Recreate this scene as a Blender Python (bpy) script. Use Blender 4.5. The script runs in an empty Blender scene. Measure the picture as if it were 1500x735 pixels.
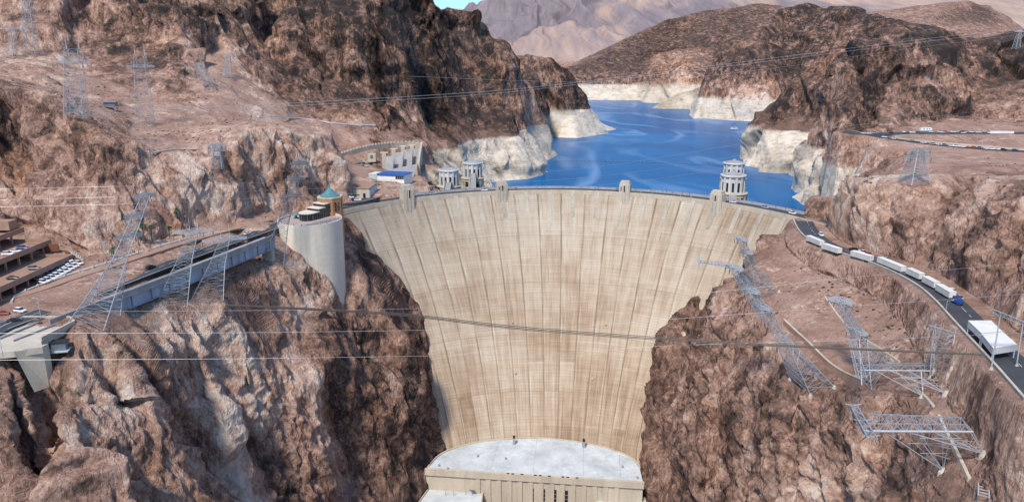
import bpy, bmesh, math, random
import numpy as np
from mathutils import Vector, Matrix
from mathutils.geometry import delaunay_2d_cdt

QUALITY = 1.0
random.seed(7)
SC = bpy.context.scene
COL = SC.collection

# ------------------------------------------------------------------ camera
FPX = 1083.0                      # focal length in photo pixels (photo 1500 x 735)
CX, CY = 750.0, 367.5
HCAM = 93.0                       # camera above the dam crest (crest = 0)
HORIZON = 84.0
PITCH = math.atan((CY - HORIZON) / FPX)
SP, CP = math.sin(PITCH), math.cos(PITCH)
LAKE_Z = -51.0

cam_d = bpy.data.cameras.new('camera')
cam_d.sensor_width = 36.0
cam_d.lens = 36.0 * FPX / 1500.0
cam_d.clip_start = 1.0
cam_d.clip_end = 60000.0
cam = bpy.data.objects.new('camera', cam_d)
COL.objects.link(cam)
cam.location = (0, 0, HCAM)
cam.rotation_euler = (math.radians(90) - PITCH, 0, 0)
SC.camera = cam


def ray(px, py):
    rx = (px - CX) / FPX
    u = (CY - py) / FPX
    return rx, CP + u * SP, u * CP - SP          # right, forward, up


def PD(px, py, d):
    """surveyed point seen at a photo position, at forward distance d"""
    rx, f, u = ray(px, py)
    t = d / f
    return (rx * t, d, HCAM + u * t)


def PZ(px, py, z):
    rx, f, u = ray(px, py)
    t = (z - HCAM) / u
    return (rx * t, f * t, z)


def proj(x, y, z):
    dz = z - HCAM
    dep = y * CP - dz * SP
    upc = y * SP + dz * CP
    return CX + FPX * x / dep, CY - FPX * upc / dep


# ------------------------------------------------------------------ dam geometry
_le, _re = PZ(500, 309, 0.0), PZ(1190, 325, 0.0)
_mx, _my = (_le[0] + _re[0]) / 2, (_le[1] + _re[1]) / 2
_cx, _cy = _re[0] - _le[0], _re[1] - _le[1]
_ch = math.hypot(_cx, _cy)
AXU = (-_cy / _ch, _cx / _ch)                     # upstream unit axis
if AXU[1] < 0:
    AXU = (-AXU[0], -AXU[1])
AXR = (AXU[1], -AXU[0])                           # right unit
SAG = 88.0
RAX = ((_ch / 2) ** 2 + SAG ** 2) / (2 * SAG)     # radius of the downstream crest edge
DCX = _mx + AXU[0] * (SAG - RAX)
DCY = _my + AXU[1] * (SAG - RAX)
TH0 = math.asin(min(1, _ch / 2 / RAX))
CREST_W = 14.0


def dam_off(h):
    return 0.26 * h + 0.0029 * h * h


def dam_face(u, z, out=0.0):
    """u in -1..1 along the arch; out = metres towards downstream"""
    h = max(0.0, -z)
    k = min(1.0, h / 144.0)
    r = RAX - 8 * k - out
    th = u * TH0 * (1.03 - 0.50 * k)
    cx = DCX - AXU[0] * (dam_off(h) - 8 * k)
    cy = DCY - AXU[1] * (dam_off(h) - 8 * k)
    s, c = math.sin(th), math.cos(th)
    return (cx + r * (AXR[0] * s + AXU[0] * c), cy + r * (AXR[1] * s + AXU[1] * c), z)


_dg = []
for i in range(201):
    for j in range(91):
        u, z = -1 + 2 * i / 200, -180 * j / 90
        p = dam_face(u, z)
        _dg.append(p)
_dg = np.array(_dg)
_dpx = np.stack(proj(_dg[:, 0], _dg[:, 1], _dg[:, 2]), 1)


def on_dam(px, py):
    k = np.argmin((_dpx[:, 0] - px) ** 2 + (_dpx[:, 1] - py) ** 2)
    return tuple(_dg[k])


# ------------------------------------------------------------------ noise (numpy)
def _hash(ix, iy, iz, seed):
    h = (ix.astype(np.uint32) * np.uint32(374761393) + iy.astype(np.uint32) * np.uint32(668265263)
         + iz.astype(np.uint32) * np.uint32(2147483647) + np.uint32(seed * 974711 + 12345))
    h = (h ^ (h >> np.uint32(13))) * np.uint32(1274126177)
    h = (h ^ (h >> np.uint32(15))) * np.uint32(2246822519)
    h = h ^ (h >> np.uint32(16))
    return h.astype(np.float32) * np.float32(1.0 / 4294967296.0)


def vnoise(x, y, z, seed=0):
    """value noise, -1..1"""
    fx, fy, fz = np.floor(x), np.floor(y), np.floor(z)
    ix, iy, iz = fx.astype(np.int64), fy.astype(np.int64), fz.astype(np.int64)
    u, v, w = (x - fx).astype(np.float32), (y - fy).astype(np.float32), (z - fz).astype(np.float32)
    u = u * u * u * (u * (u * 6 - 15) + 10); v = v * v * v * (v * (v * 6 - 15) + 10); w = w * w * w * (w * (w * 6 - 15) + 10)
    r = 0
    for dx in (0, 1):
        wx = u if dx else 1 - u
        for dy in (0, 1):
            wy = v if dy else 1 - v
            for dz in (0, 1):
                wz = w if dz else 1 - w
                r = r + wx * wy * wz * _hash(ix + dx, iy + dy, iz + dz, seed)
    return r * 2 - 1


def fbm(x, y, z, octv=4, seed=0, gain=0.5, ridged=False):
    r, a, t = 0, 1.0, 0.0
    for o in range(octv):
        n = vnoise(x, y, z, seed + o)
        if ridged:
            n = 1 - 2 * np.abs(n)
        r = r + a * n
        t += a
        a *= gain
        x, y, z = x * 1.97 + y * 0.31 + 3.1, y * 1.97 - x * 0.31 + 1.7, z * 2.03 + 5.3
    return r / t


def facets(x, y, z, seed=0):
    """broken planar blocks: a random tilted plane per jittered cell; returns (value, edge)"""
    bx, by, bz = np.floor(x - 0.5), np.floor(y - 0.5), np.floor(z - 0.5)
    K = 45.0
    ds_, gs_ = [], []
    for dx in (0, 1):
        for dy in (0, 1):
            for dz in (0, 1):
                ix, iy, iz = (bx + dx).astype(np.int64), (by + dy).astype(np.int64), (bz + dz).astype(np.int64)
                px = bx + dx + 0.2 + 0.6 * _hash(ix, iy, iz, seed + 1)
                py = by + dy + 0.2 + 0.6 * _hash(ix, iy, iz, seed + 2)
                pz = bz + dz + 0.2 + 0.6 * _hash(ix, iy, iz, seed + 3)
                ex, ey, ez = x - px, y - py, z - pz
                ds_.append((ex * ex + ey * ey + ez * ez).astype(np.float32))
                gs_.append((_hash(ix, iy, iz, seed + 4) - 0.5
                     + 1.3 * (ex * (_hash(ix, iy, iz, seed + 5) - 0.5) + ey * (_hash(ix, iy, iz, seed + 6) - 0.5)
                              + ez * (_hash(ix, iy, iz, seed + 7) - 0.5))).astype(np.float32))
    dd = np.stack(ds_); del ds_
    srt = np.partition(dd, 1, axis=0)
    best, second = srt[0], srt[1]
    wts = np.exp(-K * (dd - best))
    val = (wts * np.stack(gs_)).sum(0) / wts.sum(0)
    return val * 2, np.sqrt(second) - np.sqrt(best)


def shards(x, y, z, seed=0):
    """angular fracture relief: distance to the nearest jittered point in a metric set by three joint directions"""
    bx, by, bz = np.floor(x - 0.5), np.floor(y - 0.5), np.floor(z - 0.5)
    best = np.full(x.shape, 9.0, np.float32)
    for dx in (0, 1):
        for dy in (0, 1):
            for dz in (0, 1):
                ix, iy, iz = (bx + dx).astype(np.int64), (by + dy).astype(np.int64), (bz + dz).astype(np.int64)
                ex = x - (bx + dx + 0.1 + 0.8 * _hash(ix, iy, iz, seed + 1))
                ey = y - (by + dy + 0.1 + 0.8 * _hash(ix, iy, iz, seed + 2))
                ez = z - (bz + dz + 0.1 + 0.8 * _hash(ix, iy, iz, seed + 3))
                a = np.abs(.80 * ex + .50 * ey + .33 * ez) * (0.6 + .9 * _hash(ix, iy, iz, seed + 4))
                b = np.abs(-.45 * ex + .85 * ey + .28 * ez) * (0.6 + .9 * _hash(ix, iy, iz, seed + 5))
                c = np.abs(.20 * ex - .30 * ey + .93 * ez) * (0.5 + .8 * _hash(ix, iy, iz, seed + 6))
                m = np.maximum(np.maximum(a, b), c) + 0.25 * (_hash(ix, iy, iz, seed + 7) - .5)
                best = np.minimum(best, m)
    return best - 0.3


def sstep(a, b, x):
    t = np.clip((x - a) / (b - a), 0, 1)
    return t * t * (3 - 2 * t)


# ------------------------------------------------------------------ object helpers
def obj(name, mesh, mat=None, parent=None, smooth=False):
    o = bpy.data.objects.new(name, mesh)
    COL.objects.link(o)
    if mat is not None:
        for m in (mat if isinstance(mat, (list, tuple)) else [mat]):
            mesh.materials.append(m)
    if parent is not None:
        o.parent = parent
    if smooth:
        mesh.polygons.foreach_set('use_smooth', [True] * len(mesh.polygons))
    return o


def tag(o, label=None, cat=None, group=None, kind=None):
    if label: o['label'] = label
    if cat: o['category'] = cat
    if group: o['group'] = group
    if kind: o['kind'] = kind
    return o


def empty(name, loc, rotz=0.0, label=None, cat=None, group=None):
    o = bpy.data.objects.new(name, None)
    COL.objects.link(o)
    o.location = loc
    o.rotation_euler = (0, 0, rotz)
    o.empty_display_size = 0.5
    return tag(o, label, cat, group)


KIDS = {}


def copy_tree(o, parent=None):
    c = o.copy()
    COL.objects.link(c)
    if parent is not None:
        c.parent = parent
    for ch in list(o.children):
        copy_tree(ch, c)
    return c


class MB:
    """collects shapes into one mesh"""
    def __init__(s):
        s.v, s.f, s.mi = [], [], []

    def add(s, verts, faces, mi=0):
        n = len(s.v)
        s.v += [tuple(p) for p in verts]
        s.f += [tuple(i + n for i in f) for f in faces]
        s.mi += [mi] * len(faces)
        return s

    def box(s, c, size, rz=0.0, mi=0, taper=1.0):
        hx, hy, hz = size[0] / 2, size[1] / 2, size[2] / 2
        cr, sr = math.cos(rz), math.sin(rz)
        vs = []
        for k, (x, y, z) in enumerate([(-hx, -hy, -hz), (hx, -hy, -hz), (hx, hy, -hz), (-hx, hy, -hz),
                                       (-hx, -hy, hz), (hx, -hy, hz), (hx, hy, hz), (-hx, hy, hz)]):
            if k > 3: x, y = x * taper, y * taper
            vs.append((c[0] + x * cr - y * sr, c[1] + x * sr + y * cr, c[2] + z))
        return s.add(vs, [(0, 3, 2, 1), (4, 5, 6, 7), (0, 1, 5, 4), (1, 2, 6, 5), (2, 3, 7, 6), (3, 0, 4, 7)], mi)

    def bar(s, a, b, w, mi=0, n=4, w2=None):
        a, b = Vector(a), Vector(b)
        d = b - a
        if d.length < 1e-5: return s
        d.normalize()
        up = Vector((0, 0, 1)) if abs(d.z) < 0.95 else Vector((1, 0, 0))
        e = d.cross(up).normalized()
        g = d.cross(e).normalized()
        w2 = w if w2 is None else w2
        vs = []
        for p, r in ((a, w), (b, w2)):
            for k in range(n):
                t = 2 * math.pi * (k + 0.5) / n
                vs.append(p + e * (math.cos(t) * r) + g * (math.sin(t) * r))
        fs = [(k, (k + 1) % n, n + (k + 1) % n, n + k) for k in range(n)]
        fs += [tuple(range(n - 1, -1, -1)), tuple(range(n, 2 * n))]
        return s.add(vs, fs, mi)

    def tube(s, pts, r, n=5, mi=0):
        P = [Vector(p) for p in pts]
        vs, fs = [], []
        for i, p in enumerate(P):
            d = (P[min(i + 1, len(P) - 1)] - P[max(i - 1, 0)]).normalized()
            up = Vector((0, 0, 1)) if abs(d.z) < 0.95 else Vector((1, 0, 0))
            e = d.cross(up).normalized(); g = d.cross(e).normalized()
            rr = r[i] if isinstance(r, (list, tuple)) else r
            for k in range(n):
                t = 2 * math.pi * k / n
                vs.append(p + e * (math.cos(t) * rr) + g * (math.sin(t) * rr))
        for i in range(len(P) - 1):
            for k in range(n):
                fs.append((i * n + k, i * n + (k + 1) % n, (i + 1) * n + (k + 1) % n, (i + 1) * n + k))
        fs.append(tuple(range(n - 1, -1, -1)))
        fs.append(tuple(range((len(P) - 1) * n, len(P) * n)))
        return s.add(vs, fs, mi)

    def prism(s, poly, z0, z1, mi=0, poly2=None, cap_bottom=True):
        n = len(poly)
        q = poly2 or poly
        a = sum(poly[i][0] * poly[(i + 1) % n][1] - poly[(i + 1) % n][0] * poly[i][1] for i in range(n))
        if a < 0:
            poly = poly[::-1]; q = q[::-1]
        zz0 = z0 if isinstance(z0, (list, tuple)) else [z0] * n
        zz1 = z1 if isinstance(z1, (list, tuple)) else [z1] * n
        if a < 0:
            zz0, zz1 = zz0[::-1], zz1[::-1]
        vs = [(p[0], p[1], zz0[i]) for i, p in enumerate(poly)] + [(p[0], p[1], zz1[i]) for i, p in enumerate(q)]
        fs = [(i, (i + 1) % n, n + (i + 1) % n, n + i) for i in range(n)]
        fs.append(tuple(range(n, 2 * n)))
        if cap_bottom: fs.append(tuple(range(n - 1, -1, -1)))
        return s.add(vs, fs, mi)

    def lathe(s, c, prof, n=24, mi=0, cap=True):
        vs, fs = [], []
        for (r, z) in prof:
            for k in range(n):
                t = 2 * math.pi * k / n
                vs.append((c[0] + r * math.cos(t), c[1] + r * math.sin(t), c[2] + z))
        for i in range(len(prof) - 1):
            for k in range(n):
                fs.append((i * n + k, i * n + (k + 1) % n, (i + 1) * n + (k + 1) % n, (i + 1) * n + k))
        if cap:
            fs.append(tuple(range((len(prof) - 1) * n, len(prof) * n)))
            fs.append(tuple(range(n - 1, -1, -1)))
        return s.add(vs, fs, mi)

    def mesh(s, name):
        m = bpy.data.meshes.new(name)
        m.from_pydata(s.v, [], s.f)
        if any(s.mi):
            m.polygons.foreach_set('material_index', s.mi)
        m.update()
        return m

    def build(s, name, mat=None, parent=None, smooth=False):
        return obj(name, s.mesh(name), mat, parent, smooth)


def dense(pts, step):
    """resample a polyline of n-d points"""
    P = np.array(pts, float)
    seg = np.linalg.norm(np.diff(P[:, :2], axis=0), axis=1)
    L = np.concatenate([[0], np.cumsum(seg)])
    n = max(2, int(L[-1] / step) + 1)
    t = np.linspace(0, L[-1], n)
    return np.stack([np.interp(t, L, P[:, k]) for k in range(P.shape[1])], 1)


def smooth_line(pts, step, it=3):
    P = np.array(pts, float)
    for _ in range(it):          # Chaikin
        Q = [P[0]]
        for i in range(len(P) - 1):
            Q += [0.75 * P[i] + 0.25 * P[i + 1], 0.25 * P[i] + 0.75 * P[i + 1]]
        Q.append(P[-1])
        P = np.array(Q)
    return dense(P, step)
# ------------------------------------------------------------------ materials
def new_mat(name):
    m = bpy.data.materials.new(name)
    m.use_nodes = True
    nt = m.node_tree
    for n in list(nt.nodes): nt.nodes.remove(n)
    out = nt.nodes.new('ShaderNodeOutputMaterial')
    b = nt.nodes.new('ShaderNodeBsdfPrincipled')
    nt.links.new(b.outputs[0], out.inputs[0])
    return m, nt, b


class NT:
    def __init__(s, nt): s.nt = nt

    def n(s, typ, **kw):
        x = s.nt.nodes.new(typ)
        for k, v in kw.items(): setattr(x, k, v)
        return x

    def link(s, a, b): s.nt.links.new(a, b)

    def put(s, sock, v):
        if hasattr(v, 'is_output') or isinstance(v, bpy.types.NodeSocket): s.nt.links.new(v, sock)
        else: sock.default_value = v

    def math(s, op, a, b=0.0, c=None, clamp=False):
        x = s.n('ShaderNodeMath', operation=op, use_clamp=clamp)
        s.put(x.inputs[0], a); s.put(x.inputs[1], b)
        if c is not None: s.put(x.inputs[2], c)
        return x.outputs[0]

    def mix(s, f, a, b, blend='MIX'):
        x = s.n('ShaderNodeMix', data_type='RGBA', blend_type=blend)
        s.put(x.inputs[0], f)
        s.put(x.inputs[6], a if not isinstance(a, tuple) else (*a[:3], 1))
        s.put(x.inputs[7], b if not isinstance(b, tuple) else (*b[:3], 1))
        return x.outputs[2]

    def noise(s, vec, scale, detail=4, rough=0.6, dist=0.0):
        x = s.n('ShaderNodeTexNoise')
        if vec is not None: s.link(vec, x.inputs['Vector'])
        x.inputs['Scale'].default_value = scale; x.inputs['Detail'].default_value = detail
        x.inputs['Roughness'].default_value = rough; x.inputs['Distortion'].default_value = dist
        return x.outputs[0]

    def voro(s, vec, scale, feature='F1', out=0):
        x = s.n('ShaderNodeTexVoronoi', feature=feature)
        s.link(vec, x.inputs['Vector']); x.inputs['Scale'].default_value = scale
        return x.outputs[out]

    def scale(s, vec, sc):
        x = s.n('ShaderNodeVectorMath', operation='MULTIPLY')
        s.link(vec, x.inputs[0]); x.inputs[1].default_value = sc
        return x.outputs[0]

    def ramp(s, f, stops, interp='LINEAR'):
        x = s.n('ShaderNodeValToRGB')
        x.color_ramp.interpolation = interp
        e = x.color_ramp.elements
        while len(e) < len(stops): e.new(0.5)
        for k, (p, c) in enumerate(stops):
            e[k].position = p
            e[k].color = (*c, 1) if isinstance(c, tuple) else (c, c, c, 1)
        s.link(f, x.inputs[0])
        return x.outputs[0]

    def maprange(s, v, a, b, c=0.0, d=1.0):
        x = s.n('ShaderNodeMapRange')
        s.put(x.inputs[0], v)
        for k, q in zip((1, 2, 3, 4), (a, b, c, d)): x.inputs[k].default_value = q
        return x.outputs[0]

    def attr(s, name):
        x = s.n('ShaderNodeAttribute', attribute_name=name)
        return x.outputs['Fac']

    def bump(s, h, strength, dist, normal=None):
        x = s.n('ShaderNodeBump')
        x.inputs['Strength'].default_value = strength; x.inputs['Distance'].default_value = dist
        s.link(h, x.inputs['Height'])
        if normal is not None: s.link(normal, x.inputs['Normal'])
        return x.outputs[0]

    def pos(s): return s.n('ShaderNodeNewGeometry').outputs['Position']

    def objco(s): return s.n('ShaderNodeTexCoord').outputs['Object']


def worn(name, col, rough=0.6, metal=0.0, var=0.18, scale=0.6, bump=0.0, streak=False, emit=None):
    """painted / cast surface with uneven tone and dirt streaks"""
    m, nt, b = new_mat(name)
    N = NT(nt)
    p = N.pos()
    q = N.scale(p, (1, 1, 0.15)) if streak else p
    a = N.noise(q, scale, 5, 0.65)
    c = N.noise(p, scale * 6, 3, 0.6)
    f = N.math('ADD', N.math('MULTIPLY', a, 0.7), N.math('MULTIPLY', c, 0.3))
    k = N.maprange(f, 0.3, 0.7, 1 - var * 1.6, 1 + var * 0.6)
    mm = N.n('ShaderNodeVectorMath', operation='SCALE')
    mm.inputs[0].default_value = col
    N.link(k, mm.inputs[3])
    N.link(mm.outputs[0], b.inputs['Base Color'])
    b.inputs['Roughness'].default_value = rough
    b.inputs['Metallic'].default_value = metal
    if bump: N.link(N.bump(c, bump, 0.1), b.inputs['Normal'])
    return m


def rock_material():
    m, nt, b = new_mat('canyon_rock')
    N = NT(nt)
    p = N.pos()
    tone, flat, ring, pale, var = (N.attr(a) for a in ('tone', 'flat', 'ring', 'pale', 'streak'))
    # broad tonal noise, vertical streaks on cliffs
    st = N.scale(p, (1, 1, 0.16))
    n1 = N.noise(p, 0.012, 5, 0.62, 0.4)
    n2 = N.noise(p, 0.075, 6, 0.68, 0.6)
    n3 = N.noise(p, 0.5, 5, 0.7)
    s1 = N.noise(st, 0.11, 5, 0.66, 0.5)
    s2 = N.noise(st, 0.45, 4, 0.65)
    steep = N.math('SUBTRACT', 1.0, flat)
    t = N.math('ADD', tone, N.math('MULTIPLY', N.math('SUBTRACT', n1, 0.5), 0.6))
    t = N.math('ADD', t, N.math('MULTIPLY', N.math('SUBTRACT', n2, 0.5), 1.1))
    t = N.math('ADD', t, N.math('MULTIPLY', N.math('SUBTRACT', n3, 0.5), 0.45))
    # broken blocks of differing tone
    wv = N.n('ShaderNodeVectorMath', operation='ADD')
    wn_ = N.n('ShaderNodeTexNoise'); N.link(p, wn_.inputs['Vector']); wn_.inputs['Scale'].default_value = 0.12; wn_.inputs['Detail'].default_value = 4
    N.link(N.scale(p, (1, 1, .6)), wv.inputs[0]); N.link(N.scale(wn_.outputs[1], (9, 9, 9)), wv.inputs[1])
    for sc_, am_ in ((0.09, .22), (0.3, .22), (1.0, .18)):
        vc = N.n('ShaderNodeTexVoronoi'); N.link(wv.outputs[0], vc.inputs['Vector']); vc.inputs['Scale'].default_value = sc_
        sp_ = N.n('ShaderNodeSeparateColor'); N.link(vc.outputs['Color'], sp_.inputs[0])
        t = N.math('ADD', t, N.math('MULTIPLY', N.math('SUBTRACT', sp_.outputs[0], 0.5), am_))
    sk = N.math('MULTIPLY', N.math('SUBTRACT', s1, 0.5), 1.1)
    sk = N.math('ADD', sk, N.math('MULTIPLY', N.math('SUBTRACT', s2, 0.5), 0.5))
    t = N.math('ADD', t, N.math('MULTIPLY', sk, N.math('MULTIPLY', steep, var)), clamp=True)
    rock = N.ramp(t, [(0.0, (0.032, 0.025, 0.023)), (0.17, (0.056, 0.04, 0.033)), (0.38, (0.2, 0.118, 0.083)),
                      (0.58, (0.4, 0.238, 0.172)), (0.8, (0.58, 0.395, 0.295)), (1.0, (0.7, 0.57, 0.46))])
    # warm ochre / violet drift
    hue = N.noise(p, 0.02, 4, 0.6)
    hue2 = N.noise(p, 0.16, 4, 0.6)
    rock = N.mix(N.maprange(hue, 0.5, 0.72, 0, 0.55), rock, (1.12, 0.9, 0.66), 'MULTIPLY')
    rock = N.mix(N.maprange(hue2, 0.52, 0.7, 0, 0.5), rock, (0.9, 0.92, 1.05), 'MULTIPLY')
    # gravel on the flats
    g1 = N.noise(p, 0.06, 6, 0.7)
    g2 = N.noise(p, 1.3, 4, 0.75)
    gf = N.math('ADD', N.math('MULTIPLY', g1, 0.5), N.math('ADD', N.math('MULTIPLY', g2, 0.3), N.math('MULTIPLY', n3, 0.2)))
    gf = N.math('ADD', 0.5, N.math('MULTIPLY', N.math('SUBTRACT', gf, 0.5), 1.5))
    gravel = N.ramp(N.math('ADD', gf, N.math('MULTIPLY', N.math('SUBTRACT', tone, 0.5), 0.55)),
                    [(0.2, (0.085, 0.058, 0.046)), (0.43, (0.235, 0.138, 0.1)), (0.58, (0.37, 0.225, 0.165)), (0.78, (0.5, 0.35, 0.27))])
    sh = N.math('GREATER_THAN', N.noise(p, 0.55, 3, 0.7), 0.67)
    gravel = N.mix(N.math('MULTIPLY', sh, 0.55), gravel, (0.06, 0.048, 0.035))
    outc = N.math('MULTIPLY', N.maprange(N.math('ADD', N.math('MULTIPLY', n2, .6), N.math('MULTIPLY', n3, .4)), 0.52, 0.58), 0.75)
    c = N.mix(N.math('MULTIPLY', flat, N.math('SUBTRACT', 1.0, outc)), rock, gravel)
    # bathtub ring: mineral-white rock between the old and the present water line
    hz = N.scale(p, (0.15, 0.15, 1.0))
    r1 = N.noise(hz, 0.28, 5, 0.65)
    r2 = N.noise(p, 0.25, 5, 0.7)
    r3 = N.noise(p, 0.05, 4, 0.65)
    rf = N.math('ADD', N.math('MULTIPLY', r1, 0.4), N.math('ADD', N.math('MULTIPLY', r2, 0.4), N.math('MULTIPLY', r3, 0.4)))
    rf = N.math('SUBTRACT', rf, 0.1)
    rc = N.ramp(rf, [(0.32, (0.27, 0.2, 0.145)), (0.43, (0.53, 0.44, 0.335)), (0.54, (0.71, 0.62, 0.5)), (0.75, (0.8, 0.73, 0.62))])
    c = N.mix(ring, c, rc)
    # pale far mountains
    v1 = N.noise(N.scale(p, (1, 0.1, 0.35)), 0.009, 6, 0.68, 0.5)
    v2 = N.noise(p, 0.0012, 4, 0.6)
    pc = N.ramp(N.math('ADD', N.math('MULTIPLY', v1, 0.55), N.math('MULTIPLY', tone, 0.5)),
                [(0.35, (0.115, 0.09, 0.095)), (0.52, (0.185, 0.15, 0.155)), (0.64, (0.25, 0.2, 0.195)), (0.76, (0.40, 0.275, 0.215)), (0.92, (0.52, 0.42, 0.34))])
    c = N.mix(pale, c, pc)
    N.link(c, b.inputs['Base Color'])
    b.inputs['Roughness'].default_value = 0.92
    b.inputs['Specular IOR Level'].default_value = 0.2
    bh = N.math('MULTIPLY', N.noise(p, 0.35, 8, 0.75), 1.3)
    mp = N.n('ShaderNodeMapping'); N.link(p, mp.inputs[0]); mp.inputs[2].default_value = (0.5, 0.35, 0.9); mp.inputs[3].default_value = (1.0, 1.0, 0.13)
    j1 = N.noise(mp.outputs[0], 0.5, 5, 0.7)
    bh = N.math('ADD', bh, N.math('MULTIPLY', N.math('MULTIPLY', j1, steep), 1.3))
    mp2 = N.n('ShaderNodeMapping'); N.link(p, mp2.inputs[0]); mp2.inputs[2].default_value = (-0.6, 0.5, 0.2); mp2.inputs[3].default_value = (1.0, 1.0, 0.1)
    j2 = N.math('ABSOLUTE', N.math('SUBTRACT', N.noise(mp2.outputs[0], 0.28, 4, 0.6), 0.5))
    bh = N.math('ADD', bh, N.math('MULTIPLY', N.math('MULTIPLY', N.maprange(j2, 0.0, 0.06), steep), 0.35))
    N.link(N.bump(bh, 0.8, 1.9), b.inputs['Normal'])
    return m


def concrete_dam_material():
    m, nt, b = new_mat('dam_concrete')
    N = NT(nt)
    uv = N.n('ShaderNodeUVMap').outputs[0]
    sep = N.n('ShaderNodeSeparateXYZ'); N.link(uv, sep.inputs[0])
    u, v = sep.outputs[0], sep.outputs[1]            # u: joint number, v: metres below the crest
    p = N.pos()
    wob = N.math('MULTIPLY', N.math('SUBTRACT', N.noise(p, 0.05, 3), 0.5), 0.06)
    uu = N.math('ADD', u, wob)
    # block tone per column and per lift group
    col = N.math('FLOOR', uu)
    w1 = N.n('ShaderNodeTexWhiteNoise', noise_dimensions='2D')
    cmb = N.n('ShaderNodeCombineXYZ'); N.link(col, cmb.inputs[0])
    lift = N.math('FLOOR', N.math('MULTIPLY', v, 1 / 15.2)); N.link(lift, cmb.inputs[1])
    N.link(cmb.outputs[0], w1.inputs['Vector'])
    w2 = N.n('ShaderNodeTexWhiteNoise', noise_dimensions='1D'); N.link(N.math('FLOOR', N.math('MULTIPLY', v, 1 / 1.52)), w2.inputs['W'])
    w3 = N.n('ShaderNodeTexWhiteNoise', noise_dimensions='2D')
    cmb2 = N.n('ShaderNodeCombineXYZ'); N.link(N.math('FLOOR', N.math('MULTIPLY', uu, 2.0)), cmb2.inputs[0])
    N.link(N.math('FLOOR', N.math('MULTIPLY', v, 1 / 3.04)), cmb2.inputs[1]); N.link(cmb2.outputs[0], w3.inputs['Vector'])
    # joint lines
    fu = N.math('FRACT', uu)
    du = N.math('MINIMUM', fu, N.math('SUBTRACT', 1.0, fu))
    jl = N.math('SUBTRACT', 1.0, N.maprange(du, 0.016, 0.06, 0, 1))
    fh = N.math('FRACT', N.math('MULTIPLY', uu, 2.0))
    dh = N.math('MINIMUM', fh, N.math('SUBTRACT', 1.0, fh))
    jh = N.math('MULTIPLY', N.math('SUBTRACT', 1.0, N.maprange(dh, 0.015, 0.07, 0, 1)), 0.5)
    fv = N.math('FRACT', N.math('MULTIPLY', v, 1 / 1.52))
    lv = N.math('SUBTRACT', 1.0, N.maprange(N.math('MINIMUM', fv, N.math('SUBTRACT', 1.0, fv)), 0.03, 0.16, 0, 1))
    fv2 = N.math('FRACT', N.math('MULTIPLY', v, 1 / 30.4))
    lv2 = N.math('SUBTRACT', 1.0, N.maprange(N.math('MINIMUM', fv2, N.math('SUBTRACT', 1.0, fv2)), 0.002, 0.02, 0, 1))
    # streak coordinates (vertical runs)
    sc = N.n('ShaderNodeCombineXYZ'); N.link(N.math('MULTIPLY', uu, 8.0), sc.inputs[0]); N.link(N.math('MULTIPLY', v, 0.045), sc.inputs[1])
    s1 = N.noise(sc.outputs[0], 1.0, 5, 0.62)
    sc2 = N.n('ShaderNodeCombineXYZ'); N.link(N.math('MULTIPLY', uu, 3.0), sc2.inputs[0]); N.link(N.math('MULTIPLY', v, 0.02), sc2.inputs[1])
    s2 = N.noise(sc2.outputs[0], 1.0, 5, 0.6)
    sc3 = N.n('ShaderNodeCombineXYZ'); N.link(N.math('MULTIPLY', uu, 0.7), sc3.inputs[0]); N.link(N.math('MULTIPLY', v, 0.9), sc3.inputs[1])
    h1 = N.noise(sc3.outputs[0], 1.0, 5, 0.7)
    big = N.noise(p, 0.018, 4, 0.6)
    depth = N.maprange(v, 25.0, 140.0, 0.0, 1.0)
    f = N.math('ADD', 0.5, N.math('MULTIPLY', N.math('SUBTRACT', s1, 0.5), 0.7))
    f = N.math('ADD', f, N.math('MULTIPLY', N.math('SUBTRACT', s2, 0.5), 0.6))
    f = N.math('ADD', f, N.math('MULTIPLY', N.math('SUBTRACT', h1, 0.5), 0.32))
    f = N.math('ADD', f, N.math('MULTIPLY', N.math('SUBTRACT', big, 0.5), 0.85))
    f = N.math('ADD', f, N.math('MULTIPLY', N.math('SUBTRACT', w1.outputs[0], 0.5), 0.12))
    f = N.math('ADD', f, N.math('MULTIPLY', N.math('SUBTRACT', w2.outputs[0], 0.5), 0.06))
    f = N.math('ADD', f, N.math('MULTIPLY', N.math('SUBTRACT', w3.outputs[0], 0.5), 0.05))
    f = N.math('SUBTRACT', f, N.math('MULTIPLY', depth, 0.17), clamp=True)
    c = N.ramp(f, [(0.1, (0.235, 0.155, 0.092)), (0.36, (0.385, 0.287, 0.198)), (0.55, (0.475, 0.388, 0.285)), (0.82, (0.555, 0.485, 0.385))])
    # dark stains under the joints, sharper and sparse
    dst = N.math('MULTIPLY', N.maprange(s1, 0.58, 0.68, 0, 1), N.maprange(N.noise(p, 0.03, 3, 0.6), 0.42, 0.6, 0, 1))
    c = N.mix(N.math('MULTIPLY', dst, 0.75), c, (0.2, 0.14, 0.09))
    jn = N.maprange(N.noise(sc2.outputs[0], 2.2, 3, 0.6), 0.35, 0.6, 0.1, 1.0)
    c = N.mix(N.math('MULTIPLY', N.math('MULTIPLY', jl, jn), 0.85), c, (0.17, 0.12, 0.08))
    jw = N.maprange(N.noise(sc2.outputs[0], 3.1, 3, 0.6), 0.5, 0.68, 0.0, 0.45)
    fs = N.math('SUBTRACT', 1.0, N.maprange(N.math('ABSOLUTE', N.math('SUBTRACT', fu, 0.09)), 0.02, 0.05, 0, 1))
    c = N.mix(N.math('MULTIPLY', fs, jw), c, (0.72, 0.68, 0.58))
    c = N.mix(N.math('MULTIPLY', jh, 0.25), c, (0.27, 0.2, 0.14))
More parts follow.
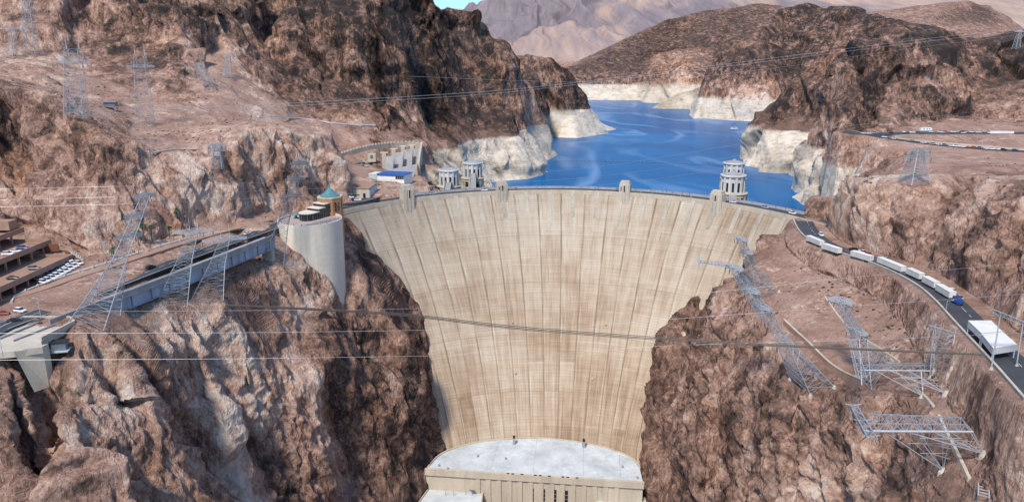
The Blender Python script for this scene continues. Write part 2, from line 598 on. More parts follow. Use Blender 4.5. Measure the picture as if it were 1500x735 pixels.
    lvn = N.maprange(N.noise(sc3.outputs[0], 0.6, 3, 0.6), 0.35, 0.65, 0.0, 1.0)
    c = N.mix(N.math('MULTIPLY', N.math('MULTIPLY', lv, lvn), 0.46), c, (0.26, 0.19, 0.13))
    c = N.mix(N.math('MULTIPLY', lv2, 0.3), c, (0.25, 0.19, 0.13))
    N.link(c, b.inputs['Base Color'])
    b.inputs['Roughness'].default_value = 0.85
    b.inputs['Specular IOR Level'].default_value = 0.25
    N.link(N.bump(N.math('ADD', N.math('MULTIPLY', lv, -0.4), N.math('MULTIPLY', jl, -1.0)), 0.35, 0.25), b.inputs['Normal'])
    return m


def water_material():
    m, nt, b = new_mat('lake_water')
    N = NT(nt)
    p = N.pos()
    n = N.noise(p, 0.004, 4, 0.6, 0.6)
    # wandering calm slicks: thin bands of a distorted noise
    w = N.noise(N.scale(p, (1.0, 0.42, 1)), 0.0042, 3, 0.5, 0.9)
    band = N.math('SUBTRACT', 1.0, N.maprange(N.math('ABSOLUTE', N.math('SUBTRACT', w, 0.5)), 0.006, 0.045, 0, 1))
    patch = N.maprange(N.noise(p, 0.003, 2, 0.5), 0.38, 0.52, 0, 1)
    sl = N.math('MULTIPLY', N.math('MULTIPLY', band, patch), 0.45)
    c = N.mix(N.maprange(n, 0.35, 0.65, 0, 1), (0.001, 0.08, 0.225), (0.002, 0.13, 0.33))
    c = N.mix(sl, c, (0.22, 0.36, 0.55))
    N.link(c, b.inputs['Base Color'])
    b.inputs['Roughness'].default_value = 0.22
    b.inputs['IOR'].default_value = 1.33; b.inputs['Specular IOR Level'].default_value = 0.03
    wv = N.math('ADD', N.noise(N.scale(p, (1, 1.6, 1)), 0.35, 4, 0.6), N.math('MULTIPLY', N.noise(p, 0.05, 3, 0.6), 1.5))
    N.link(N.bump(wv, 0.22, 0.8), b.inputs['Normal'])
    return m


def asphalt_material(name='asphalt', base=0.045):
    m, nt, b = new_mat(name)
    N = NT(nt)
    p = N.pos()
    f = N.math('ADD', N.math('MULTIPLY', N.noise(p, 0.12, 5, 0.65), 0.7), N.math('MULTIPLY', N.noise(p, 2.0, 3, 0.7), 0.3))
    c = N.ramp(f, [(0.3, (base * .7, base * .74, base * .85)), (0.7, (base * 1.5, base * 1.5, base * 1.6))])
    N.link(c, b.inputs['Base Color'])
    b.inputs['Roughness'].default_value = 0.8
    return m


M = {}
M['rock'] = rock_material()
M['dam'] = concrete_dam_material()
M['water'] = water_material()
M['asphalt'] = asphalt_material()
M['concrete'] = worn('pale_concrete', (0.54, 0.465, 0.37), 0.85, var=0.25, scale=0.12, streak=True)
M['cream'] = worn('cream_concrete', (0.55, 0.46, 0.345), 0.85, var=0.22, scale=0.15, streak=True)
M['vc'] = worn('smooth_pale_concrete', (0.7, 0.62, 0.5), 0.85, var=0.16, scale=0.08, streak=True)
M['itower'] = worn('whitened_tower_concrete', (0.6, 0.58, 0.53), 0.85, var=0.18, scale=0.15, streak=True)
M['pilaster'] = worn('weathered_pilaster_concrete', (0.5, 0.435, 0.335), 0.85, var=0.3, scale=0.12, streak=True)
M['greyconc'] = worn('grey_concrete', (0.34, 0.33, 0.32), 0.85, var=0.25, scale=0.2, streak=True)
M['roofwhite'] = worn('white_roof_coating', (0.58, 0.61, 0.61), 0.7, var=0.24, scale=0.07)
M['steel'] = worn('galvanised_steel', (0.39, 0.41, 0.43), 0.5, metal=0.35, var=0.2, scale=1.0)
M['steelpale'] = worn('pale_galvanised_steel', (0.52, 0.54, 0.555), 0.5, metal=0.25, var=0.15, scale=1.0)
M['steeldark'] = worn('weathered_steel', (0.2, 0.23, 0.27), 0.5, metal=0.35, var=0.25, scale=1.0)
M['girder'] = worn('grey_blue_girder_paint', (0.34, 0.41, 0.5), 0.55, var=0.4, scale=0.2, streak=True)
M['window'] = worn('dark_window_glass', (0.02, 0.025, 0.03), 0.15, var=0.3, scale=0.5)
M['copper'] = worn('green_copper_roof', (0.085, 0.24, 0.245), 0.5, var=0.3, scale=0.6, streak=True)
M['orange'] = worn('orange_brick', (0.42, 0.2, 0.095), 0.8, var=0.2, scale=0.5)
M['blueroof'] = worn('blue_metal_roof', (0.035, 0.12, 0.36), 0.45, var=0.15, scale=0.4)
M['white'] = worn('white_paint', (0.78, 0.77, 0.74), 0.5, var=0.08, scale=0.4)
M['offwhite'] = worn('trailer_white_roof', (0.74, 0.71, 0.64), 0.6, var=0.12, scale=0.25)
M['trailerside'] = worn('trailer_side_panel', (0.55, 0.53, 0.49), 0.55, var=0.15, scale=0.4, streak=True)
M['garage'] = worn('tan_garage_concrete', (0.36, 0.215, 0.15), 0.85, var=0.18, scale=0.2, streak=True)
M['rust'] = worn('rust_red_panel', (0.2, 0.07, 0.035), 0.8, var=0.25, scale=0.3, streak=True)
M['black'] = worn('black_rubber', (0.02, 0.02, 0.02), 0.8, var=0.2)
M['cable'] = worn('bare_aluminium_conductor', (0.42, 0.42, 0.42), 0.4, metal=0.3, var=0.1)
M['darkcable'] = worn('greased_steel_cable', (0.11, 0.085, 0.065), 0.6, var=0.2)
# ------------------------------------------------------------------ terrain survey points: x, y, z, tone, rough
CP_PTS = []


PULL = False


def D(t, r, *pts):
    for px, py, d in pts:
        if PULL:      # the slope under the left bridge stands nearer than the road bench
            kx = np.interp(px, [330, 400, 440, 480, 505, 555], [.125, .085, .068, .04, .015, 0]); ky = 1 if py < 480 else 1 - 0.7 * (py - 480) / 255
            d *= 1 - kx * ky
        CP_PTS.append((*PD(px, py, d), t, r))


def Zp(t, r, *pts):
    for px, py, z in pts: CP_PTS.append((*PZ(px, py, z), t, r))


def Xp(t, r, *pts):
    for x, y, z in pts: CP_PTS.append((x, y, z, t, r))


def U(*pts):
    """lake bed just off the shore, below the water seen at a photo position"""
    for px, py in pts:
        x, y, z = PZ(px, py, LAKE_Z); CP_PTS.append((x, y, -72.0, .7, .2))


def kk(py):
    rx, f, u = ray(0, py)
    return -u / f


def climb(r, start, *steps):
    """a profile climbing away from the viewer: start (px, py, 'd' or 'z', value, tone), then (px, py, slope in degrees, tone)"""
    px, py, how, val, t = start
    p = PD(px, py, val) if how == 'd' else PZ(px, py, val)
    shore = how == 'z' and abs(val) < 6 and p[1] > 540
    CP_PTS.append((*p, t, r * 0.3 if shore else r))
    d, z = p[1], p[2]
    for st in steps:
        px, py, deg, t = st[:4]
        if len(st) > 4: r = st[4]
        T = math.tan(math.radians(deg))
        d1 = (HCAM - z + d * T) / (kk(py) + T)
        z = HCAM - d1 * kk(py)
        if d1 > 680 and t < .6 and r >= 1: t = max(.08, t - .1)
        # break long rises into pieces so that the sheet follows them
        CP_PTS.append((*PD(px, py, d1), t, r))
        d = d1
    return d, z


# --- dam abutments
LEFT_CONTACT = [(504, 322), (512, 340), (530, 352), (548, 372), (572, 402), (590, 420), (601, 450), (608, 480), (615, 515),
                (622, 560), (630, 600), (638, 640), (642, 662)]
RIGHT_CONTACT = [(1176, 331), (1152, 340), (1134, 350), (1120, 369), (1103, 383), (1071, 393), (1046, 400), (1030, 411), (1021, 425),
                 (1007, 441), (985, 468), (975, 500), (966, 540), (958, 580), (948, 625), (942, 668)]
for line, sg, tn in ((LEFT_CONTACT, 1, 0.27), (RIGHT_CONTACT, -1, 0.32)):
    for px, py in line:
        k = np.argmin((_dpx[:, 0] - px) ** 2 + (_dpx[:, 1] - py) ** 2)
        u, z = -1 + 2 * (k // 91) / 200, -180 * (k % 91) / 90
        CP_PTS.append((*dam_face(u, z), tn, 0.8))
        q = dam_face(u + sg * 0.05, z - 2); CP_PTS.append((q[0], q[1], z - 14, tn, 0.5))
        q = dam_face(u + sg * 0.18, z - 6); CP_PTS.append((q[0], q[1], -195, tn, 0.3))
for u in (-0.4, -0.15, 0.15, 0.4):
    for z in (0, -60, -140):
        q = dam_face(u, z); Xp(.3, .3, (q[0], q[1], -195))
        q = dam_face(u, z, -20) if z == 0 else q; Xp(.3, .3, (q[0], q[1], -150))
# canyon floor
Xp(.35, .4, (15, 130, -200), (-30, 200, -200), (30, 200, -200), (70, 200, -200), (-50, 260, -200), (0, 260, -200), (60, 260, -200), (85, 260, -200),
   (-55, 320, -200), (0, 320, -200), (60, 320, -200), (95, 310, -195), (-45, 370, -195), (20, 370, -195), (80, 370, -195), (20, 420, -195))
Xp(.4, 1, (-110, 110, -180), (-160, 120, -90), (110, 110, -180), (140, 120, -100), (0, 105, -200), (-60, 110, -200), (60, 110, -200))
# --- left canyon wall
PULL = True
D(.5, 1, (0, 735, 215), (60, 735, 222), (120, 735, 235), (180, 735, 250), (240, 735, 265), (300, 735, 280))
D(.3, 1, (300, 700, 284), (400, 735, 305), (440, 735, 317), (500, 735, 338), (545, 735, 352))
D(.3, .25, (578, 735, 356), (596, 735, 366), (612, 692, 388), (604, 670, 390))
Xp(.3, .3, (-47, 384, -190), (-52, 376, -175), (-45, 366, -196))
D(.98, .7, (350, 735, 287), (342, 690, 292), (334, 650, 300), (326, 615, 308), (316, 592, 315))
D(.56, 1, (0, 650, 224), (60, 650, 232), (120, 650, 244), (190, 640, 262), (250, 650, 276), (295, 650, 292))
D(.45, 1, (390, 650, 318), (450, 650, 334)); D(.34, 1, (510, 650, 355), (560, 650, 372), (595, 640, 390))
D(.3, .3, (618, 655, 398))
D(.95, .7, (470, 610, 345), (482, 660, 350), (500, 700, 348), (458, 560, 352))
D(.4, 1, (0, 600, 229), (40, 590, 236)); D(.6, 1, (90, 590, 240), (150, 590, 256), (200, 590, 268), (240, 590, 284), (285, 612, 298))
D(.62, 1, (110, 545, 258), (150, 555, 264), (200, 560, 274), (250, 575, 290))
D(.66, 1, (380, 590, 332), (420, 560, 350)); D(.42, 1, (470, 550, 362), (520, 560, 378), (570, 560, 393), (600, 580, 402))
D(.22, 1, (480, 500, 376), (530, 510, 388), (590, 510, 407), (520, 480, 396), (610, 620, 400))
D(.5, .7, (0, 524, 268), (36, 556, 262), (72, 572, 258))
# scree gully under the girder
D(.44, .3, (178, 498, 285), (215, 520, 292), (245, 545, 300), (275, 572, 312), (300, 592, 318), (150, 485, 292), (200, 485, 312), (120, 478, 286))
D(.68, 1, (190, 535, 276), (230, 500, 316), (260, 470, 336), (290, 470, 345), (260, 520, 318), (300, 520, 330), (330, 540, 336), (310, 560, 326))
D(.75, 1, (245, 452, 338), (285, 445, 356), (320, 470, 356), (350, 510, 354), (350, 560, 340))
D(.45, .3, (310, 425, 374), (345, 400, 392), (330, 450, 372), (360, 430, 388), (375, 460, 378), (350, 470, 368), (385, 480, 372), (300, 405, 372), (360, 385, 402))
D(.5, .3, (170, 455, 315), (240, 430, 345), (120, 462, 300))
D(.62, 1, (395, 400, 406), (410, 440, 392), (400, 495, 376), (430, 490, 382), (440, 460, 394), (440, 395, 413), (470, 400, 417), (480, 430, 409), (505, 440, 411), (505, 470, 399))
D(.4, 1, (515, 400, 424), (530, 430, 416), (560, 450, 417), (545, 400, 429), (515, 360, 436), (575, 480, 412), (470, 470, 400))
PULL = False
# --- left bench, road, plaza (flats at z about 0..4)
Zp(.6, .05, (0, 470, 0.5), (40, 455, 0.5), (0, 500, 0), (90, 455, 1), (140, 430, 1.5), (200, 405, 2), (260, 380, 2), (330, 355, 2.5), (390, 338, 2.5))
Zp(.62, .08, (30, 430, 1.5), (100, 420, 2), (150, 395, 3.5), (220, 372, 4), (280, 350, 4.5), (340, 333, 4), (395, 322, 3.5))
Zp(.5, .05, (0, 430, 1), (0, 400, 2), (40, 400, 2), (80, 392, 3), (0, 360, 3), (50, 370, 3), (120, 388, 4))
Zp(.6, .3, (135, 380, 5), (180, 365, 5), (235, 345, 6), (300, 332, 6), (360, 318, 6), (410, 308, 5), (460, 296, 4), (490, 292, 3))
Zp(.5, .3, (60, 355, 8), (0, 338, 10))
# --- rocky hill above the left bench
climb(1.1, (-60, 345, 'z', 10, .6), (-60, 240, 48, .5), (-60, 120, 52, .6))
climb(1.15, (20, 330, 'z', 9, .6), (20, 245, 50, .42), (20, 180, 55, .25), (20, 128, 55, .6))
climb(1.15, (60, 340, 'z', 8, .6), (60, 250, 50, .45), (60, 190, 52, .22), (62, 134, 55, .6))
climb(1.15, (100, 355, 'z', 6, .66), (100, 290, 52, .5), (100, 230, 50, .4), (105, 165, 50, .3))
climb(1.15, (140, 372, 'z', 5, .66), (140, 320, 55, .66), (140, 250, 50, .42), (145, 192, 45, .3))
climb(1.15, (180, 362, 'z', 5, .66), (180, 310, 55, .62), (190, 255, 50, .45), (185, 212, 42, .5))
climb(1.15, (230, 348, 'z', 6, .6), (225, 295, 55, .66), (225, 250, 50, .6), (225, 222, 30, .66))
climb(1.15, (270, 340, 'z', 6, .68), (270, 300, 58, .6), (270, 255, 52, .7), (265, 220, 35, .7))
climb(1.15, (305, 332, 'z', 6, .72), (305, 290, 55, .68), (310, 240, 52, .66), (305, 198, 45, .66))
climb(1.15, (345, 322, 'z', 6, .72), (345, 280, 50, .72), (350, 230, 52, .7), (350, 191, 48, .66))
climb(1.15, (385, 312, 'z', 5, .6), (385, 270, 55, .6), (390, 225, 52, .62), (395, 188, 48, .66))
climb(1.15, (420, 306, 'z', 5, .55), (420, 265, 60, .5), (425, 225, 50, .66), (432, 194, 40, .66))
climb(1.15, (455, 297, 'z', 4, .6), (455, 260, 60, .6), (462, 228, 50, .66), (465, 205, 40, .66))
climb(1.15, (490, 292, 'z', 3, .6), (492, 262, 58, .6), (495, 236, 50, .66))
D(.66, .5, (235, 212, 424), (270, 214, 428), (300, 205, 440))
D(.6, .6, (105, 160, 430), (145, 186, 424), (185, 205, 426), (20, 124, 450), (62, 128, 450))
# --- bench with pylons
D(.62, .7, (0, 112, 520), (60, 112, 520), (100, 145, 500), (150, 160, 490), (110, 130, 560), (200, 185, 480), (150, 130, 580), (250, 192, 480), (250, 150, 560), (200, 140, 580),
  (300, 160, 560), (330, 176, 550), (200, 165, 520), (250, 170, 520), (400, 183, 540), (440, 189, 550), (470, 200, 540), (350, 184, 520))
D(.72, .4, (285, 85, 690), (305, 110, 650), (340, 135, 620), (370, 155, 610), (325, 92, 690), (380, 168, 600))
D(.68, .3, (380, 174, 618), (430, 178, 650), (480, 182, 680), (550, 184, 720), (400, 190, 590), (450, 193, 610), (520, 196, 680))
climb(1.1, (-150, 112, 'd', 520, .6), (-150, 70, 15, .6), (-150, 0, 40, .45), (-150, -90, 42, .5))
climb(1.1, (0, 108, 'd', 560, .66), (0, 72, 14, .68), (0, 25, 42, .55), (0, -90, 45, .45))
climb(1.1, (50, 110, 'd', 560, .66), (50, 78, 14, .7), (60, 25, 42, .5), (60, -90, 42, .5))
climb(1.1, (100, 140, 'd', 540, .6), (100, 70, 18, .5), (110, 35, 40, .62), (115, 0, 50, .62), (115, -90, 45, .5))
climb(1.1, (160, 120, 'd', 600, .5), (155, 85, 20, .3), (160, 45, 35, .38), (165, 10, 52, .55), (165, -90, 40, .4))
climb(1.1, (210, 130, 'd', 600, .55), (215, 75, 22, .28), (215, 45, 40, .5), (215, 10, 50, .3), (215, -90, 40, .4))
climb(1.2, (255, 140, 'd', 590, .5), (255, 85, 24, .25), (260, 52, 40, .65), (260, 5, 62, .12), (260, -90, 35, .35))
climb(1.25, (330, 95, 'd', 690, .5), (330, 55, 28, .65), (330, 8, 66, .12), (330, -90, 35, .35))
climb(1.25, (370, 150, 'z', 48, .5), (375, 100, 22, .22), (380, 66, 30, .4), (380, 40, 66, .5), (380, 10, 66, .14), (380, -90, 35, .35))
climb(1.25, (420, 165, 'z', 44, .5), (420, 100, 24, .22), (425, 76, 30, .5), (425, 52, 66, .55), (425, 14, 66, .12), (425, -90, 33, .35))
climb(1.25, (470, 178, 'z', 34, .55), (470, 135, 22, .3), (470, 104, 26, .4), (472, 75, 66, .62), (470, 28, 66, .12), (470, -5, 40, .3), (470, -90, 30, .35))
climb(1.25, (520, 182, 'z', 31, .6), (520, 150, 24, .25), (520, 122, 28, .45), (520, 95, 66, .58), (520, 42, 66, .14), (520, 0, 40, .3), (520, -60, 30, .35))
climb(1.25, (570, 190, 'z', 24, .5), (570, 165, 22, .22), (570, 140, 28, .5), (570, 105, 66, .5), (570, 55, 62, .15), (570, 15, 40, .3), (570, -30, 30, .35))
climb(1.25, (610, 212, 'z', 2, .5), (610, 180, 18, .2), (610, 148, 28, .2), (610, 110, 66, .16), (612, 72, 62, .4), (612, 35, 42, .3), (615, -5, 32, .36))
climb(1.2, (645, 212, 'z', 0, .6), (645, 180, 17, .25), (650, 152, 26, .2), (650, 110, 66, .14), (650, 68, 60, .3), (645, 30, 42, .3), (645, 16, 32, .4))
climb(1.2, (680, 206, 'z', -1, .6), (680, 180, 18, .25), (685, 150, 26, .2), (685, 112, 64, .14), (685, 70, 52, .3), (680, 26, 40, .4))
climb(1.2, (712, 202, 'z', -2, .6), (712, 178, 20, .22), (715, 150, 36, .5), (718, 115, 62, .18), (718, 70, 50, .25), (712, 32, 40, .4))
climb(1.2, (745, 200, 'z', -2, .3), (743, 180, 26, .2), (742, 158, 40, .16), (742, 125, 60, .15), (745, 80, 48, .3), (742, 44, 40, .4))
climb(1.2, (775, 166, 'z', -2, .3), (775, 135, 62, .12), (775, 100, 50, .22), (772, 64, 42, .38))
climb(1.2, (805, 164, 'z', -2, .2), (805, 140, 64, .12), (803, 96, 46, .3))
climb(1.2, (835, 161, 'z', -3, .2), (835, 145, 66, .12), (830, 120, 46, .3))
climb(1.1, (855, 160, 'z', -3.4, .2), (852, 147, 55, .3))
Xp(.4, .8, (-1400, 1300, 330), (-900, 1500, 240), (-500, 1500, 170), (-250, 1500, 100), (-120, 1600, 20), (-40, 1750, -40), (-300, 1900, 0), (-700, 2000, 60), (-1600, 1900, 250), (40, 1800, -85), (120, 1700, -85), (-300, 2300, -80), (-900, 2500, 0), (-2000, 2600, 50))
# ring and shore, left
RINGT = .8
Zp(.2, .35, (757, 167, -3), (800, 163, -2), (840, 160, -3), (862, 159, -4), (700, 203, -2), (740, 200, -3), (670, 212, -2), (640, 216, -1), (620, 222, 0), (768, 199, -3))
Zp(RINGT, .9, (874, 193, -51), (840, 197, -51), (800, 200, -51), (808, 206, -51), (782, 208, -47), (770, 205, -40), (800, 215, -51), (816, 222, -51), (800, 236, -51), (797, 250, -51), (770, 262, -51), (745, 264, -51), (720, 262, -50), (690, 272, -50))
Zp(RINGT, 1.0, (790, 182, -28), (850, 178, -28), (868, 176, -30), (740, 225, -22), (770, 225, -30), (720, 245, -35), (690, 235, -20), (660, 240, -15), (640, 250, -15), (740, 248, -40), (700, 215, -10))
Xp(RINGT, .4, (-20, 640, -75), (30, 760, -90), (60, 900, -95), (110, 1100, -95), (180, 1300, -95), (230, 1460, -95), (-20, 600, -80), (50, 590, -90), (110, 570, -90), (150, 540, -90), (190, 520, -85),
   (100, 640, -95), (180, 620, -90), (220, 580, -80), (150, 800, -100), (250, 1000, -95), (300, 1250, -100), (350, 1600, -100), (300, 2000, -100), (400, 2400, -90), (200, 2450, -80), (560, 2300, -90))
U((884, 199), (850, 204), (828, 208), (812, 203), (824, 217), (828, 226), (812, 240), (806, 256), (782, 269), (752, 271), (722, 270), (960, 160), (900, 155), (930, 158), (985, 154), (996, 160), (1004, 168), (1012, 175), (1026, 180), (1060, 182), (1090, 184), (1120, 185))
U((1077, 203), (1078, 222), (1077, 242), (1100, 253), (1140, 255), (1160, 262), (1148, 276), (1146, 290), (1168, 305), (1188, 312), (1000, 200), (960, 180), (920, 180))
# boulder mounds beside the spillway and intake towers
Zp(.85, .6, (605, 270, 4), (625, 272, 4), (640, 285, -6), (660, 290, -25), (700, 283, -48), (622, 258, 2), (628, 240, 2))
# spillway and building terrace
Zp(.62, .05, (520, 268, 3), (500, 272, 4), (560, 262, 2), (590, 252, 0), (560, 290, 1.5), (520, 285, 2.5), (585, 285, 2), (510, 255, 8))
D(.6, .1, (520, 240, 622), (540, 246, 634), (562, 250, 640), (588, 252, 640), (606, 250, 636), (606, 244, 675), (580, 244, 668), (556, 240, 650), (530, 236, 630))
D(.5, .5, (486, 228, 632), (505, 220, 650), (525, 214, 664), (548, 209, 682), (572, 206, 702), (596, 205.5, 714), (620, 206, 722))
Zp(.62, .1, (565, 264, 2), (600, 262, 1))
D(.55, .4, (500, 208, 670), (550, 200, 720), (610, 200, 750))
# --- far left-to-right lake head
for px, top in ((822, 104), (850, 92), (880, 80), (905, 66), (940, 46), (980, 29), (1050, 13), (1100, 6)):
    wl = 149 if px > 985 else 147
    climb(.8, (px, wl, 'z', -51, .6), (px, wl - 6, 12, .6), (px, 118, 62, .3), (px, 0.55 * 118 + 0.45 * top, 22, .2), (px, top, 24, .26))
D(.62, .8, (980, 70, 2850), (1000, 90, 2700), (960, 108, 2600))
Xp(.5, .6, (300, 3700, 60), (600, 3800, 200), (900, 3800, 260), (1300, 3700, 250), (0, 3300, -60), (-400, 3300, -60))
# pink foothills and the flat-topped mountain
D(.9, .7, (780, 55, 5200), (800, 45, 5400), (840, 62, 5000), (870, 62, 5200), (900, 75, 4700), (930, 60, 5300), (800, 85, 4300), (850, 90, 4200), (980, 40, 5300), (760, 60, 5400))
Xp(.6, .6, (-700, 4200, -70), (-1500, 4500, -60), (-800, 6000, 60), (0, 6300, 100), (900, 6000, 120), (-2000, 6500, 60))
D(.62, 1, (700, 16, 9300), (712, 2, 9400), (735, -12, 9400), (780, -25, 9000), (850, -32, 8800), (950, -32, 8800), (1060, -26, 9000), (1150, -20, 9200), (740, 45, 7600), (770, 40, 7300), (830, 40, 7000), (880, 48, 6800), (940, 35, 7000),
  (800, 5, 8200), (860, 0, 8000), (930, -5, 8000), (1000, 5, 8000), (1060, 15, 7500), (650, 40, 9200), (600, 60, 9600))
D(1.0, .6, (930, 5, 7900), (920, 40, 6900), (900, 55, 6400))
Xp(.6, .6, (-1200, 10500, 300), (-200, 11000, 500), (1500, 11000, 500), (-5000, 11500, -20), (-9000, 13000, -40), (-3000, 12800, 60), (0, 13500, 200), (5000, 13500, 300), (10000, 13500, 300))
# --- right: dark ridge behind the bay
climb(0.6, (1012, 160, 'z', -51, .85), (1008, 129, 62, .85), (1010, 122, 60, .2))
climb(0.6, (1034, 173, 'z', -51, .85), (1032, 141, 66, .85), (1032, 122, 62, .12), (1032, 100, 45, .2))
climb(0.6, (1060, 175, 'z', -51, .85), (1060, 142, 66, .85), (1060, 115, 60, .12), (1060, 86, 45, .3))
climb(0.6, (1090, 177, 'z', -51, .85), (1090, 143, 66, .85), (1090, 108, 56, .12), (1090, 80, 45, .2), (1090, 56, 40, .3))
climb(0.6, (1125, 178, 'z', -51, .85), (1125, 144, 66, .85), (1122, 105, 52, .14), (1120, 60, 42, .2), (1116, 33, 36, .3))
climb(1.1, (1160, 144, 'd', 1800, .2), (1158, 80, 42, .18), (1156, 40, 36, .36), (1154, 8, 34, .22))
climb(1.1, (1195, 130, 'd', 1760, .2), (1190, 60, 38, .3), (1186, 0, 34, .22))
climb(1.1, (1230, 110, 'd', 1740, .3), (1228, 45, 36, .45), (1226, 4, 32, .22))
climb(1.1, (1270, 90, 'd', 1700, .3), (1268, 45, 30, .4), (1266, 17, 30, .22))
climb(1.0, (1310, 80, 'd', 1650, .4), (1308, 48, 26, .5), (1304, 27, 26, .22))
climb(1.0, (1350, 75, 'd', 1600, .4), (1348, 45, 22, .25))
Xp(.4, .8, (700, 2350, 40), (1000, 2500, 60), (1300, 2400, 40), (1700, 2300, 60), (520, 2400, -60))
# far right hills
D(.45, .7, (1260, 22, 3600), (1300, 14, 3700), (1340, 13, 3700), (1385, 9, 3700), (1400, 5, 3650), (1420, -1, 3600), (1448, 5, 3600), (1464, 20, 3500), (1480, 42, 3300), (1520, 46, 3000), (1600, 45, 3000), (1350, 35, 3000), (1420, 38, 2900), (1300, 32, 3000))
D(.15, .7, (1440, 12, 3520), (1455, 20, 3450))
D(.95, .6, (1100, 2, 8000), (1200, -6, 9000), (1240, 0, 9000), (1300, 8, 8500), (1300, -15, 10000), (1400, -20, 10500), (1500, 12, 8500), (1500, 30, 7000), (1490, -5, 9500), (1600, -5, 9500), (1700, 0, 9500), (1350, -5, 9500), (1480, 38, 6000))
Xp(.6, .6, (3000, 5000, -30), (2000, 5200, -40), (4500, 5500, 0), (1500, 4500, -40), (3200, 4200, 20), (6000, 7000, 40))
# nearest big dark hillside on the right
climb(1.1, (1140, 189, 'z', -3, .3), (1142, 165, 40, .12), (1145, 148, 46, .2))
climb(1.15, (1168, 190, 'z', -3, .3), (1168, 150, 38, .3), (1168, 106, 44, .3))
climb(1.15, (1200, 190, 'z', 0, .3), (1198, 150, 34, .35), (1195, 110, 44, .5), (1192, 80, 40, .3))
climb(1.15, (1235, 188, 'z', 27, .3), (1235, 160, 30, .2), (1236, 125, 34, .25), (1238, 88, 55, .3), (1240, 68, 30, .26))
climb(1.15, (1270, 186, 'z', 28, .45), (1270, 150, 30, .42), (1270, 122, 34, .3), (1270, 80, 62, .12), (1272, 62, 26, .25))
climb(1.15, (1300, 186, 'z', 28, .5), (1300, 150, 30, .5), (1300, 118, 30, .4), (1300, 78, 64, .45), (1300, 54, 22, .3))
climb(1.15, (1340, 184, 'z', 28, .55), (1340, 155, 32, .5), (1345, 128, 26, .72), (1345, 105, 30, .3), (1345, 76, 62, .12), (1345, 53, 22, .3))
climb(1.15, (1385, 180, 'z', 28, .5), (1385, 150, 36, .28), (1385, 125, 28, .7), (1385, 108, 30, .25), (1385, 80, 62, .14), (1385, 53, 20, .32))
climb(1.15, (1425, 176, 'z', 28, .5), (1425, 160, 36, .5), (1425, 125, 26, .5), (1425, 95, 50, .5), (1425, 72, 30, .3), (1425, 52, 20, .34))
climb(1.15, (1465, 178, 'z', 28, .48), (1465, 155, 34, .48), (1465, 120, 26, .3), (1465, 85, 50, .18), (1465, 50, 25, .25))
climb(1.15, (1505, 180, 'z', 28, .5), (1505, 150, 32, .5), (1505, 120, 26, .3), (1505, 85, 46, .2), (1500, 43, 25, .25))
climb(1.15, (1580, 180, 'z', 28, .5), (1580, 120, 30, .3), (1580, 30, 40, .25)); climb(1.15, (1700, 180, 'z', 28, .5), (1700, 120, 30, .3), (1700, 10, 40, .25))
Xp(.4, .8, (620, 1350, 20), (900, 1150, 60), (1200, 1150, 60), (700, 1650, 0), (1000, 1500, 20), (1300, 1500, 40), (1700, 1600, 100))
Zp(.15, .35, (1112, 190, -3), (1140, 191, -3), (1170, 193, -3), (1205, 195, -3), (1100, 184, -8))
Zp(.85, .6, (1083, 213, -51), (1090, 225, -51), (1088, 240, -51), (1110, 247, -51), (1140, 249, -51), (1165, 252, -51), (1172, 262, -51), (1160, 275, -51), (1155, 288, -51), (1175, 300, -51), (1195, 306, -51), (1085, 200, -51))
Zp(.85, .8, (1210, 240, -25), (1200, 265, -35), (1220, 285, -40), (1245, 250, -14), (1200, 222, -18), (1180, 225, -25), (1150, 222, -25), (1120, 222, -25))
Zp(.6, .6, (1288, 263, -6), (1266, 253, -7), (1242, 243, -7), (1275, 262, -12), (1250, 256, -16)); Zp(.12, .5, (1222, 216, -3))
D(.12, .9, (1215, 205, 870), (1230, 222, 800), (1250, 232, 740), (1290, 236, 690), (1270, 215, 760), (1240, 210, 830)); D(.12, .9, (1310, 245, 610))
Xp(.8, .4, (260, 700, -90), (300, 800, -95), (270, 900, -95), (380, 1150, -95), (450, 1400, -100), (550, 1650, -100), (270, 620, -75))
# upper road terrace (Arizona side)
Zp(.62, .05, (1230, 192, 27), (1270, 193, 26), (1300, 196, 25), (1350, 194, 26), (1400, 194, 26), (1500, 193, 26), (1600, 192, 26), (1320, 205, 23), (1370, 213, 21), (1420, 218, 20), (1500, 223, 19), (1600, 228, 18), (1360, 225, 20))
Zp(.66, .15, (1280, 205, 24), (1310, 215, 20), (1340, 225, 19), (1330, 240, 16), (1380, 235, 18), (1440, 235, 18), (1500, 240, 18), (1600, 250, 18), (1420, 205, 22), (1480, 207, 23), (1350, 203, 24))
D(.3, .5, (1480, 262, 430), (1500, 270, 420))
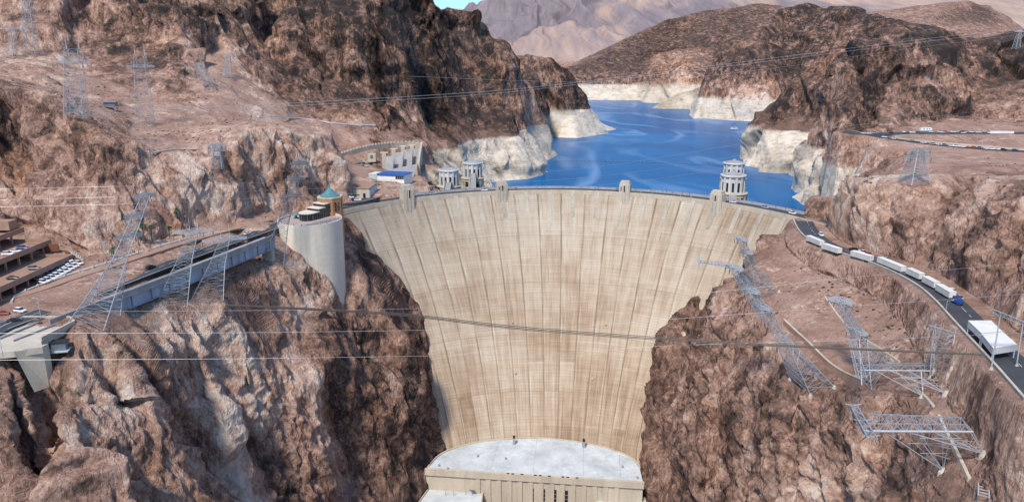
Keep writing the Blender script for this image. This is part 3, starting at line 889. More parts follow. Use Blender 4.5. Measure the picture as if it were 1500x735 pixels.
# right rock block beside the dam end
climb(.85, (1203, 338, 'd', 426, .4), (1201, 284, 68, 0.60))
climb(.85, (1216, 348, 'z', 1.5, .4), (1214, 300, 70, .45), (1214, 274, 66, 0.70), (1218, 264, 20, 0.76))
climb(.85, (1236, 357, 'z', 2, .4), (1236, 310, 70, 0.65), (1238, 272, 66, 0.70), (1242, 260, 20, .7))
climb(.85, (1262, 364, 'z', 2.5, .4), (1262, 340, 70, 0.60), (1264, 305, 45, 0.72), (1268, 268, 66, 0.70), (1270, 257, 15, .72))
climb(.85, (1292, 370, 'z', 3, .4), (1292, 340, 72, 0.70), (1292, 312, 50, .72), (1296, 270, 62, 0.76), (1300, 255, 15, .74))
climb(.85, (1312, 376, 'z', 3.5, .3), (1316, 340, 72, .3), (1320, 310, 45, .7), (1330, 272, 60, .7), (1340, 252, 15, .74))
climb(1.0, (1336, 386, 'z', 3.7, .6), (1340, 350, 55, 0.65), (1355, 310, 48, 0.70), (1370, 272, 45, .72), (1385, 252, 14, .7))
climb(.9, (1362, 395, 'z', 4, .6), (1372, 360, 52, 0.60), (1392, 320, 34, .36), (1410, 285, 26, .34), (1425, 255, 14, 0.70))
climb(.85, (1392, 410, 'z', 4.5, .6), (1400, 385, 55, 0.60), (1420, 345, 55, .25), (1440, 305, 50, 0.72), (1455, 278, 30, 0.76), (1465, 256, 15, 0.70))
climb(.85, (1418, 428, 'z', 5, .62), (1425, 400, 60, 0.70), (1440, 350, 58, .22), (1470, 305, 50, 0.70), (1490, 280, 20, .3))
climb(.85, (1450, 452, 'z', 6, .62), (1460, 420, 60, 0.70), (1475, 370, 58, .22), (1500, 320, 50, 0.72), (1530, 280, 25, 0.60))
climb(.85, (1485, 478, 'z', 7, .6), (1500, 430, 58, 0.70), (1520, 380, 55, .25), (1550, 310, 50, 0.70), (1600, 280, 25, 0.60))
climb(.85, (1540, 520, 'z', 8, .6), (1570, 440, 56, 0.70), (1600, 350, 50, .4), (1650, 290, 30, 0.70))
Xp(.5, .8, (238, 520, -25), (262, 560, -20), (225, 500, -20), (212, 486, -5))
D(.28, .5, (1490, 262, 470), (1520, 268, 460))
# road to the right (z 1 .. 6)
ROAD_R = [(1182, 324, 0.3), (1188, 336, 0.5), (1200, 349, 0.8), (1225, 363, 1.2), (1260, 372.5, 1.7), (1300, 385, 2.4), (1340, 402, 3), (1375, 421, 3.6), (1403, 444, 4.2), (1431, 473, 4.8), (1462, 503, 5.4), (1498, 538, 6), (1550, 592, 7)]
Zp(.5, .03, *ROAD_R)
# right bench (pylon field)
Zp(.5, .3, (1178, 342, 0), (1192, 363, -3), (1240, 384, -4), (1288, 402, -4), (1328, 420, -3), (1366, 446, -2), (1394, 473, -1), (1424, 508, 0), (1466, 548, 2))
# from the road edge down over the pylon field to the canyon
climb(1, (1140, 350, 'z', -4, .5), (1100, 384, 25, .5), (1072, 402, 26, .5), (1055, 430, 34, .5), (1050, 480, 48, .5), (1045, 540, 58, .3), (1042, 590, 62, .22), (1045, 650, 68, .5), (1050, 735, 72, .55))
climb(.9, (1150, 350, 'z', -3, .5), (1120, 376, 20, .5, .4), (1095, 408, 18, .5, .4), (1088, 470, 28, .45, .7), (1080, 530, 48, .6, 1), (1082, 580, 58, .3, 1), (1085, 650, 66, .3), (1085, 735, 70, .6))
climb(.4, (1162, 348, 'z', -3, .5), (1150, 360, 22, .5), (1135, 385, 14, .62, .25), (1135, 420, 12, .62, .25), (1130, 465, 15, .55, .25), (1125, 515, 22, .58, .5), (1120, 555, 38, .5, .9), (1122, 600, 52, .22, 1), (1120, 650, 64, .35, 1), (1120, 735, 68, .6))
climb(.3, (1178, 357, 'z', -3, .45), (1172, 392, 12, .66, .32), (1168, 450, 12, .6, .32), (1163, 510, 15, .5, .3), (1160, 560, 22, .2, .6), (1160, 605, 45, .22, .9), (1160, 650, 60, .5, .95), (1160, 735, 64, .62))
climb(.3, (1212, 377, 'z', -3.5, .45), (1222, 400, 12, .64, .32), (1218, 450, 12, .62, .32), (1210, 510, 15, .55, .25), (1200, 555, 18, .2, .5), (1195, 600, 36, .22, .9), (1200, 650, 58, .66, .95), (1200, 735, 62, .66))
climb(.3, (1255, 391, 'z', -3.5, .45), (1262, 405, 12, .6, .32), (1258, 450, 12, .6, .32), (1250, 520, 14, .55, .25), (1245, 570, 18, .18, .5), (1240, 610, 40, .4, .9), (1240, 655, 58, .66, .95), (1240, 735, 62, .66))
climb(.3, (1300, 408, 'z', -3, .45), (1315, 420, 12, .6, .32), (1310, 460, 11, .6, .32), (1300, 520, 13, .56, .25), (1290, 570, 18, .25, .5), (1285, 615, 38, .6, .9), (1280, 665, 58, .66, .95), (1280, 735, 60, .66))
climb(.3, (1345, 431, 'z', -2, .45), (1355, 450, 12, .6, .32), (1345, 500, 12, .6, .32), (1335, 560, 15, .6, .3), (1330, 610, 20, .36, .4), (1325, 670, 28, .3, .6), (1325, 735, 32, .34))
climb(.3, (1385, 464, 'z', -.5, .45), (1388, 490, 12, .6, .32), (1380, 550, 14, .6, .25), (1375, 600, 16, .5, .3), (1375, 670, 20, .36, .4), (1375, 735, 26, .36))
climb(.3, (1422, 507, 'z', .5, .5), (1430, 545, 16, .62, .3), (1430, 600, 18, .5, .3), (1430, 670, 22, .4, .4), (1430, 735, 26, .45))
climb(.5, (1476, 560, 'z', 1.5, .6), (1485, 600, 25, .62), (1490, 660, 32, .6), (1490, 735, 34, .6))
climb(.6, (1540, 606, 'z', 2.5, .6), (1560, 660, 32, .6), (1560, 735, 35, .6))
# margins beyond the frame
Xp(.5, .8, (-330, 240, 5), (-400, 300, 30), (-300, 150, 0), (-250, 120, -40), (-420, 380, 70), (-500, 450, 90), (-480, 320, 60), (300, 220, 20), (330, 320, 30), (380, 420, 25), (250, 130, -10), (480, 500, 20), (600, 640, 25))
for a in (-1.12, 1.12):
    for l in np.linspace(math.log(105), math.log(14000), 14):
        y = math.exp(l)
        zz = (20 if y < 400 else 80 if y < 1500 else 120) if y > 160 else -60
        Xp(.45, .7, (a * y, y, zz))

# water and floor far below everything at the near edge
CPA = np.array(CP_PTS)
A0, A1, L0, L1 = -1.04, 1.04, math.log(112.0), math.log(13200.0)
NA, NL = 620, 1100


def al(x, y): return x / y, np.log(y)


def build_raster():
    a, l = al(CPA[:, 0], CPA[:, 1])
    # merge near-duplicates
    keep = []
    for i in range(len(a)):
        if all((a[i] - a[j]) ** 2 + (l[i] - l[j]) ** 2 > 2.5e-5 for j in keep): keep.append(i)
    pts = [Vector((a[i], l[i])) for i in keep]
    vo, eo, fo, ov, oe, of = delaunay_2d_cdt(pts, [], [], 0, 1e-7)
    src = [keep[o[0]] for o in ov]
    R = np.zeros((NL, NA, 3), np.float32)
    ga = np.linspace(A0, A1, NA); gl = np.linspace(L0, L1, NL)
    V = np.array([(v[0], v[1]) for v in vo]); W = CPA[src][:, 2:5]
    for f in fo:
        (x0, y0), (x1, y1), (x2, y2) = V[f[0]], V[f[1]], V[f[2]]
        i0, i1 = np.searchsorted(ga, min(x0, x1, x2)), np.searchsorted(ga, max(x0, x1, x2), 'right')
        j0, j1 = np.searchsorted(gl, min(y0, y1, y2)), np.searchsorted(gl, max(y0, y1, y2), 'right')
        if i1 <= i0 or j1 <= j0: continue
        X, Y = np.meshgrid(ga[i0:i1], gl[j0:j1])
        den = (y1 - y2) * (x0 - x2) + (x2 - x1) * (y0 - y2)
        if abs(den) < 1e-14: continue
        b0 = ((y1 - y2) * (X - x2) + (x2 - x1) * (Y - y2)) / den
        b1 = ((y2 - y0) * (X - x2) + (x0 - x2) * (Y - y2)) / den
        b2 = 1 - b0 - b1
        ins = (b0 >= -1e-6) & (b1 >= -1e-6) & (b2 >= -1e-6)
        val = b0[..., None] * W[f[0]] + b1[..., None] * W[f[1]] + b2[..., None] * W[f[2]]
        R[j0:j1, i0:i1][ins] = val[ins]
    def blur(Q, n):
        for _ in range(n):
            P = np.pad(Q, ((1, 1), (1, 1), (0, 0)), 'edge')
            Q = (P[1:-1, 1:-1] * 2 + P[:-2, 1:-1] + P[2:, 1:-1] + P[1:-1, :-2] + P[1:-1, 2:]) / 6
        return Q
    S = blur(R, 3)
    S[..., 1] = blur(R[..., 1:2], 14)[..., 0]
    return S, ga, gl


RAST, GA, GL = build_raster()
GX = GA[None, :] * np.exp(GL)[:, None]
GY = np.repeat(np.exp(GL)[:, None], NA, 1)


def sample(a, l, R=None):
    R = RAST if R is None else R
    fa = np.clip((a - A0) / (A1 - A0) * (NA - 1), 0, NA - 1.001)
    fl = np.clip((l - L0) / (L1 - L0) * (NL - 1), 0, NL - 1.001)
    i, j = fa.astype(int), fl.astype(int)
    u, v = (fa - i)[..., None], (fl - j)[..., None]
    return (R[j, i] * (1 - u) * (1 - v) + R[j, i + 1] * u * (1 - v) + R[j + 1, i] * (1 - u) * v + R[j + 1, i + 1] * u * v)


# mid-scale landform noise, in plan
_x, _y = GX.astype(np.float32), GY.astype(np.float32)
_r = RAST[..., 2]
mid = fbm(_x / 120, _y / 120, _x * 0, 4, 11, 0.5, True); mid -= mid.mean()
big = fbm(_x / 420, _y / 420, _x * 0, 4, 21, 0.5, True); big -= big.mean()
gul = fbm(_x / 300 + fbm(_x / 900, _y / 900, _x * 0, 2, 5) * 0.8, _y / 4200, _x * 0, 4, 31, 0.55, True)
wn, wm, wf = 1 - sstep(560, 900, _y), sstep(560, 900, _y) * (1 - sstep(3800, 4800, _y)), sstep(3800, 4800, _y)
near = fbm(_x / 38, _y / 38, _x * 0, 4, 41, 0.5, True); near -= near.mean()
lf = np.clip((RAST[..., 0] - LAKE_Z) / 60, 0, 1)
RAST[..., 0] += _r * (wn * near * 3.0 + wm * lf * (mid * 13 + big * 10 * sstep(1200, 2200, _y)) + wf * (gul * 150))


# flat beds for roads and footprints: (polyline world xyz, half width, blend)
BEDS = []


def flatten_bed(line, w, blend, drop=0.25):
    P = dense(line, 1.5)
    lo, hi = P[:, 1].min() - w - blend, P[:, 1].max() + w + blend
    rows = np.where((np.exp(GL) > lo) & (np.exp(GL) < hi))[0]
    if len(rows) == 0: return
    j0, j1 = rows[0], rows[-1] + 1
    sx, sy = GX[j0:j1], GY[j0:j1]
    best = np.full(sx.shape, 1e9); bz = np.zeros(sx.shape)
    m = (sx > P[:, 0].min() - w - blend) & (sx < P[:, 0].max() + w + blend)
    idx = np.where(m)
    X, Y = sx[idx], sy[idx]
    b, z = best[idx], bz[idx]
    for k in range(0, len(P)):
        d = (X - P[k, 0]) ** 2 + (Y - P[k, 1]) ** 2
        n = d < b
        b = np.where(n, d, b); z = np.where(n, P[k, 2], z)
    b = np.sqrt(b)
    k = 1 - sstep(w, w + blend, b)
    sub = RAST[j0:j1]
    zz = sub[..., 0][idx]
    sub[..., 0][idx] = zz * (1 - k) + (z - drop) * k
    sub[..., 2][idx] = sub[..., 2][idx] * (1 - k)
    RAST[j0:j1] = sub


def ground(x, y):
    return float(sample(np.array([x / y]), np.array([math.log(y)]))[0, 0])


def wline(pts):
    """photo polyline with heights -> world polyline"""
    return [PZ(*p) for p in pts]
# ------------------------------------------------------------------ road lines (world) and their beds
ROAD_RIGHT = smooth_line(wline(ROAD_R), 3.0)
flatten_bed(ROAD_RIGHT, 9.5, 5.0)
ROAD_LEFT_PX = [(-60, 500, 0.3), (0, 478, 0.4), (40, 463, 0.6), (80, 449, 0.9), (130, 430, 1.2), (200, 403, 1.6), (270, 377, 2.0), (340, 352, 2.4), (392, 335, 2.5), (430, 318, 2.2), (470, 303, 1.4), (505, 301, .5)]
ROAD_LEFT = smooth_line(wline(ROAD_LEFT_PX), 3.0)
UPPER_A = smooth_line(wline([(1700, 194.5, 26), (1500, 195, 26), (1400, 195, 26), (1330, 195, 26), (1290, 196, 25.6), (1262, 196, 25.4), (1240, 193, 26)]), 4.0)
UPPER_B = smooth_line(wline([(1240, 192, 26), (1270, 196, 25.3), (1300, 202, 24), (1340, 208, 22.5), (1400, 215, 21), (1500, 222, 19.3), (1700, 234, 18)]), 4.0)
flatten_bed(UPPER_A, 11, 8)
flatten_bed(UPPER_B, 8, 8)
FOOTPATH = smooth_line([PD(*p) for p in [(1155, 480, 336), (1185, 510, 306), (1215, 540, 290), (1240, 556, 276), (1270, 565, 264)]], 2.0)
# ------------------------------------------------------------------ the terrain sheet
def build_terrain():
    NC, NR = int(1700 * QUALITY), int(1480 * QUALITY)
    a = np.linspace(A0, A1, NC)
    NF = 3600
    lf_ = np.linspace(L0, L1, NF)
    Yf = np.exp(lf_)
    rows_l = np.zeros((NR, NC))
    DS = np.zeros((NF - 1, NC), np.float32)
    CH = 128
    dy = np.diff(Yf)[:, None]
    for c0 in range(0, NC, CH):
        ac = a[c0:c0 + CH]
        AA, LL = np.meshgrid(ac, lf_)
        z = sample(AA, LL)[..., 0]
        dz = np.diff(z, axis=0)
        dist = np.sqrt(Yf[1:, None] ** 2 * (1 + ac[None, :] ** 2) + (z[1:] - HCAM) ** 2)
        ds = np.sqrt((0.4 * dy) ** 2 + dz ** 2) / dist
        # little to resolve on the hidden canyon floor and lake bed
        low = (z[1:] < -185) | ((z[1:] < -62) & (Yf[1:, None] > 560))
        DS[:, c0:c0 + CH] = np.where(low, ds * 0.1 + 2e-5, ds + 1e-4)
    # neighbouring columns share their spacing, so the sheet never shears
    K = 8
    for _ in range(3):
        P = np.pad(DS.astype(np.float64), ((0, 0), (K + 1, K)), 'edge')
        cs = np.cumsum(P, 1)
        DS = ((cs[:, 2 * K + 1:] - cs[:, :-2 * K - 1]) / (2 * K + 1)).astype(np.float32)
    for k in range(NC):
        S = np.concatenate([[0.0], np.cumsum(DS[:, k].astype(np.float64))])
        rows_l[:, k] = np.interp(np.linspace(0, S[-1], NR), S, lf_)
    del DS
    AA = np.repeat(a[None, :], NR, 0)
    smp = sample(AA, rows_l)
    Y = np.exp(rows_l); X = AA * Y; Z = smp[..., 0].astype(np.float64)
    tone, rgh = smp[..., 1], np.clip(smp[..., 2], 0, 1.3)
    P = np.stack([X, Y, Z], -1)
    e = np.maximum(0.6, Y * 0.002)
    def hz(x, y): return sample(x / y, np.log(y))[..., 0]
    gx = (hz(X + e, Y) - hz(X - e, Y)) / (2 * e); gy = (hz(X, Y + e) - hz(X, Y - e)) / (2 * e)
    Nn = np.stack([-gx, -gy, np.ones_like(gx)], -1); Nn /= np.linalg.norm(Nn, axis=-1, keepdims=True)
    slope = 1 - np.clip(Nn[..., 2], 0, 1)
    dist = np.sqrt(X * X + Y * Y + (Z - HCAM) ** 2)
    cl = sstep(0.08, 0.5, slope)
    x, y, z = (q.astype(np.float32) for q in (X, Y, Z))
    # warp so that the blocks do not line up with the axes
    wx = fbm(x / 30, y / 30, z / 30, 3, 51); wy = fbm(x / 30, y / 30, z / 30, 3, 61)
    xs, ys = x + wx * 3.5 + z * 0.22, y + wy * 3.5 - z * 0.16
    disp = np.zeros_like(x)
    crack = np.zeros_like(x)
    for (sc, am, zs, seed, lim) in ((85, 11.0, 0.55, 70, 3000), (34, 2.6, 0.5, 80, 1200)):
        fade = 1 - sstep(lim * 0.7, lim, dist)
        near_big = sstep(350, 800, dist) if sc == 85 else 1.0
        v, e = facets(xs / sc, ys / sc, z * zs / sc, seed)
        disp += v * am * fade * near_big * (0.25 + 0.75 * cl)
    for (sc, am, zs, seed, lim) in ((60, 26.0, 0.6, 85, 3000), (30, 15.0, 0.6, 87, 1500), (12.5, 9.0, 0.62, 90, 1300), (5.4, 5.2, 0.7, 100, 900), (2.4, 2.5, .8, 110, 520)):
        fade = 1 - sstep(lim * 0.65, lim, dist)
        if sc == 60: fade = fade * sstep(450, 800, dist)
        disp += shards(xs / sc, ys / sc, z * zs / sc, seed) * am * fade * (0.22 + 0.78 * cl)
    rid = fbm(xs / 26, ys / 26, z / 60, 5, 120, 0.55, True); rid -= rid.mean()
    disp += rid * .8 * (0.3 + 0.7 * cl) * (1 - sstep(900, 1500, dist))
    far = fbm(x / 240, y / 240, z / 200, 6, 130, 0.55, True); far -= far.mean()
    disp += far * 16 * sstep(700, 1300, dist) * (1 - sstep(3500, 5000, dist))
    disp += fbm(x / 6, y / 6, z / 6, 3, 140) * 0.5 * (1 - sstep(450, 800, dist))
    disp = disp * rgh
    # keep the waterline and flats calm
    sh = sstep(0, 12, np.abs(Z - LAKE_Z)) * 0.7 + 0.3
    disp *= np.where((Y > 560) & (Z < 0), sh, 1)
    Pn = P + Nn * disp[..., None]
    # scree / ground pebbles on flats
    Pn[..., 2] += fbm(x / 3.0, y / 3.0, z * 0, 3, 150) * 0.28 * (rgh > 0.1) * (1 - cl)
    du = np.gradient(Pn, axis=1); dv = np.gradient(Pn, axis=0)
    N2 = np.cross(du, dv); N2 /= np.linalg.norm(N2, axis=-1, keepdims=True) + 1e-12
    s2 = np.abs(N2[..., 2])
    flat = sstep(0.62, 0.86, s2) * (1 - sstep(0.6, 1.0, rgh) * 0.75)
    flat = np.maximum(flat, (1 - sstep(.36, .6, rgh)) * sstep(.4, .6, s2))
    flat = flat * (1 - .75 * sstep(1300, 2000, dist) * (1 - sstep(3500, 4200, Y)))
    lim = -3.4 + 0.8 * fbm(x / 30, y / 30, z * 0, 3, 160) + 3 * sstep(1700, 2300, Y)
    ring = sstep(.5, -.5, Pn[..., 2] - lim) * (Y > 545) * sstep(-60, -48, Z + 0 * X + 12)
    ring = np.where((Y > 545) & (Pn[..., 2] < lim), np.maximum(ring, sstep(.5, -.5, Pn[..., 2] - lim)), 0)
    tone = tone + .05 * (1 - sstep(550, 750, dist))
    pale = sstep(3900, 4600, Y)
    var = 0.5 + 0.5 * sstep(450, 700, dist)
    nv = NR * NC
    me = bpy.data.meshes.new('terrain')
    me.vertices.add(nv)
    me.vertices.foreach_set('co', Pn.reshape(-1).astype(np.float32))
    ii = np.arange(NR * NC).reshape(NR, NC)
    quads = np.stack([ii[:-1, :-1], ii[:-1, 1:], ii[1:, 1:], ii[1:, :-1]], -1).reshape(-1, 4)
    # no sheet under the lake bed middle or hidden by the dam is needed twice: keep everything, one sheet
    nq = len(quads)
    me.loops.add(nq * 4)
    me.loops.foreach_set('vertex_index', quads.reshape(-1).astype(np.int32))
    me.polygons.add(nq)
    me.polygons.foreach_set('loop_start', np.arange(0, nq * 4, 4, dtype=np.int32))
    me.polygons.foreach_set('loop_total', np.full(nq, 4, np.int32))
    me.update(calc_edges=True)
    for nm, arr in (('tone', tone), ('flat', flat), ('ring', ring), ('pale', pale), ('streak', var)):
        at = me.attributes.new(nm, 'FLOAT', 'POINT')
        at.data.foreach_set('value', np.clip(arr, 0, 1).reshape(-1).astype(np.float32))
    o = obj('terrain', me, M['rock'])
    tag(o, 'brown and pink desert rock of the canyon walls, hills and far mountains', kind='structure')
    ok = (flat > .45) & (rgh > .12) & (ring < .1) & (dist < 950) & (Pn[..., 2] > -45)
    return o, Pn, ok


TERRAIN, TP, SCATTER_OK = build_terrain()
_tpx = np.stack(proj(TP[..., 0], TP[..., 1], TP[..., 2]), -1).reshape(-1, 2)
_tflat = TP.reshape(-1, 3)
_order = None


_NR, _NC = TP.shape[:2]
_gpx = _tpx.reshape(_NR, _NC, 2)


def hit(px, py, r=4.0):
    """ground point seen at a photo position: a ray against the quads that project near it"""
    from mathutils.bvhtree import BVHTree
    m = (np.abs(_gpx[:-1, :-1, 0] - px) < r) & (np.abs(_gpx[:-1, :-1, 1] - py) < r * 2.5)
    jj, ii = np.where(m)
    if not len(jj): return PD(px, py, 300)
    V, F = [], []
    for a, b in zip(jj, ii):
        n = len(V)
        V += [tuple(TP[a, b]), tuple(TP[a, b + 1]), tuple(TP[a + 1, b + 1]), tuple(TP[a + 1, b])]
        F.append((n, n + 1, n + 2, n + 3))
    rx, f, u = ray(px, py)
    q = BVHTree.FromPolygons(V, F).ray_cast(Vector((0, 0, HCAM)), Vector((rx, f, u)).normalized())
    if q[0] is None:
        d = float(np.median(TP[jj, ii, 1])); return PD(px, py, d)
    return tuple(q[0])


def gz(x, y):
    m = np.where((np.abs(_tflat[:, 0] - x) < 2.5) & (np.abs(_tflat[:, 1] - y) < 2.5))[0]
    if len(m) == 0: return ground(x, y)
    return float(np.median(_tflat[m, 2]))
# ------------------------------------------------------------------ scrub and loose rock on the slopes
SCRUB = worn('dry_scrub', (0.06, 0.058, 0.03), 0.9, var=0.5, scale=0.4)
ROCKS = worn('loose_rock', (0.3, 0.21, 0.16), 0.9, var=0.5, scale=0.25)


def scatter():
    rng = np.random.default_rng(3)
    ok = np.where(SCATTER_OK.reshape(-1))[0]
    p = _tflat[ok]
    near = p[:, 1] < 950
    p = p[near]
    dens = fbm(p[:, 0].astype(np.float32) / 25, p[:, 1].astype(np.float32) / 25, p[:, 2].astype(np.float32) * 0, 3, 200)
    for name, n, mat, lo, hi, hz, bias, lab in (('desert_scrub', 2600, SCRUB, .25, .8, .7, .1, 'sparse dark scrub on the gravel slopes'), ('loose_rocks', 2400, ROCKS, .25, .9, .6, -.2, 'loose pale rocks strewn over the gravel slopes')):
        # equal density on the ground rather than in the picture
        wgt = np.clip(dens + bias, 0.02, 1) * np.minimum(1, (p[:, 1] / 500.0) ** 1.5)
        k = rng.choice(len(p), n, p=wgt / wgt.sum())
        V, F = [], []
        for q in p[k]:
            s = lo + (hi - lo) * rng.random() ** 2
            if name == 'loose_rocks' and rng.random() < .04: s *= 2.2
            b = len(V)
            m = 6
            for j, (rr, zz) in enumerate(((.8, -.3), (1.0, .35), (.55, .85))):
                for i in range(m):
                    a = 2 * math.pi * i / m + j * .5
                    f = s * rr * (0.65 + .7 * rng.random())
                    V.append((q[0] + f * math.cos(a), q[1] + f * math.sin(a), q[2] + s * hz * zz * (0.7 + .6 * rng.random())))
            for j in range(2):
                for i in range(m):
                    F.append((b + j * m + i, b + j * m + (i + 1) % m, b + (j + 1) * m + (i + 1) % m, b + (j + 1) * m + i))
            F.append(tuple(range(b + 2 * m, b + 3 * m)))
        me = bpy.data.meshes.new(name); me.from_pydata(V, [], F); me.update()
        tag(obj(name, me, mat), lab, kind='stuff')


scatter()
# ------------------------------------------------------------------ lake
def build_lake():
    n = 40
    V, F = [], []
    for i in range(n + 1):
        q = dam_face(-1.05 + 2.1 * i / n, 0.0, -(CREST_W - 3))
        V += [(q[0], q[1], LAKE_Z), (-1100 + 3900 * i / n, 4300, LAKE_Z)]
    for i in range(n): F.append((2 * i, 2 * i + 2, 2 * i + 3, 2 * i + 1))
    m = bpy.data.meshes.new('lake')
    m.from_pydata(V, [], F)
    m.update()
    o = obj('lake', m, M['water'])
    tag(o, 'blue lake held behind the dam', kind='structure')


build_lake()


# ------------------------------------------------------------------ dam
def strip_grid(fn, us, vs, name):
    V = [fn(u, v) for v in vs for u in us]
    nu = len(us)
    F = [(j * nu + i, j * nu + i + 1, (j + 1) * nu + i + 1, (j + 1) * nu + i) for j in range(len(vs) - 1) for i in range(nu - 1)]
    m = bpy.data.meshes.new(name)
    m.from_pydata(V, [], F)
    m.update()
    return m


DAM = empty('arch_dam', (DCX, DCY, 0), 0, 'huge cream concrete arch dam wall wedged across the canyon', 'dam')


def local(o, root):
    """keep world geometry while parenting to an Empty that sits elsewhere"""
    o.matrix_parent_inverse = root.matrix_world.inverted() if False else Matrix.Translation(-root.location)
    return o


def build_dam():
    us = np.linspace(-1, 1, 181); vs = np.concatenate([np.linspace(0, 30, 16), np.linspace(34, 200, 64)])
    me = strip_grid(lambda u, v: dam_face(u, -v), us, vs, 'downstream_face')
    uvl = me.uv_layers.new(name='UVMap')
    NJ = 21
    vi = np.zeros(len(me.loops), np.int32); me.loops.foreach_get('vertex_index', vi)
    uu = (us[vi % len(us)] + 1) * NJ / 2; vv = vs[vi // len(us)]
    uvl.data.foreach_set('uv', np.stack([uu, vv], -1).reshape(-1).astype(np.float32))
    me.flip_normals()
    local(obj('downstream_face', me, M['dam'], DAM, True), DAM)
    # crest body: roadway slab, parapets, upstream face
    n = 120
    US = np.linspace(-1.04, 1.04, n + 1)
    def rib(o1, z1, o2, z2):
        m = MB()
        for i in range(n):
            a = [dam_face(US[i], 0, o1), dam_face(US[i], 0, o2), dam_face(US[i + 1], 0, o2), dam_face(US[i + 1], 0, o1)]
            b = [(p[0], p[1], z1) for p in a]; t = [(p[0], p[1], z2) for p in a]
            m.add(b + t, [(4, 7, 6, 5), (0, 4, 5, 1)[::-1], (2, 6, 7, 3)[::-1], (1, 5, 6, 2)[::-1], (3, 7, 4, 0)[::-1], (0, 1, 2, 3)])
        return m
    local(rib(-CREST_W + 1.2, -120, -1.2, -0.6).build('core', M['concrete'], DAM), DAM)
    local(rib(-CREST_W + 2.6, -0.7, -1.7, -0.12).build('roadway', M['asphalt'], DAM), DAM)
    local(rib(-1.7, -2.5, 0.55, 0.0).build('walkway', M['cream'], DAM), DAM)
    local(rib(-CREST_W, -60, -CREST_W + 2.6, 0.06).build('upstream_walkway', M['greyconc'], DAM), DAM)
    local(rib(-0.05, 0.003, 0.35, 0.75).build('parapet', M['cream'], DAM), DAM)
    local(rib(-CREST_W + 0.1, 0.063, -CREST_W + 0.6, 1.1).build('parapet', M['greyconc'], DAM), DAM)
    # shallow pilasters at every second joint, fading into the face
    for k in range(2, 20):
        u = -1 + 2 * (k + 0.5) / 21.0
        m = MB()
        w = 0.0085
        hgt = 15 if k % 3 else 21
        zs = [0.0, -hgt * .5, -hgt, -hgt - 6]
        os_ = [0.32, 0.32, 0.28, -0.3]
        vs_ = []
        for z, oo in zip(zs, os_):
            for (du, o_) in ((-w, -1.0), (-w, oo), (w, oo), (w, -1.0)):
                vs_.append(dam_face(u + du, z, o_))
        fs = []
        for j in range(3):
            b = j * 4
            for i in range(3): fs.append((b + i, b + i + 1, b + 4 + i + 1, b + 4 + i))
        m.add(vs_, fs)
        local(m.build('pilaster', M['pilaster'], DAM), DAM)


build_dam()


def dam_u_at(px):
    """arch parameter of the crest edge at a photo column"""
    best = min(((abs(proj(*dam_face(u, 0))[0] - px), u) for u in np.linspace(-1, 1, 801)))
    return best[1]


def crest_frame(u):
    p, q = dam_face(u - 0.002, 0), dam_face(u + 0.002, 0)
    t = math.atan2(q[1] - p[1], q[0] - p[0])
    return dam_face(u, 0), t
# ------------------------------------------------------------------ vehicles and people (prototypes, copied in loops)
PAINT = {
    'white': worn('car_paint_white', (0.72, 0.72, 0.71), 0.35, var=0.08),
    'silver': worn('car_paint_silver', (0.42, 0.43, 0.45), 0.35, metal=0.3, var=0.1),
    'black': worn('car_paint_black', (0.02, 0.022, 0.026), 0.3, var=0.2),
    'blue': worn('car_paint_blue', (0.02, 0.06, 0.24), 0.35, var=0.15),
    'red': worn('car_paint_red', (0.32, 0.025, 0.02), 0.4, var=0.15),
    'grey': worn('car_paint_grey', (0.14, 0.145, 0.155), 0.35, var=0.12),
}


def loft_x(m, secs, mi=0):
    """closed skin through cross sections (x, [(y, z), ...])"""
    n = len(secs[0][1])
    vs = [(x, y, z) for x, pr in secs for (y, z) in pr]
    fs = [(i * n + k, i * n + (k + 1) % n, (i + 1) * n + (k + 1) % n, (i + 1) * n + k) for i in range(len(secs) - 1) for k in range(n)]
    fs += [tuple(range(n - 1, -1, -1)), tuple(range((len(secs) - 1) * n, len(secs) * n))]
    m.add(vs, fs, mi)


def section(w, z0, z1, b=0.12):
    h = w / 2
    return [(-h + b, z0), (h - b, z0), (h, z0 + b), (h, z1 - b * 1.5), (h - b, z1), (-h + b, z1), (-h, z1 - b * 1.5), (-h, z0 + b)]


CAR_PROTO = {}


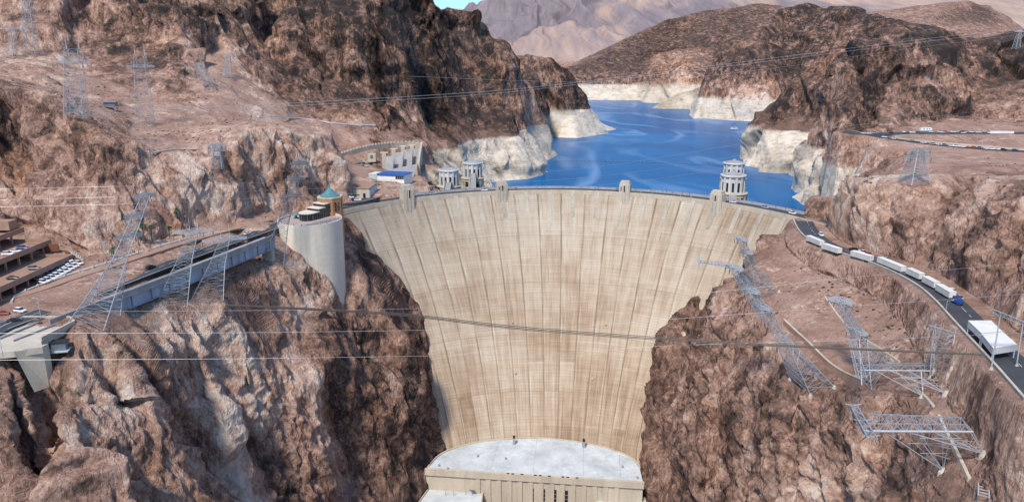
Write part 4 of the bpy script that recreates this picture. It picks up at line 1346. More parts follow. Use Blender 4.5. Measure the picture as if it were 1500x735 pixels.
def make_car(kind, colour):
    key = (kind, colour)
    root = empty('parked_car' if kind != 'pickup' else 'pickup_truck', (0, 0, -500))
    paint = PAINT[colour]
    body, glass = MB(), MB()
    if kind == 'sedan':
        loft_x(body, [(-2.25, section(1.55, .45, .85)), (-2.1, section(1.75, .3, .95)), (-1.0, section(1.82, .25, 1.0)), (0.9, section(1.82, .25, .98)), (2.0, section(1.75, .3, .85)), (2.25, section(1.5, .4, .7))])
        loft_x(glass, [(-1.75, section(1.5, .9, .98, .03)), (-1.0, section(1.42, .9, 1.38, .06)), (0.15, section(1.42, .9, 1.40, .06)), (1.15, section(1.5, .9, .98, .03))])
        roof = (-0.45, 0, 1.415, 1.15, 1.2); wb = 1.35; L = 4.5
    elif kind == 'suv':
        loft_x(body, [(-2.35, section(1.7, .45, 1.05)), (-2.25, section(1.88, .35, 1.15)), (-0.9, section(1.95, .3, 1.15)), (1.0, section(1.95, .3, 1.12)), (2.2, section(1.88, .35, 1.02)), (2.4, section(1.65, .45, .85))])
        loft_x(glass, [(-2.3, section(1.6, 1.05, 1.14, .03)), (-2.05, section(1.58, 1.05, 1.72, .06)), (0.3, section(1.58, 1.05, 1.74, .06)), (1.15, section(1.62, 1.05, 1.12, .03))])
        roof = (-0.85, 0, 1.76, 2.2, 1.4); wb = 1.45; L = 4.8
    else:
        loft_x(body, [(-2.8, section(1.85, .5, 1.05)), (-0.6, section(1.95, .4, 1.08)), (1.2, section(1.95, .4, 1.12)), (2.5, section(1.9, .45, 1.05)), (2.75, section(1.7, .5, .9))])
        loft_x(glass, [(-0.75, section(1.65, 1.05, 1.14, .03)), (-0.6, section(1.6, 1.05, 1.72, .06)), (0.5, section(1.6, 1.05, 1.74, .06)), (1.3, section(1.65, 1.05, 1.12, .03))])
        roof = (-0.05, 0, 1.76, 1.1, 1.4); wb = 1.7; L = 5.5
    b = body.build('body', paint, root)
    glass.build('windows', M['window'], root)
    r = MB(); r.box((roof[0], 0, roof[2]), (roof[3], roof[4], 0.05)); r.build('roof', paint, root)
    if kind == 'pickup':
        q = MB(); q.box((-1.75, 0, 1.085), (1.9, 1.5, 0.03)); q.build('cargo_bed', M['black'], root)
    for sx in (-1, 1):
        for sy in (-1, 1):
            q = MB()
            for k in range(2):
                pass
            n = 12
            vs = [(sx * wb + .34 * math.cos(2 * math.pi * i / n), sy * .82 + t * .12, .34 + .34 * math.sin(2 * math.pi * i / n)) for t in (-1, 1) for i in range(n)]
            fs = [(i, (i + 1) % n, n + (i + 1) % n, n + i) for i in range(n)] + [tuple(range(n)), tuple(range(2 * n - 1, n - 1, -1))]
            q.add(vs, fs)
            q.build('wheel', M['black'], root)
    for sy in (-1, 1):
        q = MB(); q.box((L / 2 - .06, sy * .6, .68), (.12, .3, .14)); q.build('headlight', M['white'], root)
    CAR_PROTO[key] = root
    return root


def put_car(p, rz, kind, colour, label, group=None):
    key = (kind, colour)
    if key not in CAR_PROTO:
        o = make_car(kind, colour)
    else:
        o = copy_tree(CAR_PROTO[key])
        for k in ('group',):
            if k in o: del o[k]
    o.location = p
    o.rotation_euler = (0, 0, rz)
    tag(o, label, 'pickup' if kind == 'pickup' else 'car', group)
    return o


def heading(line, i):
    a, b = line[max(i - 1, 0)], line[min(i + 1, len(line) - 1)]
    return math.atan2(b[1] - a[1], b[0] - a[0])


def on_line(line, px, side=0.0):
    """point of a world line nearest to a photo column, shifted sideways; returns (point, heading)"""
    P = np.array(line)
    q = proj(P[:, 0], P[:, 1], P[:, 2])[0]
    i = int(np.argmin(np.abs(q - px)))
    h = heading(P, i)
    return (P[i, 0] - math.sin(h) * side, P[i, 1] + math.cos(h) * side, P[i, 2]), h


# people: one skinned body each
CLOTH = [worn('cloth_%s' % n, c, 0.85, var=0.2) for n, c in (('navy', (.03, .04, .09)), ('black', (.015, .015, .016)), ('white', (.6, .6, .58)), ('red', (.35, .04, .03)), ('grey', (.16, .16, .17)), ('teal', (.05, .2, .22)))]
SKIN = worn('skin', (0.42, 0.25, 0.18), 0.6, var=0.1)
TROUSER = worn('dark_trousers', (0.03, 0.035, 0.05), 0.85, var=0.2)
HAIR = worn('dark_hair', (0.025, 0.018, 0.012), 0.7, var=0.2)


def person_mesh(name, stride, shirt):
    V = [(0, 0, .95), (0, 0, 1.15), (0, 0, 1.38), (0, 0, 1.5), (0.01, 0, 1.6), (0.01, 0, 1.72),
         (0, .1, .9), (stride * .5, .11, .5), (stride * .9 - .04, .11, .08), (stride * .9 + .14, .11, .04),
         (0, -.1, .9), (-stride * .35, -.11, .5), (-stride, -.11, .08), (-stride + .16, -.11, .04),
         (0, .2, 1.4), (-stride * .4, .25, 1.12), (-stride * .3 + .1, .26, .86),
         (0, -.2, 1.4), (stride * .5, -.25, 1.12), (stride * .6 + .1, -.26, .88)]
    E = [(0, 1), (1, 2), (2, 3), (3, 4), (4, 5), (0, 6), (6, 7), (7, 8), (8, 9), (0, 10), (10, 11), (11, 12), (12, 13), (2, 14), (14, 15), (15, 16), (2, 17), (17, 18), (18, 19)]
    Rr = [.14, .14, .15, .06, .1, .09, .1, .065, .05, .045, .1, .065, .05, .045, .07, .05, .04, .07, .05, .04]
    me = bpy.data.meshes.new(name + '_skeleton')
    me.from_pydata(V, E, [])
    o = bpy.data.objects.new(name + '_skeleton', me)
    COL.objects.link(o)
    md = o.modifiers.new('skin', 'SKIN')
    for i, r in enumerate(Rr):
        me.skin_vertices[0].data[i].radius = (r, r)
    me.skin_vertices[0].data[0].use_root = True
    sd_ = o.modifiers.new('sub', 'SUBSURF'); sd_.levels = 1
    dg = bpy.context.evaluated_depsgraph_get()
    m2 = bpy.data.meshes.new_from_object(o.evaluated_get(dg))
    bpy.data.objects.remove(o)
    m2.name = name
    m2.materials.clear()
    for mt in (SKIN, shirt, TROUSER, HAIR): m2.materials.append(mt)
    for p in m2.polygons:
        c = p.center
        if c.z > 1.66 or (c.z > 1.56 and c.x < -0.02): p.material_index = 3
        elif c.z > 1.46 or (abs(c.y) > .2 and c.z < 1.15): p.material_index = 0
        elif c.z > 0.96: p.material_index = 1
        else: p.material_index = 2
    return m2


PEOPLE = [person_mesh('person', 0.06 + 0.2 * (k % 2), CLOTH[k]) for k in range(len(CLOTH))]
PEOPLE_RNG = random.Random(4)


def put_person(x, y, z, label, group, k=None):
    k = PEOPLE_RNG.randrange(len(PEOPLE)) if k is None else k
    o = bpy.data.objects.new('person', PEOPLE[k])
    COL.objects.link(o)
    o.location = (x, y, z)
    o.rotation_euler = (0, 0, PEOPLE_RNG.uniform(0, 6.28))
    s = PEOPLE_RNG.uniform(0.92, 1.04)
    o.scale = (s, s, s)
    tag(o, label, 'person', group)
    return o


def ribbon(name, line, wl, wr, mat, dz=0.0, thick=0.0, parent=None):
    P = np.array(line)
    m = MB()
    V, F = [], []
    for i in range(len(P)):
        h = heading(P, i)
        nx, ny = -math.sin(h), math.cos(h)
        V += [(P[i, 0] + nx * wl, P[i, 1] + ny * wl, P[i, 2] + dz), (P[i, 0] - nx * wr, P[i, 1] - ny * wr, P[i, 2] + dz)]
        if thick: V += [(V[-2][0], V[-2][1], V[-2][2] - thick), (V[-1][0], V[-1][1], V[-1][2] - thick)]
    if not thick:
        F = [(2 * i, 2 * i + 1, 2 * i + 3, 2 * i + 2) for i in range(len(P) - 1)]
    else:
        for i in range(len(P) - 1):
            a, b = 4 * i, 4 * i + 4
            F += [(a, a + 1, b + 1, b), (a + 1, a + 3, b + 3, b + 1), (a + 2, a, b, b + 2), (a + 3, a + 2, b + 2, b + 3)]
        F += [(0, 2, 3, 1), (4 * len(P) - 4, 4 * len(P) - 3, 4 * len(P) - 1, 4 * len(P) - 2)]
    m.add(V, F)
    return m.build(name, mat, parent)


def offset(line, s, dz=0.0):
    P = np.array(line)
    Q = []
    for i in range(len(P)):
        h = heading(P, i)
        Q.append((P[i, 0] - math.sin(h) * s, P[i, 1] + math.cos(h) * s, P[i, 2] + dz))
    return Q


def bury(line, depth):
    """clip a wall line to sit into the ground: returns ground heights minus depth"""
    return [gz(p[0], p[1]) - depth for p in line]
# ------------------------------------------------------------------ towers on the dam crest (parts of the dam)
def dam_tower(px, top_py, w, big):
    u = dam_u_at(px)
    c, t = crest_frame(u)
    nx, ny = math.sin(t), -math.cos(t)             # towards downstream
    tx, ty = math.cos(t), math.sin(t)
    d0 = proj(*c)
    _, f, up = ray(px, top_py)
    H = HCAM + up / f * c[1]
    def at(a, o): return (c[0] + tx * a + nx * o, c[1] + ty * a + ny * o)
    m = MB()
    hw = w / 2
    m.prism([at(-hw, -4.2), at(hw, -4.2), at(hw, 1.7), at(-hw, 1.7)], -24, H - 2.2)
    m.prism([at(-hw + .5, -3.8), at(hw - .5, -3.8), at(hw - .5, 1.25), at(-hw + .5, 1.25)], H - 2.2, H - .7)
    m.prism([at(-hw + 1.1, -3.2), at(hw - 1.1, -3.2), at(hw - 1.1, .8), at(-hw + 1.1, .8)], H - .7, H)
    # fluting on the downstream side
    for k in (-1, 0, 1):
        a = k * w * 0.3
        m.prism([at(a - w * .09, 1.7), at(a + w * .09, 1.7), at(a + w * .09, 2.15), at(a - w * .09, 2.15)], -22, H - 2.6)
    m.prism([at(-hw, 1.0), at(hw, 1.0), at(hw - .6, 1.9), at(-hw + .6, 1.9)], -34, -24, poly2=[at(-hw, 1.0), at(hw, 1.0), at(hw, 1.7), at(-hw, 1.7)])
    o = local(m.build('tower', M['concrete'], DAM), DAM)
    q = MB(); q.prism([at(-.45, 2.0), at(.45, 2.0), at(.45, 2.2), at(-.45, 2.2)], 1.0, H - 3.2)
    if big: q.prism([at(-w * .3 - .3, 1.6), at(-w * .3 + .3, 1.6), at(-w * .3 + .3, 2.2), at(-w * .3 - .3, 2.2)], 1.5, H - 4)
    q.build('tower_window', M['window'], o)
    q = MB(); q.bar((*at(0, -1), H), (*at(0, -1), H + 1.6), 0.12); q.build('finial', M['steeldark'], o)
    q = MB(); q.bar((*at(-hw, -1), H - 2), (*at(-hw - 1.5, -1), H - 1.4), 0.2)
    q.build('bracket', M['steeldark'], o)


for a in ((598, 271, 8.4, 0), (735, 265, 7.6, 1), (915, 265, 7.6, 1), (1050, 279, 8.6, 0)):
    dam_tower(*a)


# ------------------------------------------------------------------ inspection slots and stains have their own small fittings
for (px, py, s) in ((750, 470, 1.0), (888, 474, 1.0), (755, 548, 1.2), (868, 553, 1.2)):
    p = on_dam(px, py)
    q = MB(); q.box((p[0], p[1] - .6, p[2]), (s, 1.6, s))
    local(q.build('hatch', M['cream'], DAM), DAM)


# ------------------------------------------------------------------ people and cars on the crest
RNG = random.Random(11)
for px in [690, 702, 716, 742, 760, 788, 812, 835, 850, 869, 874, 880, 889, 903, 926, 934, 938, 946, 955, 963, 968, 976, 981, 986, 990, 996, 1000, 1003, 1008, 1011, 1015, 1019, 1024, 1028, 1034, 1068, 1085, 1102, 1110, 1119, 1124, 1131, 1140, 1152, 1160,
           535, 548, 562, 581, 622, 640, 655, 668, 505 + 18]:
    u = dam_u_at(px)
    c = dam_face(u, 0, -RNG.choice((1.0, 1.4, 12.4, 12.8, 11.9)))
    put_person(c[0], c[1], 0.06, 'tiny dark figure strolling along the dam crest walkway', 'people walking on the dam crest')
for px, colr, k, lab in ((713, 'white', 'suv', 'white car on the dam roadway left of the crest centre'), (758, 'grey', 'sedan', 'grey sedan on the dam roadway just right of a crest tower'), (905, 'black', 'suv', 'black car on the dam roadway close to the third crest tower'),
                         (1066, 'white', 'sedan', 'white sedan on the dam roadway beside the rightmost crest tower'), (1112, 'silver', 'suv', 'silver car near the right end of the dam roadway'), (1150, 'white', 'suv', 'white car at the far right end of the dam roadway'),
                         (560, 'black', 'sedan', 'black sedan on the dam roadway near its left end'), (640, 'silver', 'sedan', 'silver sedan on the dam roadway left of a crest tower')):
    u = dam_u_at(px)
    c, t = crest_frame(u)
    c = dam_face(u, 0, -6.4)
    put_car((c[0], c[1], -0.1), t, k, colr, lab, 'cars crossing the dam')


# ------------------------------------------------------------------ intake towers standing in the lake
def intake_tower(px, d, apex_py, width_px, label, sc=1.0):
    p = PD(px, apex_py, d)
    H = p[2] - 2.6
    w = width_px * (d * CP + (HCAM - p[2]) * SP) / FPX / 2
    root = empty('intake_tower', (p[0], p[1], LAKE_Z), 0, label, 'intake tower', 'intake towers in the lake')
    zb = -LAKE_Z                                    # crest level in local height
    h = H + zb
    def fl(m, r, z0, z1, n=12, fin=.14, fw=.22):
        m.lathe((0, 0, 0), [(r, z0), (r, z1)], 36)
        for k in range(n):
            t = 2 * math.pi * k / n
            m.box((math.cos(t) * r, math.sin(t) * r, (z0 + z1) / 2), (r * fin * 2, r * fw, z1 - z0), t)
    m = MB()
    fl(m, w * .92, -40, h - 21.0, 12)
    m.build('shaft', M['concrete'], root)
    m = MB(); m.lathe((0, 0, 0), [(w * 1.02, h - 21.4), (w * 1.06, h - 21.0), (w * 1.06, h - 20.2), (w * .72, h - 20.1)], 36)
    for k in range(12):                             # open arcade under the operating floor
        t = 2 * math.pi * (k + .5) / 12
        m.box((math.cos(t) * w * .96, math.sin(t) * w * .96, h - 17.4), (1.2, 1.5, 5.4), t)
    m.lathe((0, 0, 0), [(w * 1.0, h - 15.4), (w * 1.0, h - 13.4), (w * 1.06, h - 13.3), (w * 1.06, h - 12.8), (w * .7, h - 12.7)], 36)
    m.build('gallery', M['cream'], root)
    m = MB(); m.lathe((0, 0, 0), [(w * .72, h - 20.1), (w * .72, h - 12.9)], 30); m.build('arcade_core', M['window'], root)
    m = MB(); fl(m, w * .76, h - 12.8, h - 1.2, 12, .1, .2)
    m.lathe((0, 0, 0), [(w * .85, h - 1.3), (w * .89, h - 1.0), (w * .89, h - .2), (w * .82, h)], 36)
    m.build('upper_drum', M['itower'], root)
    for k in range(12):
        t = 2 * math.pi * (k + .5) / 12
        q = MB(); q.box((math.cos(t) * w * .755, math.sin(t) * w * .755, h - 8.4), (.5, w * .15, 6.4), t)
        if k % 2: q = MB(); q.box((math.cos(t) * w * .755, math.sin(t) * w * .755, h - 8.4), (.5, w * .15, 6.4), t)
        q.build('window', M['window'], root)
    m = MB(); m.lathe((0, 0, 0), [(w * .8, h), (w * .6, h + .7), (w * .2, h + 1.5), (w * .16, h + 1.6), (w * .14, h + 2.4), (0.05, h + 2.7)], 36)
    m.build('roof', M['greyconc'], root)
    m = MB(); m.bar((0, 0, h + 2.4), (0, 0, h + 4.2), .1); m.build('finial', M['steeldark'], root)
    return p, H


IT = {}
IT['ln'] = intake_tower(657, 572, 243, 34, 'nearer of two fluted concrete intake towers left of the dam centre')
IT['lf'] = intake_tower(692, 618, 233, 33, 'farther intake tower of the left pair with open frame below')
IT['rn'] = intake_tower(1075, 520, 250, 42, 'tall near intake tower behind the right crest tower')
IT['rf'] = intake_tower(1076, 600, 233, 36, 'far intake tower whose cap peeks above the right near one')


def access_bridge(key, px, label):
    p, H = IT[key]
    u = dam_u_at(px)
    q = dam_face(u, 0, -CREST_W)
    a, b = Vector((q[0], q[1], -0.2)), Vector((p[0], p[1], -0.2))
    d = (b - a); L = d.length - 7; d.normalize()
    n = Vector((-d.y, d.x, 0))
    root = empty('access_bridge', a, 0, label, 'bridge', 'bridges from crest to intake towers')
    def w(s, o, z): v = d * s + n * o; return (v.x, v.y, z)
    m = MB(); m.prism([w(-.5, -2.4, 0)[:2], w(L, -2.4, 0)[:2], w(L, 2.4, 0)[:2], w(-.5, 2.4, 0)[:2]], -1.0, 0)
    m.build('deck', M['greyconc'], root)
    for s in (-1, 1):
        m = MB(); m.prism([w(-.5, s * 2.4, 0)[:2], w(L, s * 2.4, 0)[:2], w(L, s * 2.1, 0)[:2], w(-.5, s * 2.1, 0)[:2]], 0.003, 1.1)
        m.build('parapet', M['concrete'], root)
    m = MB()
    for k in range(1, 4):
        s = L * k / 3.3
        for o in (-1.8, 1.8):
            m.bar(w(s, o, -1), w(s, o, -46), .7)
        for z in (-8, -16, -24, -32): m.bar(w(s, -1.8, z), w(s, 1.8, z), .5)
    m.build('pier', M['cream'], root)


access_bridge('ln', 664, 'short concrete access bridge to the nearer left intake tower')
access_bridge('lf', 700, 'concrete access bridge to the farther left intake tower')
access_bridge('rn', 1058, 'concrete access bridge to the near right intake tower')

# ------------------------------------------------------------------ buoy line and boat on the lake
a_, b_ = Vector(PZ(812, 236, LAKE_Z)), Vector(PZ(1062, 243, LAKE_Z))
root = empty('buoy_line', a_, 0, 'string of dark buoys floating across the blue lake', 'buoy line')
d = b_ - a_
m = MB()
pts = [(d * (i / 40)) + Vector((0, math.sin(math.pi * i / 40) * 14, 0.25)) for i in range(41)]
m.tube(pts, .12, 5)
m.build('rope', M['darkcable'], root)
bm_ = None
for i in range(0, 41):
    if bm_ is None:
        q = MB(); q.lathe((0, 0, 0), [(.3, -.4), (.75, -.2), (.85, .4), (.5, .9), (.2, 1.1)], 10); bm_ = q.mesh('buoy')
        bm_.materials.append(M['steeldark'])
    o = bpy.data.objects.new('buoy', bm_); COL.objects.link(o); o.parent = root; o.location = pts[i]
p = PZ(1076, 189, LAKE_Z)
root = empty('houseboat', p, 0.1, 'white flat houseboat moored on the lake near the right shore', 'boat')
m = MB(); loft_x(m, [(-9, [(-2.4, -.3), (2.4, -.3), (2.7, .9), (-2.7, .9)]), (5, [(-2.4, -.3), (2.4, -.3), (2.7, .9), (-2.7, .9)]), (9, [(-.6, 0), (.6, 0), (.9, 1.1), (-.9, 1.1)])]); m.build('hull', M['white'], root)
m = MB(); m.box((-1.5, 0, 2.1), (11, 4.2, 2.4)); m.build('cabin', M['white'], root)
m = MB(); m.box((-1.5, 0, 2.3), (9, 4.26, .9)); m.build('window', M['window'], root)
m = MB(); m.box((-1.5, 0, 3.42), (12.5, 5.0, .2)); m.build('roof', M['white'], root)


# ------------------------------------------------------------------ powerhouse at the foot of the dam
ZR = -144.0
arc_px = [(627, 684), (640, 668), (662, 657), (700, 647), (745, 643), (790, 641), (840, 646), (880, 654), (910, 663), (930, 673), (937, 685)]
arc = [PZ(x, y, ZR) for x, y in arc_px]
arc = [(p[0], p[1]) for p in smooth_line([(p[0], p[1], 0) for p in arc], 3.0, 2)]
fl_, fr_ = PZ(624, 686, ZR), PZ(942, 706, ZR)
PH = empty('powerhouse', ((fl_[0] + fr_[0]) / 2, (fl_[1] + fr_[1]) / 2, ZR - 40), 0, 'cream powerhouse with white roof wedged at the foot of the dam', 'powerhouse')


def ph(mb, name, mat, parent=None):
    o = mb.build(name, mat, parent or PH)
    if parent is None: local(o, PH)
    return o


roofp = [(fl_[0], fl_[1])] + arc + [(fr_[0], fr_[1])]
m = MB(); m.prism(roofp, ZR - .6, ZR); ph(m, 'roof', M['roofwhite'])
# low coping along the curved edge
m = MB()
for i in range(len(arc) - 1):
    a, b = Vector((*arc[i], 0)), Vector((*arc[i + 1], 0))
    n = Vector((-(b - a).y, (b - a).x, 0)).normalized()
    m.prism([(a + n * .5).xy[:], (b + n * .5).xy[:], (b - n * .4).xy[:], (a - n * .4).xy[:]], ZR - 3, ZR + .7)
ph(m, 'coping', M['cream'])
fv = Vector((fr_[0] - fl_[0], fr_[1] - fl_[1], 0)); FL = fv.length; fv.normalize()
fn = Vector((fv.y, -fv.x, 0))
base = Vector((fl_[0], fl_[1], 0))


def fp(s, o): v = base + fv * s + fn * o; return (v.x, v.y)


def fbox(m, s0, s1, o0, o1, z0, z1): m.prism([fp(s0, o0), fp(s1, o0), fp(s1, o1), fp(s0, o1)], z0, z1)


m = MB(); fbox(m, 0, FL, -4, 0, -200, ZR - .62)
fbox(m, -.6, FL + .6, -.5, 1.2, ZR - 3.6, ZR + .5)          # projecting cornice band
for k in range(-6, 8):                                      # pilasters between the slots
    s = FL * .54 + k * FL * .049
    fbox(m, s - 1.3, s + 1.3, 0, .7, -200, ZR - 3.62)
ph(m, 'facade', M['cream'])
for k in range(5):
    s = FL * .445 + k * FL * .0525
    m = MB(); fbox(m, s - .95, s + .95, .0, .35, ZR - 26, ZR - 8.5)
    o = ph(m, 'window', M['window'])
    m = MB()
    for j in range(6): fbox(m, s - .95, s + .95, .34, .45, ZR - 11.5 - j * 2.6, ZR - 11.2 - j * 2.6)
    ph(m, 'window_bar', M['greyconc'])
for k in range(9):
    s = FL * (.36 + .042 * k + (.02 if k % 3 == 0 else 0)); m = MB(); fbox(m, s, s + 1.6, .2, 1.0, ZR + .503, ZR + .8); ph(m, 'roof_vent', M['black'])
m = MB()
for f_ in (.3, .5, .73, .9):
    a = Vector((*fp(FL * f_, -3), 0)); tgt = min(arc, key=lambda q: abs((Vector((*q, 0)) - base).dot(fv) - FL * f_)); b = Vector((*tgt, 0))
    n = (b - a).normalized(); t_ = Vector((-n.y, n.x, 0))
    q0, q1 = a + n * 1, b - n * 2
    m.prism([(q0 + t_ * .09).xy[:], (q1 + t_ * .09).xy[:], (q1 - t_ * .09).xy[:], (q0 - t_ * .09).xy[:]], ZR, ZR + .02)
ph(m, 'roof_seam', M['greyconc'])
for (px, py) in ((753, 650), (855, 655)):
    p = PZ(px, py, ZR)
    m = MB(); m.box((p[0], p[1], ZR + 2.2), (1.6, 1.8, 4.4)); o = ph(m, 'roof_hut', M['greyconc'])
    m = MB(); m.box((p[0], p[1], ZR + 5.1), (1.5, 1.6, 1.3)); ph(m, 'hut_cap', M['black'])
for (px, py) in ((643, 682), (656, 687), (934, 700), (700, 668), (741, 672), (912, 684)):
    p = PZ(px, py, ZR); m = MB(); m.box((p[0], p[1], ZR + .5), (1.2, 1.6, 1.0)); ph(m, 'roof_unit', M['greyconc'])
# the two long wings along the canyon walls
for side in (-1, 1):
    if side < 0:
        q = [PZ(635, 706, -158), PZ(708, 710, -158), PZ(700, 790, -158), PZ(575, 790, -158)]
    else:
        q = [PZ(874, 725, -158), PZ(944, 729, -158), PZ(960, 800, -158), PZ(870, 800, -158)]
    m = MB(); m.prism([(p[0], p[1]) for p in q], -158.6, -158)
    o = ph(m, 'wing_roof', M['roofwhite'])
    m = MB(); cx_ = sum(p[0] for p in q) / 4; cy_ = sum(p[1] for p in q) / 4
    m.prism([(cx_ + (p[0] - cx_) * .985, cy_ + (p[1] - cy_) * .985) for p in q], -200, -158.62)
    for i in range(4):
        a, b = Vector(q[i]), Vector(q[(i + 1) % 4])
        n = Vector((-(b - a).y, (b - a).x, 0)).normalized() * .35
        m.prism([(a + n).xy[:], (b + n).xy[:], (b - n).xy[:], (a - n).xy[:]], -160, -157.2)
    ph(m, 'wing_wall', M['cream'])
m = MB()
p = PZ(688, 716, -158)
m.box((p[0], p[1], -157.2), (6, 3, 1.6), .1); m.box((p[0] + 2.5, p[1] - 4, -157.4), (2, 2.4, 1.2)); m.bar((p[0] - 1, p[1] - 2, -157), (p[0] + 3.5, p[1] - 7, -154.5), .25); m.bar((p[0] - 2, p[1] - 6, -158), (p[0] - 2.5, p[1] - 6, -154), .12)
m.bar((p[0] - 9, p[1] - 7, -158), (p[0] - 9, p[1] - 7, -154.5), .14); m.bar((p[0] - 14, p[1] - 7, -158), (p[0] - 14, p[1] - 7, -154.5), .14)
ph(m, 'roof_crane', M['steeldark'])
m = MB(); p = PZ(881, 720, -156); m.box((p[0], p[1], -156.5), (1.2, 1.2, 3)); m.box((p[0] + 2.2, p[1], -156.9), (1, 1, 2)); ph(m, 'roof_tank', M['rust'])
# ------------------------------------------------------------------ left approach road
def kind(o, label=None):
    return tag(o, label, kind='structure')


def lane_line(name, line, s, w=0.18, dash=None, mat='white', dz=0.012):
    L = offset(line, s, dz)
    m = MB()
    P = np.array(L)
    acc = 0.0
    for i in range(len(P) - 1):
        seg = np.linalg.norm(P[i + 1] - P[i])
        if dash is None or (acc % (2 * dash)) < dash:
            h = heading(P, i)
            n = np.array([-math.sin(h) * w / 2, math.cos(h) * w / 2, 0])
            m.add([P[i] + n, P[i] - n, P[i + 1] - n, P[i + 1] + n], [(0, 1, 2, 3)])
        acc += seg
    o = m.build(name, M[mat])
    return kind(o)


RL = ROAD_LEFT
kind(ribbon('road', RL, 4.2, 5.2, M['asphalt'], 0.0, 0.6))
lane_line('road_marking', RL, 3.8); lane_line('road_marking', RL, -4.7); lane_line('road_marking', RL, -.4, .16, 4.0)
# wide asphalt apron in the near left corner
ap = [PZ(x, y, 0.35) for x, y in ((-80, 432), (0, 449), (58, 447), (64, 452), (74, 462), (58, 470), (30, 473), (0, 490), (-80, 520))]
m = MB(); m.prism([(p[0], p[1]) for p in ap], -0.6, 0.42); kind(m.build('road_apron', M['asphalt']))
m = MB()
kl = smooth_line([PZ(x, y, .5) for x, y in ((-40, 446), (0, 446.5), (40, 445.5), (62, 440), (90, 431), (130, 416), (200, 391), (270, 366), (340, 341), (385, 327))], 2.0)
kind(ribbon('kerb', kl, .3, .3, M['cream'], .13, .5))
# pink pavement along the plaza
pl_ = smooth_line([(lambda h: (h[0], h[1], h[2] + .15))(hit(x, y)) for x, y in ((-30, 441), (20, 436), (60, 424), (110, 406), (160, 391), (210, 374), (260, 358), (330, 338), (395, 322))], 2.0)
kind(ribbon('pavement', pl_, 2.6, 2.6, M['garage'], .2, .8))
lw = smooth_line([(lambda h: (h[0], h[1], h[2] + .7))(hit(x, y)) for x, y in ((18, 443), (20, 436), (34, 428), (70, 414), (110, 400), (150, 388), (200, 372), (250, 356), (300, 344), (360, 335), (398, 328))], 1.5)
root = empty('low_wall', lw[len(lw) // 2], 0, 'long low white kerb wall edging the plaza above the left road', 'wall')
m = MB()
for i in range(len(lw) - 1): m.bar((lw[i][0], lw[i][1], lw[i][2] - .3), (lw[i + 1][0], lw[i + 1][1], lw[i + 1][2] - .3), .32)
local(m.build('coping', M['white'], root), root)
m = MB()
for i in range(0, len(lw), 4): m.box((lw[i][0], lw[i][1], lw[i][2] - .2), (.75, .75, 1.0))
local(m.build('piers', M['cream'], root), root)

# ------------------------------------------------------------------ girder bridge
BL = smooth_line([PZ(x, y, z) for x, y, z in ((72, 468, 1.9), (110, 454, 2.0), (150, 439, 2.2), (200, 421, 2.6), (260, 398, 3.0), (330, 371, 3.4), (402, 343, 3.6))], 2.5)
root = empty('road_bridge', BL[len(BL) // 2], 0, 'long grey blue girder road bridge with pale parapet beside the cliff', 'bridge')
m = MB()
def sweep(m, line, prof):
    P = np.array(line); n = len(prof)
    V = []
    for i in range(len(P)):
        h = heading(P, i)
        for (s, z) in prof: V.append((P[i, 0] + math.sin(h) * s, P[i, 1] - math.cos(h) * s, P[i, 2] + z))
    F = [(i * n + k, i * n + (k + 1) % n, (i + 1) * n + (k + 1) % n, (i + 1) * n + k) for i in range(len(P) - 1) for k in range(n)]
    F += [tuple(range(n - 1, -1, -1)), tuple(range((len(P) - 1) * n, len(P) * n))]
    m.add(V, [f[::-1] for f in F])
    return m
local(sweep(MB(), BL, [(.25, 0), (.25, -2.0), (-.25, -2.0), (-.25, 0)]).build('parapet', M['greyconc'], root), root)
local(sweep(MB(), BL, [(.5, -2.0), (.5, -2.6), (-7, -2.6), (-7, -2.0)]).build('deck', M['greyconc'], root), root)
local(sweep(MB(), BL, [(-.1, -2.6), (-.1, -7.2), (.35, -7.25), (.35, -7.5), (-1.5, -7.5), (-1.5, -2.6)]).build('girder', M['girder'], root), root)
local(sweep(MB(), BL, [(-5.5, -2.6), (-5.5, -7.4), (-6.3, -7.4), (-6.3, -2.6)]).build('girder', M['girder'], root), root)
for i in range(2, len(BL), 4):
    h = heading(BL, i); p = BL[i]
    q = MB(); q.box((p[0] + math.sin(h) * .02, p[1] - math.cos(h) * .02, p[2] - 4.9), (.35, .45, 4.5), h)
    local(q.build('stiffener', M['steeldark'], root), root)
for i in (1, len(BL) - 2):
    p = BL[i]; h = heading(BL, i)
    c = (p[0] - math.sin(h) * 3.2, p[1] + math.cos(h) * 3.2)
    g = gz(*c) - 4
    q = MB(); q.box((c[0], c[1], (g + p[2] - 7.5) / 2), (2.4, 6.5, max(2, p[2] - 7.5 - g)), h)
    local(q.build('pier', M['concrete'], root), root)
